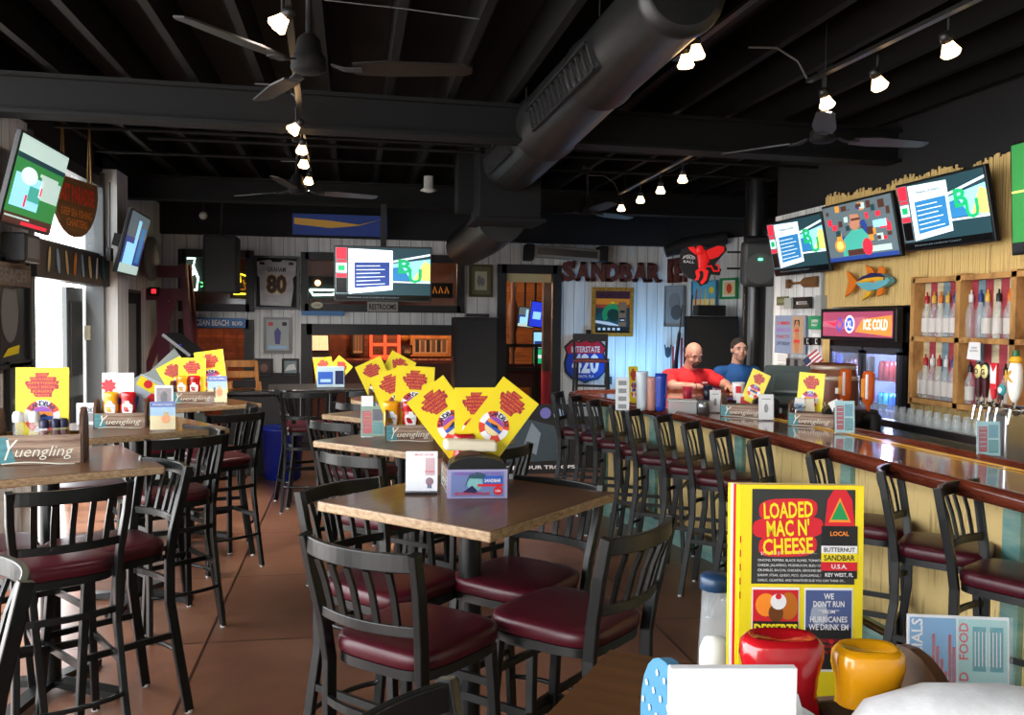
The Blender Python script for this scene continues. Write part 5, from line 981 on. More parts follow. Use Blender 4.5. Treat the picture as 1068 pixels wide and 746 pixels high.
# stage speaker stack behind the men
cabinet('large black speaker cabinet on the stage behind the two men', 718, 330, 770, 420, 10.4, .4, .18)
x, z, w, h = rectB(728, 318, 758, 330, 10.4); MB(T(x, 10.5, z)).box((0, 0, 0), (w, .16, h*.95), BLACKP, bev=.01).build('amplifier', label='black amplifier box on top of the large stage speaker', cat='amplifier')
# flag rifle art
M, w, h = A(700, 352, 716, 400); mb = MB(M); 
for i in range(7): mb.box((w*.1+(-.5+.155*i)*w*.9, 0, -h*.1+.03*i), (w*.066*2, .02, h*.8), [mat('flag_red', 'a82a38', .6), WHITE][i % 2])
mb.build('flag_panel', label='red and white striped flag panel on the angled wall', cat='flag')
M, w, h = A(692, 357, 701, 378, .08); mb = MB(M); mb.ell((0, 0, 0), (w*.35, .01, h*.28), mat('slate_metal', '2c3a44', .5)); [mb.box((s_*w*.28, 0, h*.1), (w*.1, .01, h*.55), mat('slate_metal', '2c3a44', .5), (0, s_*.2, 0)) for s_ in (-1, 1)]; mb.build('metal_emblem', label='dark trident-like metal emblem on the angled wall', cat='emblem')
mb = MB(); a_, b_ = ang(712, 318, .16), ang(704, 385, .16); mb.sweep([a_, a_*.6+b_*.4, a_*.55+b_*.45, b_*.85+a_*.15, b_], [.015, .02, .05, .05, .09], [.015, .02, .03, .03, .04], BLACKP, 8); mb.build('long_gun_prop', label='long black rifle-shaped wall decoration over the striped flag', cat='decoration')
mb = MB(); a_, b_ = aY(722, 308, 10.68), aY(721, 328, 10.68); mb.sweep([a_, b_, Vector((b_.x, b_.y, .4))], .02, .02, BLACKP, 6); mb.build('microphone_stand', label='thin black stick standing beside the amplifier', cat='stand')
# blue stage light washing the wall
bl = thing('stage_light', 'small blue wash light on the stage by the back wall', 'stage light', T(3.75, 11.35, .4))
MB().box((0, 0, .09), (.5, .12, .1), BLACKP, bev=.01).build('housing', bl); MB().box((0, .04, .145), (.44, .06, .01), em('blue_lens', (.05, .35, 1.), 12)).build('lens', bl)
for px, e in ((665, 6), (700, 3)):
    l = bpy.data.lights.new('blue_wash', 'AREA'); l.energy = e; l.color = (.2, .55, 1); l.size = .5; l.size_y = .1; l.shape = 'RECTANGLE'; l.spread = radians(120); o = bpy.data.objects.new('blue_wash', l); C.objects.link(o); p = aY(px, 420, 11.45); o.matrix_world = T(p.x, 11.4, .75, 0, radians(148))
# ======================= ROOM BEHIND =======================
p = aY(400, 380, 15.9)
RG2 = em('red_neon_shelf', (.9, .08, .03), 1.1)
x, z, w, h = rectB(387, 347, 416, 372, 15.6); r = thing('red_lit_shelf', 'red glowing shelf unit in the room beyond the wide opening', 'shelf', T(x, 15.6, z))
for i in range(3): MB().box((0, 0, -h/2+h/2*i), (w, .3, .04), RG2).build('shelf_board', r)
for s_ in (-1, 0, 1): MB().box((s_*w/2, 0, 0), (.04, .3, h), RG2).build('upright', r)
for i, (x0, y0, x1, y1, lb) in enumerate(((428, 350, 470, 372, 'pale wooden window frame on the far room wall'), (367, 340, 380, 370, 'narrow framed picture in the far room, left of the red shelf'), (417, 347, 428, 356, 'small round plaque on the far room wall'), (419, 360, 430, 370, 'small dark framed picture on the far room wall'))):
    x, z, w, h = rectB(x0, y0, x1, y1, 16.3); 
    if i == 2: MB(T(x, 16.3, z)).ell((0, 0, 0), (w/2, .04, h/2), mat('bronze', '8a5a20', .4)).build('round_plaque', label=lb, cat='plaque')
    else: picture('picture', lb, T(x, 16.3, z), w, h, HCW if i == 0 else BLACKM, lambda m, w, h, y: [m.rect(-w*.45+w*.16*k, -h*.42, -w*.34+w*.16*k, h*.42, y, [BLACKM, mat('dusky_brown', '5a4030', .5)][k % 2]) for k in range(6)], .06 if i == 0 else .03, mat_m=mat('tan_print', 'a08060', .5))
x, z, w, h = rectB(427, 325, 470, 344, 14.5); tv('bright screen hanging in the room beyond the wide opening', T(x, 14.5, z), w, h, lambda m, a, b, c: (m.rect(-a/2, -b/2, a/2, b/2, c, E_SK), [m.rect(-a*.45+a*.13*k, -b*.4, -a*.38+a*.13*k, b*(.1+.1*(k % 3)), c-.002, [E_OR, E_R, E_NV, E_W, E_G, E_R, E_BK][k]) for k in range(7)]))
x, z, w, h = rectB(324, 343, 343, 392, 15.4); h = z+h/2; z = h/2; r = thing('drinks_cooler', 'glass-front cooler with bottles in the dark far left doorway', 'cooler', T(x, 15.4, z)); MB().box((0, .2, 0), (w, .4, h), BLACKM).build('cabinet', r)
for i in range(4):
    mb = MB(); zz = -h/2+.08+i*h/4.2
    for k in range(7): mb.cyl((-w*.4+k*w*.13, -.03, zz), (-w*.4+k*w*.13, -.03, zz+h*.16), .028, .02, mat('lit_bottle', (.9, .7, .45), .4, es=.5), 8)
    mb.build('bottle_row', r)
r = thing('back_bar', 'dark red-topped bar in the room beyond the wide opening', 'bar counter', T(aY(410, 400, 14.2).x, 14.2, 0)); MB().box((0, 0, .52), (3.4, .5, 1.04), mat('dark_mahogany', (.05, .015, .01), .4)).build('bar_front', r); MB().box((0, 0, 1.06), (3.5, .65, .05), mat('red_bar_top', (.14, .03, .02), .2)).build('bar_top', r)
# distant person in red sitting at the far bar
# door end screens
p = aY(549, 331, 14.0); tv('slanted blue screen seen through the back doorway, left of a pair', T(p.x, 14.0, p.z, -.2, .1, .1), .28, .34, art_blue); MB().cyl((p.x, 14.15, p.z), (p.x, 14.15, 2.91), .02, .02, BLACKM).build('ceiling_pole', label='black ceiling pole behind the left slanted blue screen', cat='pole')
p = aY(560, 328, 13.8); tv('slanted blue screen seen through the back doorway, right of a pair', T(p.x, 13.8, p.z, .2, .1, .12), .25, .42, lambda m, a, b, c: (m.rect(-a/2, -b/2, a/2, b/2, c, em('screen_deep_blue', '2038c8', 1.2)), m.rect(-a*.3, -b*.2, a*.3, b*.1, c-.002, E_SK))); MB().cyl((p.x, 13.95, p.z), (p.x, 13.95, 2.91), .02, .02, BLACKM).build('ceiling_pole', label='black ceiling pole behind the right slanted blue screen', cat='pole')
x, z, w, h = rectB(556, 345, 569, 381, 13.6); MB(T(x, 13.65, 0)).box((0, .1, (z-h/2)/2), (w, .2, z-h/2-.002), BLACKM).build('machine_pedestal', label='black pedestal under the glowing game screen in the back doorway', cat='pedestal'); MB(T(x, 13.6, z)).box((0, .05, 0), (w, .1, h), BLACKP).rect(-w*.45, 0, w*.45, h*.45, -.002, E_SK).rect(-w*.45, -h*.45, w*.45, -.02, -.002, E_G).rect(-w*.4, h*.1, w*.3, h*.2, -.004, E_NV).rect(-w*.3, -h*.3, w*.2, -h*.2, -.004, E_W).build('game_machine', label='tall glowing green and blue game screen inside the back doorway', cat='game machine')
p = aY(535, 350, 14.6); MB(T(p.x, 14.6, 0)).lathe([(.2, 0), (.2, .04), (.03, .06), (.03, 1.2), (.07, 1.3), (.05, 1.5), (.08, 1.6), (.09, 1.9), (.04, 2.1), (.06, 2.3), (.02, 2.4)], mat('carved_dark_wood', '4a3630', .6), 14).build('carved_pole', label='carved grey-brown pole inside the back doorway', cat='pole')
mb = MB(T(aY(552, 380, 12.9).x, 12.9, 0))
for z in (.55, 1.0, 1.35): mb.box((0, 0, z), (.7, .04, .05), BLACKM)
for x_ in (-.33, .1, .33): mb.box((x_, 0, .68), (.05, .05, 1.36), BLACKM)
mb.box((0, .1, .9), (.68, .02, .35), mat('deep_red_panel', '3a0c10', .6)); mb.build('railing', label='black railing with deep red panel inside the back doorway', cat='railing')
# corner post with white totem by the door
p = aY(571, 330, 12.4); MB(T(p.x, 12.4, 0)).box((0, 0, 1.15), (.14, .1, 2.3), mat('driftwood_grey', '6a5c54', .8, tex=1, col2='4a3a34', sc=(5, 5, 3))).box((0, -.01, .75), (.15, .1, .5), mat('flag_red', 'a82a38', .6)).build('wooden_post', label='grey driftwood post with red lower band inside the back doorway', cat='post')
for (x_, y_, z_, e, c_) in ((-1.2, 13.6, 2.4, 130, (1, .5, .24)), (.9, 14.0, 2.5, 130, (1, .62, .36)), (.7, 15.3, 2.5, 150, (1, .6, .35)), (2.9, 14.4, 2.5, 5, (1, .6, .4))):
    l = bpy.data.lights.new('far_room_lamp', 'POINT'); l.energy = e; l.color = c_; l.shadow_soft_size = .12; o = bpy.data.objects.new('far_room_lamp', l); C.objects.link(o); o.location = (x_, y_, z_)
# ======================= RIGHT WALL AND BEHIND THE BAR =======================
def R(px0, px1, yt0, yb0, yt1, yb1, out=.03): yc, zc, w, h = rectX(px0, px1, yt0, yb0, yt1, yb1, XR-out); return T(XR-out, yc, zc, -pi/2), w, h
def item(name, label, cat, M, mb, group=None): o = mb.build(name, label=label, cat=cat, group=group); o.matrix_world = M; return o
# paddle
M, w, h = R(821, 852, 290, 302, 288, 300); mb = MB(); PW = mat('dark_paddle_wood', '5a3c22', .4, tex=1, col2='7a5630', sc=(3, 20, 20))
mb.prism([(-w/2, -h*.4), (-w*.42, -h*.4), (-w*.38, -h*.1), (0, -h*.1), (w*.12, -h*.42), (w*.5, -h*.46), (w*.5, h*.46), (w*.12, h*.42), (0, h*.1), (-w*.38, h*.1), (-w*.42, h*.4), (-w/2, h*.4)], -.015, .015, PW); item('paddle', 'dark wooden paddle hung flat on the white boards right of the column', 'paddle', M, mb)
M, w, h = R(829, 847, 310, 322, 310, 322); picture('picture', 'small black frame with white paper under the wooden paddle', M, w, h, BLACKP, lambda m, w, h, y: m.rect(-w*.4, -h*.3, w*.4, h*.3, y, GREYP), .04)
M, w, h = R(811, 822, 310, 319, 309, 318); mb = MB(); mb.box((0, 0, 0), (w, .02, h), mat('olive_board', '5a5c3a', .6)); mb.rect(-w*.4, -h*.2, w*.3, h*.2, -.011, mat('olive_board2', '7a7c5a', .6)); item('wall_plaque', 'olive green plaque left of the small black frame', 'plaque', M, mb)
M, w, h = R(821, 828, 311, 322, 311, 322, .05); mb = MB(); mb.box((0, 0, 0), (w, .06, h), mat('pale_box', '9aa09a', .5)); item('wall_box', 'pale grey small box between the olive plaque and the black frame', 'box', M, mb)
M, w, h = R(856, 861, 282, 324, 281, 324); mb = MB(); mb.box((0, 0, h*.1), (.03, .03, h*1.1), mat('light_conduit', '9aa0a0', .5)); mb.box((0, -.01, -h*.38), (.1, .06, .18), mat('light_conduit', '9aa0a0', .5)); item('wall_conduit', 'grey conduit and switch box on the white boards beside the bamboo', 'conduit', M, mb)
M, w, h = R(809, 841, 331, 369, 327, 369); mb = MB(); mb.box((0, 0, 0), (w, .012, h), mat('poster_blue_grey', '7a8ca8', .5)); y = -.007
for i, (tx, c_) in enumerate((('SUMMER', RED), ('BEACH', PURP), ('PARTY', DRED), ('SATURDAY', NAVY))): mb.text(tx, -w*.2, h*(.3-.18*i), h*.09, c_, y, w=w*.44)
SKN = mat('poster_skin', 'b07850', .5); mb.rect(w*.08, -h*.48, w*.46, h*.48, y, mat('poster_tan', 'a89078', .5)); mb.ell((w*.24, y, h*.3), (w*.06, .002, h*.08), SKN); mb.flat([(w*.17, h*.2), (w*.31, h*.2), (w*.3, 0), (w*.34, -h*.18), (w*.3, -h*.46), (w*.2, -h*.46), (w*.15, -h*.18), (w*.19, 0)], y-.001, SKN); mb.rect(w*.17, h*.08, w*.31, h*.14, y-.002, RED); mb.rect(w*.15, -h*.2, w*.33, -h*.13, y-.002, RED); mb.flat([(w*.16, h*.38), (w*.32, h*.38), (w*.33, h*.18), (w*.29, h*.28), (w*.19, h*.28), (w*.15, h*.18)], y-.0012, mat('hair_print', '1c1410', .6))
item('poster', 'party poster with a figure in a red swimsuit on the white boards', 'poster', M, mb)
M, w, h = R(844, 858, 330, 344, 329, 343); mb = MB(); mb.box((0, 0, 0), (w, .02, h), mat('sign_green', '0a8a5a', .4)); mb.text('OPEN', 0, h*.12, h*.22, WHITE, -.0115, w=w*.5); mb.text('DAILY', 0, -h*.18, h*.16, WHITE, -.0115, w=w*.45); item('sign', 'small square green sign right of the party poster', 'sign', M, mb)
for i, px in enumerate((841, 850)): M, w, h = R(px, px+6, 352, 360, 352, 360); picture('picture', 'tiny framed photo under the green sign, '+('left' if i == 0 else 'right')+' of two', M, w, h, BLACKP, lambda m, w, h, y: m.rect(-w*.3, -h*.3, w*.1, h*.3, y, INK), .012)
M, w, h = R(810, 822, 369, 379, 369, 379); mb = MB(); mb.box((0, 0, 0), (w, .008, h), WHITE); [mb.rect(-w*.4, h*(.3-.2*i), w*.4, h*(.36-.2*i), -.005, GREYP) for i in range(4)]; item('notice', 'white paper notice pinned under the party poster', 'notice', M, mb)
M, w, h = R(824, 842, 374, 385, 374, 385, .05); mb = MB(); mb.box((0, 0, 0), (w, .08, h), mat('cabinet_frame', (.12, .12, .12), .4)); [mb.rect(-w*.45+w*.23*i, -h*.4, -w*.27+w*.23*i, h*.4, -.042, [BLACKP, mat('steel_grey_print', '6a7478', .3)][i % 2]) for i in range(4)]; item('small_rack', 'small dark rack of boxes low on the white boards', 'rack', M, mb)
# small flag
r = thing('small_flag', 'small american flag on a stick behind the barrel', 'flag', T(*aX(848, 376, 3.9), -pi/2+.5)); mb = MB(T(0, 0, 0, 0, 0, radians(-38)))
fw, fh = .17, .12
for i in range(7): mb.box((0, .004*sin(i), fh/2-fh*(i+.5)/7), (fw, .003, fh/7), [mat('flag_red', 'a82a38', .6), WHITE][i % 2])
mb.rect(-fw/2, 0, -fw*.1, fh/2, -.004, NAVY); mb.build('flag_cloth', r); mb = MB(T(0, 0, 0, 0, 0, radians(-38))); mb.cyl((-fw/2, 0, fh*.6), (-fw/2, 0, -.34), .004, .004, GOLD, 6); mb.build('flag_stick', r)
# fish
M, w, h = R(884, 933, 280, 314, 276, 306, .07)
mb = MB(); BD = mat('fish_blue_belly', '6ab4c0', .4); BK = mat('fish_navy_back', '26265a', .4); FY_ = mat('fish_yellow', 'e8b02a', .4); FO = mat('fish_orange', 'e07a20', .4)
bp = [(-.22, .02), (-.1, .18), (.1, .28), (.3, .24), (.44, .08), (.48, -.02), (.42, -.12), (.25, -.26), (.05, -.3), (-.1, -.2), (-.22, -.04)]
s_ = w; FV = h*1.15/1.16/w
mb.prism([(a*s_, b*s_*FV) for a, b in bp], -.03, .02, BD); mb.flat([(a*s_, b*s_*FV) for a, b in ((-.22, .02), (-.1, .18), (.1, .28), (.3, .24), (.44, .08), (.25, .14), (0, .12))], -.0315, BK); mb.flat([(a*s_, b*s_*FV) for a, b in ((-.22, .02), (0, .12), (.25, .14), (.44, .08), (.3, .0), (.05, .0), (-.1, -.02))], -.032, FY_)
for pts, m_ in (([(-.22, 0), (-.4, .36), (-.48, .42), (-.42, .1), (-.44, -.1), (-.5, -.46), (-.36, -.3)], FO), ([(.0, .24), (-.06, .56), (.08, .44), (.14, .27)], FO), ([(.2, .26), (.24, .48), (.34, .4), (.34, .22)], FO), ([(.0, -.28), (-.12, -.6), (.04, -.46), (.1, -.28)], FY_), ([(.22, -.24), (.2, -.5), (.32, -.42), (.32, -.2)], FO), ([(.05, .0), (.16, .04), (.2, -.06)], FO)): mb.prism([(a*s_, b*s_*FV) for a, b in pts], -.02 if pts[0] != (.05, .0) else -.036, .0, m_)
mb.disc(.38*s_, .02*s_, .014*s_, -.034, INK, 10); item('wall_fish', 'colourful painted fish with orange fins mounted on the bamboo wall', 'fish ornament', M, mb)
# cooler
XF = FXF
yc, zc, w, h = rectX(864, 944.5, 323, 358, 320, 352, XF); 
r = thing('drinks_fridge', 'black glass-door drinks fridge with a bright printed header', 'fridge', T(XF, yc, 0, -pi/2))
zt = zc+h/2
mb = MB(); mb.box((0, .33, zt/2), (w, .04, zt), mat('fridge_liner', (.5, .5, .52), .4))
for s_ in (-1, 1): mb.box((s_*(w/2-.03), .17, zt/2), (.06, .3, zt), BLACKP)
mb.box((0, .17, .12), (w, .3, .24), BLACKP); mb.box((0, .17, zt-.02), (w, .3, .04), BLACKP); mb.box((0, .17, zt-h*1.2), (w, .3, .1), BLACKP); mb.box((0, .06, .8), (.05, .06, 1.3), BLACKP); mb.build('cabinet', r)
mb = MB(T(0, -.02, zt-h/2, 0, .0)); mb.box((0, -.02, 0), (w*1.0, .06, h), BLACKP, bev=.01); hh = h*.78; ww = w*.92
E_M = em('header_amber', 'e8843c', 1.0); E_MR = em('header_maroon', '94405a', .9); E_WH = em('header_white', 'f0e0e0', 1.2); E_HB = em('header_blue', '2a50c0', 1.0)
mb.rect(-ww/2, -hh/2, ww/2, hh/2, -.0515, E_MR); mb.flat([(-ww/2, -hh*.1), (ww*.5, -hh*.4), (ww*.5, hh*.1), (.1*ww, hh*.3), (-ww*.5, hh*.1)], -.053, em('header_plum', 'a85a70', .9)); mb.flat([(.0, -hh*.3), (ww*.49, -hh*.45), (ww*.49, hh*.35), (ww*.1, hh*.2)], -.054, E_M)
mb.disc(-ww*.08, 0, hh*.36, -.056, E_WH, 16); mb.disc(-ww*.08, 0, hh*.28, -.057, E_HB, 16); mb.text('XL', -ww*.08, 0, hh*.3, E_WH, -.0575, w=hh*.4); mb.flat([(-ww*.46, hh*.1), (-ww*.3, -hh*.1), (-ww*.2, hh*.2), (-ww*.32, hh*.05)], -.056, E_R); mb.ann(-ww*.23, -hh*.02, hh*.22, hh*.32, -.056, E_HB, 0, 360, 4); mb.text('ICE COLD', ww*.28, 0, hh*.4, E_WH, -.056, w=ww*.32)
mb.build('header_sign', r)
dz0, dz1 = .26, zt-h*1.3
FW_ = em('fridge_white_glow', 'a8c0ff', 1.1); FB_ = em('fridge_blue_glow', '1830ff', 3.0)
MB().box((-w/2+.1, .06, (dz0+dz1)/2), (.05, .02, dz1-dz0-.1), FB_).build('blue_light_tube', r)
MB().box((0.0, .3, dz1-.03), (w*.8, .02, .02), FW_).build('white_light_tube', r)
for s_ in (-1, 1):
    mb = MB(); cx_ = s_*w*.235; dw = w*.44
    for a in (-1, 1): mb.box((cx_+a*(dw/2-.02), .01, (dz0+dz1)/2), (.04, .03, dz1-dz0), mat('fridge_door_frame', (.05, .055, .07), .35))
    for z in (dz0, dz1): mb.box((cx_, .01, z), (dw, .03, .05), mat('fridge_door_frame', (.05, .055, .07), .35))
    d_ = mb.build('fridge_door', r); MB().box((cx_, .005, (dz0+dz1)/2), (dw-.08, .006, dz1-dz0-.05), WGL).build('door_glass', d_); MB().cyl((cx_-s_*(dw/2-.02), -.03, .8), (cx_-s_*(dw/2-.02), -.03, 1.1), .01, .01, CHROME, 8).build('door_handle', d_)
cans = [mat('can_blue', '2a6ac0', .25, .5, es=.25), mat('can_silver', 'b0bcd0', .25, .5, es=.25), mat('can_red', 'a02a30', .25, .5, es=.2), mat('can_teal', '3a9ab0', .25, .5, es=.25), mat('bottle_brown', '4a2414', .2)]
for j in range(5):
    zz = dz1-.24-j*.225
    MB().box((0, .17, zz-.006), (w-.13, .24, .01), mat('fridge_wire_shelf', (.4, .42, .5), .4)).build('shelf', r)
    for s_ in (-1, 1):
        for k in range(6):
            cc_ = cans[(j*2+k//2+(s_ > 0)) % 4] if j else cans[4 if s_ < 0 else 2]
            v = T(XF, yc, 0, -pi/2) @ Vector((s_*w*.235-w*.16+k*w*.064, .12, zz))
            tall = .13 if j else .16
            o = MB().lathe([(.001, 0), (.026, 0), (.028, .01), (.028, tall*.8), (.02 if j else .012, tall), (.001, tall)], cc_, 10).build('drink_can' if j else 'drink_bottle', label=('cans' if j else 'brown bottles')[:-1]+' standing on shelf %s of the fridge, %s door' % (('one', 'two', 'three', 'four', 'five')[j], 'left' if s_ < 0 else 'right'), cat='can' if j else 'bottle', group='drinks in the fridge'); o.location = v
for q in range(4):
    for s_ in (-1, 1):
        l = bpy.data.lights.new('fridge_glow', 'POINT'); l.energy = 9; l.color = (.2, .3, 1) if s_ < 0 else (.5, .6, 1); l.shadow_soft_size = .03; o = bpy.data.objects.new('fridge_glow', l); C.objects.link(o); o.location = (XF+.07, yc-s_*w*.235, dz1-.12-q*.225+.07)
# ---- liquor shelves ----
XS = 3.975
SHW = mat('knotty_shelf_wood', 'b98a50', .55, tex=1, col2='6e4420', sc=(9, 9, 4), fac=(.45, .72), bump=.1)
ya, yb_, yc2 = aX(952, 350, XS).y, aX(999, 350, XS).y, aX(1057, 350, XS).y
ztop, zmid, zbot = aX(1000, 290, XS).z, aX(1000, 355, XS).z, aX(1000, 424, XS).z
yend = yc2-(yb_-yc2)*1.1
PLK = [mat('plank_red', 'a8404a', .6, tex=1, col2='8a2c36', sc=(4, 4, 20)), mat('plank_cream', 'd0c4a4', .6, tex=1, col2='a89878', sc=(4, 4, 20)), mat('plank_grey_blue', '7a909a', .6, tex=1, col2='5a7480', sc=(4, 4, 20)), mat('plank_tan', 'a08a70', .6)]
r = thing('liquor_shelf', 'knotty wood wall shelf with red, cream and blue plank backing', 'shelf', T(0, 0, 0))
y = yend; i = 0
mb = MB()
while y < ya: mb.box((XR-.04, y+.035, (ztop+zbot)/2), (.02, .066, ztop-zbot), PLK[(0, 1, 0, 2, 0, 1, 3, 0, 2, 1)[i % 10]]); y += .07; i += 1
mb.build('plank_backing', r)
for y in (ya, yb_, yc2, yend): MB().box(((XR+XS)/2-.02, y, (ztop+zbot)/2), (XR-XS-.02, .045, ztop-zbot+.06), SHW).build('upright_board', r)
for z in (ztop, zmid, zbot): MB().box(((XR+XS)/2-.02, (ya+yend)/2, z), (XR-XS-.02, ya-yend, .035), SHW).build('shelf_board', r)
BG_ = mat('clear_liquor_glass', (.6, .66, .68), .06, alpha=.28); BW = mat('white_bottle_label', 'c4beb8', .5); CAPC = {'red': mat('cap_red', 'a01c24', .4), 'yellow': mat('cap_yellow', 'd0a040', .4), 'blue': mat('cap_blue', '28407a', .4), 'orange': mat('cap_orange', 'd06a20', .4), 'dark': mat('cap_dark', '241c20', .4), 'white': mat('cap_white', 'd0d0d0', .4), 'pink': mat('cap_pink', 'c05a78', .4)}
def bottle_proto(cap, lab=True, tint=None, fat=1):
    o = thing('liquor_bottle', 'bottle', 'bottle', None)
    MB().lathe([(.001, 0), (.03*fat, 0), (.033*fat, .01), (.033*fat, .165), (.027*fat, .19), (.014, .215), (.012, .26)], tint or BG_, 16).build('bottle_glass', o)
    if lab: MB().lathe([(.0342*fat, .03), (.0342*fat, .13)], BW, 16).build('bottle_label', o)
    MB().lathe([(.0145, .235), (.0155, .24), (.0155, .285), (.006, .29), (.005, .315), (.001, .316)], CAPC[cap], 12).build('bottle_cap', o)
    return Proto(o)
PB = {}
def bottle(cap, M, label, lab=True, tint=None, fat=1, key='', group='bottles on the liquor shelf'):
    k = (cap, lab, key, fat)
    if k not in PB: PB[k] = bottle_proto(cap, lab, tint, fat)
    return PB[k].put(M, label, group)
def rowb(px0, px1, z, caps, shelfname, lab=True, s=1.0, **kw):
    n = len(caps); ORDS = ['first', 'second', 'third', 'fourth', 'fifth', 'sixth', 'seventh']
    for i, c_ in enumerate(caps):
        px = px0+(px1-px0)*i/(n-1); y = aX(px, 350, XS+.055).y
        bottle(c_, T(XS+.055, y, z) @ Matrix.Diagonal((s, s, s, 1)), '%s-capped %s bottle, %s from the left on the %s' % (c_, 'white-labelled' if lab else 'clear', ORDS[i], shelfname), lab, **kw)
rowb(966, 995, zmid+.018, ['red', 'yellow', 'orange', 'yellow', 'blue'], 'upper left liquor shelf')
rowb(1012, 1022, zmid+.018, ['white', 'blue'], 'upper right liquor shelf', False)
rowb(1029, 1052, zmid+.018, ['yellow', 'dark', 'orange'], 'upper right liquor shelf, right half')
rowb(959, 995, zbot+.018, ['pink', 'red', 'white', 'red', 'white', 'blue'], 'lower left liquor shelf')
rowb(1013, 1050, zbot+.018, ['dark', 'yellow', 'white', 'dark'], 'lower right liquor shelf', True, s=.9)
for i in range(3): bottle(['blue', 'white', 'red'][i], T(XS+.055, yc2-.1-.1*i, zmid+.018), 'bottle on the liquor shelf at the right picture edge, '+('first', 'second', 'third')[i], True)
p = aX(1016, 366, XS-.03); mb = MB(); mb.flat([(-.07, -.055), (.06, -.06), (.055, .055), (-.05, .055)], 0, WHITE); mb.box((0, .004, 0), (.1, .004, .1), WHITE); mb.text('PLEASE', 0, .02, .012, GREYP, -.001, w=.05); mb.text('DRINK RESPONSIBLY', 0, 0, .01, GREYP, -.001, w=.08); item('paper_sign', 'white paper sign hanging off the liquor shelf', 'sign', T(*p, -pi/2), mb)
# back counter
DKW = mat('dark_back_bar_wood', '3a2414', .5, tex=1, col2='5a3a20', sc=(3, 3, 14))
r = thing('back_counter', 'dark wooden back counter under the bottles and glasses', 'counter', T(0, 0, 0)); MB().box((3.82, 4.3, .46), (.5, 4.2, .92), DKW).build('counter_body', r); MB().box((3.8, 4.3, .945), (.56, 4.25, .05), mat('black_counter_top', (.02, .018, .018), .25)).build('counter_top', r)
MB().box((3.62, 4.2, 1.03), (.06, 3.2, .05), mat('steel_rail', (.3, .3, .31), .3, 1)).build('glass_rail', r)
ZC = .97
# upturned glasses
def make_glass():
    o = thing('bar_glass', 'glass', 'glass', None); MB().lathe([(.03, 0), (.033, 0), (.026, .1), (.022, .125), (.02, .125), (.024, .1), (.031, .004)], mat('thin_bar_glass', (.6, .68, .7), .05, alpha=.2, spec=.8), 14).build('glass_wall', o); MB().lathe([(.001, .118), (.022, .118), (.022, .126), (.001, .126)], mat('thin_bar_glass', (.6, .68, .7), .05, alpha=.2, spec=.8), 14).build('glass_base', o); return Proto(o)
GP = make_glass(); k = 0
for row, X in enumerate((3.66, 3.75)):
    for i in range(15):
        GP.put(T(X, 4.35+i*.092, ZC+(.055 if row == 0 else .0)), 'upturned clear glass in the %s row on the back counter under the liquor shelf' % ('front', 'rear')[row], 'upturned glasses on the back counter, %s row' % ('front', 'rear')[row])
for i in range(10):
    v = (3.6+.12*(i % 2), 5.75+i*.045, ZC); GP.put(T(*v) @ Matrix.Diagonal((1.2, 1.2, 1.35, 1)), 'tall upturned pint glass clustered before the drinks fridge', 'pint glasses before the fridge')
# beer taps
r = thing('beer_tap_tower', 'steel beer tap tower with mixed handles at the right edge', 'beer tap', T(3.4, aX(1052, 400, 3.4).y, 0, -pi/2))
ytap = aX(1052, 400, 3.4).y
MB().box((.0, 0, .5), (.3, .26, 1.0), DKW).build('tower_base', r)
MB().box((.03, 0, 1.12), (.17, .2, .26), STEEL, bev=.01).build('steel_box', r)
MB().cyl((-.16, -.02, 1.275), (.3, -.02, 1.275), .022, .022, CHROME, 14).build('tap_rail', r)
for i, px in enumerate((1029, 1036, 1045, 1053, 1067)):
    yy = aX(px, 395, 3.38).y; lx = -(yy-ytap)
    t = MB(); t.cyl((lx, -.03, 1.27), (lx, -.09, 1.27), .011, .011, CHROME, 10); t.cyl((lx, -.085, 1.275), (lx, -.1, 1.2), .011, .008, CHROME, 10); t.cyl((lx, -.07, 1.28), (lx, -.06, 1.33), .012, .008, CHROME, 10); t = t.build('faucet', r)
    h = MB(); y_ = -.065
    if i < 2: h.cyl((lx, y_, 1.32), (lx, y_, 1.42), .014, .024, mat('maroon_handle', '3a1018', .3), 12); h.ell((lx, y_, 1.46), (.036, .014, .05), BLACKP); h.ell((lx, y_-.008, 1.46), (.026, .012, .038), mat('pale_gold_badge', 'd8c888', .4)); h.text('G' if i else 'O', lx, 1.46, .03, INK, y_-.022)
    elif i == 2: h.box((lx, y_, 1.44), (.05, .016, .14), RED, bev=.004); h.flat([(lx-.02, 1.4), (lx+.02, 1.4), (lx+.024, 1.5), (lx, 1.46), (lx-.024, 1.5)], y_-.009, WHITE); h.cyl((lx, y_, 1.32), (lx, y_, 1.38), .012, .02, RED, 10)
    elif i == 3: h.ell((lx, y_, 1.37), (.028, .014, .03), TEALP); h.ell((lx, y_-.006, 1.37), (.016, .012, .018), WHITE); h.cyl((lx, y_, 1.32), (lx, y_, 1.35), .01, .012, INK, 10)
    else: h.ell((lx, y_, 1.43), (.04, .035, .12), mat('white_handle', 'e8e8e0', .3), 16, 12); h.ell((lx, y_, 1.53), (.036, .03, .025), mat('gold_band', 'd8a020', .3)); h.cyl((lx, y_, 1.54), (lx, y_, 1.58), .02, .016, mat('green_tip', '1a5a30', .4), 12); h.text('K', lx, 1.45, .06, mat('gold_band', 'd8a020', .3), y_-.038)
    h.build('tap_handle', t)
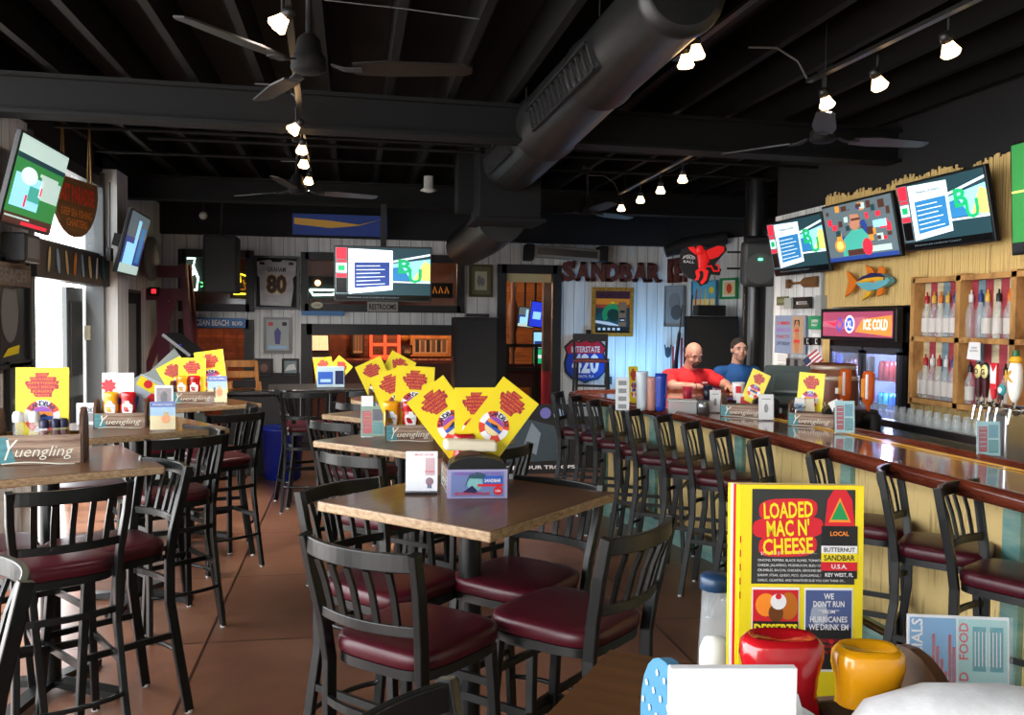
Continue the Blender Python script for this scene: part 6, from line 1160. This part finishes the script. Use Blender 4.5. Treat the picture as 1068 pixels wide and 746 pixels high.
# barrel
p = aX(869, 412, 3.45)
r = thing('small_barrel', 'small dark wooden barrel with pale hoops on the back counter by the fridge', 'barrel', T(3.45, p.y, 0)); zb0, zb1 = aX(869, 446, 3.45).z, aX(869, 379, 3.45).z
H_ = zb1-zb0; BRL = mat('barrel_staves', '5a2c1c', .45, tex=1, col2='7a4228', sc=(18, 18, 3)); HOOP = mat('pale_hoop', 'b0a090', .4, .4)
MB().lathe([(.001, zb0), (.15, zb0), (.175, zb0+H_*.3), (.18, zb0+H_*.5), (.175, zb0+H_*.72), (.155, zb0+H_*.99), (.145, zb0+H_), (.14, zb0+H_*.97), (.001, zb0+H_*.97)], BRL, 28).build('staves', r)
for t_, rr in ((.94, .158), (.78, .172), (.12, .162)): MB().lathe([(rr, zb0+H_*(t_-.035)), (rr+.005, zb0+H_*(t_-.03)), (rr+.003, zb0+H_*(t_+.03)), (rr-.003, zb0+H_*(t_+.035))], HOOP, 28).build('hoop', r)
mb = MB(T(0, 0, 0, radians(-40))); mb.text('OW', -.02, zb0+H_*.35, .07, mat('pale_gold_badge', 'd8c888', .4), -.183, w=.12); mb.box((.06, -.178, zb0+H_*.6), (.03, .01, .04), WHITE); mb.build('barrel_lettering', r)
MB().box((3.45, p.y, zb0/2), (.42, .5, zb0-.004), DKW).build('barrel_cabinet', label='dark wooden cabinet carrying the small barrel', cat='cabinet')
# bourbon dispensers: two amber bottles upside down on a black stand
r = thing('liquor_dispenser', 'black stand with two upside-down amber bottles, backlight put into their colour', 'dispenser', T(3.32, aX(893, 430, 3.32).y, 0, -pi/2)); yd = aX(893, 430, 3.32).y
AMB = mat('amber_bottle', 'b8501a', .08, alpha=.85, es=.12); zq = aX(893, 428, 3.32).z  # weak emission puts a backlit glow into the bottle colour
MB().box((0, .0, zq-.03), (.3, .16, .1), BLACKP, bev=.02).sweep([(.12, 0, zq-.05), (.26, -.02, zq-.02), (.28, -.05, zq-.22)], .07, .07, BLACKM, 10).box((0, .02, (zq-.08)/2), (.2, .2, zq-.08), BLACKM).build('stand_body', r)
for px in (881, 905):
    lx = -(aX(px, 430, 3.32).y-yd); MB().lathe([(.012, zq), (.014, zq+.04), (.036, zq+.07), (.04, zq+.1), (.04, zq+.25), (.03, zq+.27), (.001, zq+.27)], AMB, 16, (lx, 0, 0)).build('amber_bottle', r)
    MB(T(lx, 0, 0)).box((0, -.039, zq+.16), (.034, .008, .12), mat('orange_label', 'd88a30', .5)).box((.03, -.03, zq+.17), (.012, .012, .16), WHITE).build('bottle_label', r)  # orange label, plus a white strip painted in as a highlight
p = aX(898, 445, 3.2); MB(T(3.2, p.y, .93)).box((0, 0, 0), (.2, .3, .1), mat('deep_red_box', '7a1018', .4), bev=.01).box((-.101, 0, -.03), (.004, .2, .02), WHITE).build('red_box', label='deep red flat box behind the bar below the amber bottles', cat='box')
MB().box((3.2, p.y, .43), (.26, .4, .85), BLACKM).build('under_bar_cabinet', label='black low cabinet under the red box behind the bar', cat='cabinet')
# cash register monitor
p = az(826, 436, 1.05); p = Vector((3.22, aX(826, 420, 3.22).y, 0))
r = thing('cash_register_screen', 'dark grey till monitor seen from behind, tilted, on the bar', 'till monitor', T(p.x, p.y, 0, radians(-40)))
TG_ = mat('till_grey_green', '4a5452', .4)
z0, z1 = aX(826, 444, 3.22).z, aX(826, 388, 3.22).z; Hh = z1-z0
mb = MB(T(0, 0, z0+Hh*.72, 0, radians(-28))); mb.box((0, 0, 0), (.44, .07, .33), TG_, bev=.015); mb.box((0, -.05, .0), (.26, .08, .18), TG_, bev=.02); mb.build('monitor_shell', r)
MB().prism([(-.07, z0), (.07, z0), (.05, z0+Hh*.6), (-.05, z0+Hh*.6)], -.05, .05, TG_).box((0, 0, z0+.03), (.3, .26, .06), TG_, bev=.012).build('till_foot', r)
MB().box((0, 0, z0/2), (.5, .4, z0-.002), DKW).build('till_cabinet', r)
# ======================= THINGS ON THE BAR =======================
BT = 1.0505
def bh(px, py, w, h, art, label, bg=None, cat='card holder', rz=-.2): p = az(px, py, BT); return holder('card_holder', label, cat, T(p.x, p.y, BT, rz), w, h, art, ACRY, 'card holders on the bar')
photo4 = lambda m, w, h, y: (m.rect(-w/2, -h/2, w/2, h/2, y, WHITE), [m.rect(-w*.3, h*(.26-.24*i), w*.3, h*(.4-.24*i), y-.001, GREYP) for i in range(4)])
white1 = lambda m, w, h, y: (m.rect(-w/2, -h/2, w/2, h/2, y, WHITE), m.ell((0, y-.001, -h*.05), (w*.14, .001, h*.18), GREYP), m.rect(-w*.3, h*.3, w*.3, h*.33, y-.001, GREYP))
bh(649, 429, .1, .24, photo4, 'tall narrow card with four small pictures at the far bend of the bar')
bh(746, 431, .08, .16, white1, 'narrow white card on the bar in front of the men')
bh(799, 439, .1, .17, white1, 'narrow white card on the bar between the two bar caddies')
cardlist = lambda m, w, h, y: art_list(m, w, h, y, mat('aqua_print', '9ad0d8', .5), DRED, mat('aqua_deep', '4a9ab0', .5))
bh(881, 453, .115, .19, cardlist, 'pale blue and red drinks card on the bar beside the black stand')
bh(1031, 477, .115, .17, cardlist, 'pale blue and red drinks card on the bar nearest the camera')
def cup_stack(px, py, r_, h, m, label, n=5):
    p = az(px, py, BT); g = MB(); prof = [(.001, 0), (r_*.78, 0)]+[(r_*(.8+.2*i/n)+(.002 if i % 2 else 0), h*(i/n)) for i in range(1, n+1)]+[(r_*.9, h)]
    g.lathe(prof, m, 18); o = g.build('cup_stack', label=label, cat='cups'); o.location = (p.x, p.y, BT)
cup_stack(669, 428, .045, .29, mat('frosted_cup', (.6, .68, .72), .2), 'tall stack of frosted clear cups on the bar', 9)
cup_stack(679, 428, .05, .25, mat('rosy_cup', 'c08a7a', .3), 'stack of rosy plastic cups between the clear and blue stacks', 7)
cup_stack(689, 429, .045, .28, mat('cobalt_cup', '1c3a9a', .25), 'stack of cobalt blue cups on the bar', 8)
cup_stack(717, 420, .04, .13, mat('red_cup', 'b02438', .35), 'single red cup before the man in red', 2)
cup_stack(738, 421, .04, .15, mat('midnight_cup', '161a2c', .3), 'dark cup beside the hand of the man in red', 2)
cup_stack(733, 432, .05, .1, mat('steel_cup', (.3, .32, .32), .25, .8), 'low steel cup on the bar in front of the red cup', 2)
p = az(711, 431, BT); r = thing('garnish_tray', 'clear plastic garnish tray on the bar before the man in red', 'tray', T(p.x, p.y, BT, -.25)); MB().box((0, 0, .045), (.2, .14, .09), mat('smoky_acrylic', (.5, .55, .55), .15, alpha=.6), bev=.008).build('tray_box', r); MB().box((0, 0, .094), (.205, .145, .008), mat('tray_lid', (.6, .62, .6), .3)).build('tray_lid', r)
p = aY(661, 399, 6.9); MENU.put(T(p.x, 6.9, 1.2, .2, -.1), 'yellow menu standing behind the cup stacks on the bar', 'yellow menus'); o = [c for c in C.objects if c.get('label') == 'yellow menu standing behind the cup stacks on the bar'][0]; o.scale = (.5, 1, 1.08)
# bar caddies
for (px, py, lb, sx) in ((777, 436, 'wooden bar caddy with napkins and menus in front of the men', 1.15), (850, 446, 'wooden bar caddy with yellow menu beside the till', 1.1)):
    p = az(px, py, BT); CADDY.put(T(p.x+.03, p.y+.08, BT, radians(-38)) @ Matrix.Diagonal((sx, 1, .95, 1)), lb, 'condiment caddies')
def pm_(px, py, X, roll, lb, s=1, rz=-.4, lean=-.1): p = aX(px, py, X); return MENU.put(T(p.x, p.y, p.z, rz, lean) @ Matrix.Rotation(-roll, 4, 'Y') @ Matrix.Diagonal((s, s, s, 1)), lb, 'yellow menus')
pm_(788, 404, 2.86, radians(-20), 'yellow menu leaning right in the far bar caddy', .85, -.9)
pm_(845, 411, 2.98, radians(-2), 'upright yellow menu in the bar caddy beside the till', 1.0, -.9)
p = aX(770, 412, 2.8); mb = MB(); mb.lathe([(.001, 0), (.035, 0), (.048, .13), (.046, .13), (.034, .005)], WHITE, 18); mb.box((0, -.043, .08), (.04, .01, .05), RED); item('paper_cup', 'white paper cup with red label in the far bar caddy', 'cup', T(2.8, p.y, BT+.09, -.4), mb)
p = aX(838, 425, 2.92); mb = MB(); mb.box((-.03, 0, .06), (.07, .05, .15), WHITE, (0, .15, 0)); mb.box((.04, .0, .07), (.06, .05, .13), mat('cream_napkin', 'd8cdb4', .8), (0, -.1, 0)); mb.rect(-.05, .03, 0, .1, -.03, LBLUE); item('napkin_bundle', 'bundle of white napkins and cards in the bar caddy beside the till', 'napkins', T(2.92, p.y, BT+.03, -.5), mb)
p = aX(777, 419, 2.82); mb = MB(); mb.box((0, 0, .05), (.12, .05, .12), WHITE, (0, .1, 0)); mb.rect(-.03, .03, .04, .09, -.03, RED); item('napkin_bundle', 'bundle of white napkins in the far bar caddy', 'napkins', T(2.82, p.y, BT+.03, -.5), mb)
for (px, py, lb) in ((791, 428, 'black arched napkin dispenser behind the narrow white card on the bar'), (866, 440, 'black arched napkin dispenser between the till caddy and the blue card')):
    p = az(px, py+5, BT); mb = MB(); mb.prism([(-.09, 0), (.09, 0), (.09, .09)]+[(.09*cos(a), .09+.045*sin(a)) for a in [pi*i/10 for i in range(1, 10)]]+[(-.09, .09)], -.055, .055, BLACKP); mb.text('PLEASE TIP', 0, .1, .014, GREYP, -.0555, w=.1); item('napkin_dispenser', lb, 'napkin dispenser', T(p.x+.06, p.y+.02, BT, -.3), mb)
# wooden spoon-like paddle and wire holder
p = az(828, 443, BT); mb = MB(); mb.sweep([(0, 0, .0), (-.02, 0, .1), (.05, 0, .12)], .008, .008, CHROME, 6); mb.sweep([(0, -.05, .0), (-.02, -.05, .1), (.05, -.05, .12)], .008, .008, CHROME, 6); item('wire_stand', 'small bright wire stand at the left end of the till caddy', 'stand', T(p.x, p.y, BT), mb)
# leaning napkin card next to the blue card
p = aX(873, 432, 3.0); mb = MB(); mb.box((0, 0, 0), (.06, .01, .12), WHITE, (0, -.5, 0)); mb.box((.03, .01, 0), (.06, .01, .12), mat('rosy_print', 'c89a9a', .5), (0, -.5, 0)); item('folded_card', 'white folded card leaning behind the blue drinks card', 'card', T(3.0, p.y, BT+.12, -.4), mb)
# ======================= PEOPLE =======================
def cap(mb, a, b, ra, rb, m, fl=1.0):
    a, b = Vector(a), Vector(b); mb.cyl(a, b, ra, rb, m, 16); mb.ell(a, (ra, ra, ra), m, 16, 10); mb.ell(b, (rb, rb, rb), m, 16, 10)
def hand(mb, w, d, up, m, side, curl=.35, s=1.0):
    """w wrist, d pointing direction, up back-of-hand normal"""
    d = Vector(d).normalized(); up = Vector(up).normalized(); sd = d.cross(up).normalized()*side; w = Vector(w)
    pc = w+d*.05*s
    for t in (-.028, -.01, .01, .028): cap(mb, w+d*.01+sd*t*.6*s, w+d*.088*s+sd*t*s, .013*s, .0115*s, m)
    L = (.062, .075, .07, .052)
    for i, t in enumerate((-.031, -.011, .010, .030)):
        k = w+d*.088*s+sd*t*s; l = L[3-i]*s; k2 = k+d*l*.5-up*l*curl*.25; k3 = k2+d*l*.42-up*l*curl*.7
        cap(mb, k, k2, .0098*s, .0088*s, m); cap(mb, k2, k3, .0088*s, .0072*s, m)
    t0 = w+d*.03*s+sd*.026*s; t1 = t0+d*.03*s+sd*.028*s-up*.01; t2 = t1+d*.03*s+sd*.006*s-up*.008; cap(mb, t0, t1, .013*s, .011*s, m); cap(mb, t1, t2, .011*s, .0085*s, m)
def remesh(o, v, sm=4):
    r = o.modifiers.new('remesh', 'REMESH'); r.mode = 'VOXEL'; r.voxel_size = v; r.use_smooth_shade = True
    s = o.modifiers.new('smooth', 'SMOOTH'); s.factor = .5; s.iterations = sm; return o
def person(label, M, skin, shirtm, pose, hair, beard=None, build=1.0, brow=(.03, .015, .01)):
    r = thing('person', label, 'person', M); B = MB(); P = pose; Vn = {k: Vector(v) for k, v in P.items() if isinstance(v, tuple)}
    H = Vn['head']; N = Vn['neck']
    Rh = Matrix.Rotation(P.get('yaw', 0), 4, 'Z') @ Matrix.Rotation(P.get('nod', 0), 4, 'X')
    hv = lambda x, y, z: H+(Rh @ Vector((x, y, z)))
    B.ell(hv(0, .01, .025), (.078, .097, .092), skin, 20, 14, Rh); B.ell(hv(0, -.02, -.045), (.06, .07, .07), skin, 18, 12, Rh); B.ell(hv(0, -.052, -.088), (.032, .03, .026), skin, 12, 8, Rh)
    B.ell(hv(0, -.092, -.018), (.0125, .02, .016), skin, 10, 8, Rh); cap(B, hv(0, -.082, .02), hv(0, -.1, -.016), .009, .012, skin)
    for s_ in (-1, 1):
        B.ell(hv(s_*.078, .005, -.005), (.012, .02, .032), skin, 10, 8, Rh); B.ell(hv(s_*.032, -.078, .032), (.026, .014, .009), skin, 10, 8, Rh); B.ell(hv(s_*.04, -.06, -.03), (.026, .026, .024), skin, 10, 8, Rh)
    B.ell(hv(0, -.084, -.05), (.026, .011, .008), skin, 10, 8, Rh); B.ell(hv(0, -.08, -.062), (.022, .012, .008), skin, 10, 8, Rh)
    cap(B, N, H+Vector((0, .02, -.05)), .06*build, .055*build, skin)
    Bd = Vn
    def torso(m, mb, g):
        mb.ell(Bd['chest'], (.175*build+g, .115*build+g, .17), m, 24, 14); mb.ell(Bd['belly'], (.16*build+g, .125*build+g, .17), m, 24, 14); mb.ell(Bd['pelvis'], (.165*build+g, .125+g, .12), m, 24, 12)
        cap(mb, Bd['belly'], Bd['chest'], .13*build+g, .14*build+g, m); cap(mb, Bd['ls'], Bd['rs'], .062*build+g, .062*build+g, m); cap(mb, (Bd['ls']+Bd['rs'])/2+Vector((0, 0, -.04)), N, .1*build+g*.5, .064*build, m)
    torso(skin, B, -.008)
    for a in ('l', 'r'):
        S_, E_, W_ = Bd[a+'s'], Bd[a+'e'], Bd[a+'w']; cap(B, S_, E_, .05*build, .042*build, skin); cap(B, E_, W_, .042*build, .027*build, skin)
        hand(B, W_, P[a+'d'], P.get(a+'u', (0, 0, 1)), skin, -1 if a == 'r' else 1, P.get('curl', .4))
        K, F_ = Bd[a+'k'], Bd[a+'f']; hp = Bd['pelvis']+Vector(((.09 if a == 'l' else -.09), 0, -.03)); cap(B, hp, K, .075*build, .05, skin); cap(B, K, F_, .048, .034, skin)
    remesh(B.build('body', r), .0065, 3)
    S = MB(); torso(shirtm, S, .012)
    for a in ('l', 'r'): S_, E_ = Bd[a+'s'], Bd[a+'e']; cap(S, S_, S_.lerp(E_, P.get('sleeve', .62)), .066*build, .058*build, shirtm)
    remesh(S.build('shirt', r), .011, 4)
    J = MB(); JM = mat('dark_jeans', (.012, .016, .03), .8)
    J.ell(Bd['pelvis']+Vector((0, 0, -.02)), (.175*build, .14, .11), JM, 20, 12)
    for a in ('l', 'r'): K, F_ = Bd[a+'k'], Bd[a+'f']; hp = Bd['pelvis']+Vector(((.09 if a == 'l' else -.09), 0, -.03)); cap(J, hp, K, .09*build, .062, JM); cap(J, K, F_+Vector((0, 0, .05)), .06, .05, JM)
    remesh(J.build('trousers', r), .012, 3)
    for a in ('l', 'r'): F_ = Bd[a+'f']; MB().ell(F_+Vector((0, -.06, -.03)), (.048, .13, .04), BLACKP, 14, 10).build('shoe', r)
    for s_ in (-1, 1):
        e = MB(); e.ell(hv(s_*.032, -.083, .014), (.012, .006, .0045), mat('eye_white', (.4, .37, .34), .3), 10, 8, Rh); e.ell(hv(s_*.032, -.0885, .014), (.005, .003, .0055), mat('dark_iris', (.02, .012, .01), .2), 8, 6, Rh); e.build('eye', r)
        MB().ell(hv(s_*.032, -.09, .034), (.02, .006, .0045), mat('brow_hair', brow, .8), 10, 6, Rh).build('eyebrow', r)
    MB().ell(hv(0, -.094, -.055), (.021, .004, .0035), mat('lip_tone', (.28, .1, .08), .5), 10, 6, Rh).build('mouth_line', r)
    if beard: b = MB(); b.ell(hv(0, -.078, -.085), (.034, .026, .026), beard, 14, 10, Rh); b.ell(hv(0, -.092, -.042), (.026, .008, .007), beard, 12, 8, Rh); [b.ell(hv(s_*.027, -.085, -.063), (.008, .01, .022), beard, 8, 6, Rh) for s_ in (-1, 1)]; b.build('goatee', r)
    if hair:
        h = MB(); h.ell(hv(0, .022, .048), (.085, .098, .08), hair, 22, 14, Rh); h.ell(hv(0, .05, .0), (.082, .07, .075), hair, 20, 12, Rh)
        [h.ell(hv(s_*.07, .01, .03), (.018, .04, .04), hair, 10, 8, Rh) for s_ in (-1, 1)]; remesh(h.build('hair', r), .008, 3)
    return r
SK = mat('skin_tone', (.42, .2, .135), .5, tex=1, col2=(.5, .26, .18), sc=(9, 9, 9), spec=.4)
SK2 = mat('skin_tone_pale', (.48, .27, .2), .5, tex=1, col2=(.54, .31, .23), sc=(9, 9, 9), spec=.4)
RS = mat('red_tshirt', (.62, .012, .016), .8, tex=1, col2=(.5, .01, .014), sc=(8, 8, 8)); BS = mat('blue_tshirt', (.012, .09, .3), .8, tex=1, col2=(.01, .07, .24), sc=(8, 8, 8))
pr_ = aY(723, 376, 8.34)
pose = dict(head=(0, -.12, 1.395), neck=(0, -.03, 1.25), chest=(0, 0, 1.1), belly=(0, .07, .94), pelvis=(0, .14, .85), ls=(.205, 0, 1.165), rs=(-.205, 0, 1.165), le=(.32, -.17, 1.1), lw=(.27, -.36, 1.095), re=(-.24, -.22, 1.09), rw=(-.03, -.36, 1.095), ld=(-.12, -1, -.05), rd=(1, -.35, -.05), lk=(.14, -.2, .78), rk=(-.14, -.2, .78), lf=(.13, -.12, .36), rf=(-.13, -.12, .36), nod=radians(26), yaw=radians(6), curl=.5)
m1 = person('bald man with dark goatee in red t-shirt leaning on the bar, looking down', T(pr_.x, 8.45, 0), SK, RS, pose, None, mat('dark_goatee_hair', (.03, .02, .015), .8), 1.18)
q = MB(); q.sweep([(-.24+.21*.82+.031*cos(a)*.0, -.22-.14*.82+.034*cos(a), 1.092+.034*sin(a)) for a in [2*pi*k/14 for k in range(14)]], .02, .004, BLACKP, closed=True, up=(1, 0, 0)); q.build('wristwatch', m1)
q = MB(); q.text('SANDBAR', .1, 1.12, .016, WHITE, -.150, w=.07, rot=0); q.build('shirt_print', m1)
pb_ = aY(769, 368, 8.85)
pose = dict(head=(0, -.05, 1.43), neck=(0, 0, 1.27), chest=(0, 0, 1.12), belly=(0, .03, .95), pelvis=(0, .08, .85), ls=(.19, 0, 1.185), rs=(-.19, 0, 1.185), le=(.24, -.08, .97), lw=(.1, -.3, 1.0), re=(-.24, -.08, .97), rw=(-.1, -.3, 1.0), ld=(-.3, -1, .3), rd=(.3, -1, .3), lk=(.13, -.3, .8), rk=(-.13, -.3, .8), lf=(.12, -.22, .36), rf=(-.12, -.22, .36), yaw=radians(-8), nod=radians(2), curl=.4, sleeve=.75)
person('man with short dark hair in blue t-shirt seated behind the bar', T(pb_.x, 8.85, 0), SK2, BS, pose, mat('short_dark_hair', (.018, .012, .01), .8), None, 1.06)
put_stool(pr_.x, 8.82, -90, 'black bar stool under the bald man in the red t-shirt', 'stools behind the bar end')
put_stool(pb_.x, 9.2, -90, 'black bar stool under the man in the blue t-shirt', 'stools behind the bar end')
# far person in the back room
pf_ = aY(391, 366, 14.75)
pose = dict(head=(0, -.05, 1.43), neck=(0, 0, 1.27), chest=(0, 0, 1.12), belly=(0, .03, .95), pelvis=(0, .08, .85), ls=(.19, 0, 1.185), rs=(-.19, 0, 1.185), le=(.26, -.1, 1.0), lw=(.1, -.28, 1.12), re=(-.26, -.1, 1.0), rw=(-.1, -.28, 1.12), ld=(-.3, -1, .1), rd=(.3, -1, .1), lk=(.13, -.22, .8), rk=(-.13, -.22, .8), lf=(.12, -.15, .36), rf=(-.12, -.15, .36), yaw=.2, nod=.2, curl=.4)
# ======================= LIGHT AND SETTINGS =======================
w = bpy.data.worlds.new('daylight'); bpy.context.scene.world = w; w.use_nodes = True; bg = w.node_tree.nodes['Background']; bg.inputs[0].default_value = (.95, .97, 1, 1); bg.inputs[1].default_value = 10
# sun falls on the patio outside the left door
s = bpy.data.lights.new('sun', 'SUN'); s.energy = 9.; s.angle = radians(1); s.color = (1, .95, .86); o = bpy.data.objects.new('sun', s); C.objects.link(o); o.rotation_euler = (radians(8), radians(-24), 0)
def area(name, x, y, z, rx, rz, sx, sy, e, col, portal=False):
    l = bpy.data.lights.new(name, 'AREA'); l.shape = 'RECTANGLE'; l.size = sx; l.size_y = sy; l.energy = e; l.color = col; l.cycles.is_portal = portal
    o = bpy.data.objects.new(name, l); C.objects.link(o); o.matrix_world = Matrix.Translation((x, y, z)) @ Matrix.Rotation(rz, 4, 'Z') @ Matrix.Rotation(rx, 4, 'X'); return o
pass     # open front behind the viewer... light passes inward
area('portal_left', -2.5, 1.6, 1.75, pi/2, -pi/2, 8.2, 3.3, 1, (1, 1, 1), True)
area('portal_door', -2.5, 8.27, 1.5, pi/2, -pi/2, 1.9, 2.9, 1, (1, 1, 1), True)
sc = bpy.context.scene
sc.view_settings.view_transform = 'Standard'; sc.view_settings.look = 'None'; sc.view_settings.gamma = 1; sc.view_settings.use_curve_mapping = False; sc.view_settings.exposure = 0.0
sc.cycles.use_denoising = True; sc.cycles.max_bounces = 8; sc.cycles.transparent_max_bounces = 16; sc.cycles.sample_clamp_indirect = 6; sc.cycles.caustics_reflective = False; sc.cycles.caustics_refractive = False
# checks the unused
for o in list(C.objects):
    if o.name.startswith('menu_proto'): bpy.data.objects.remove(o)
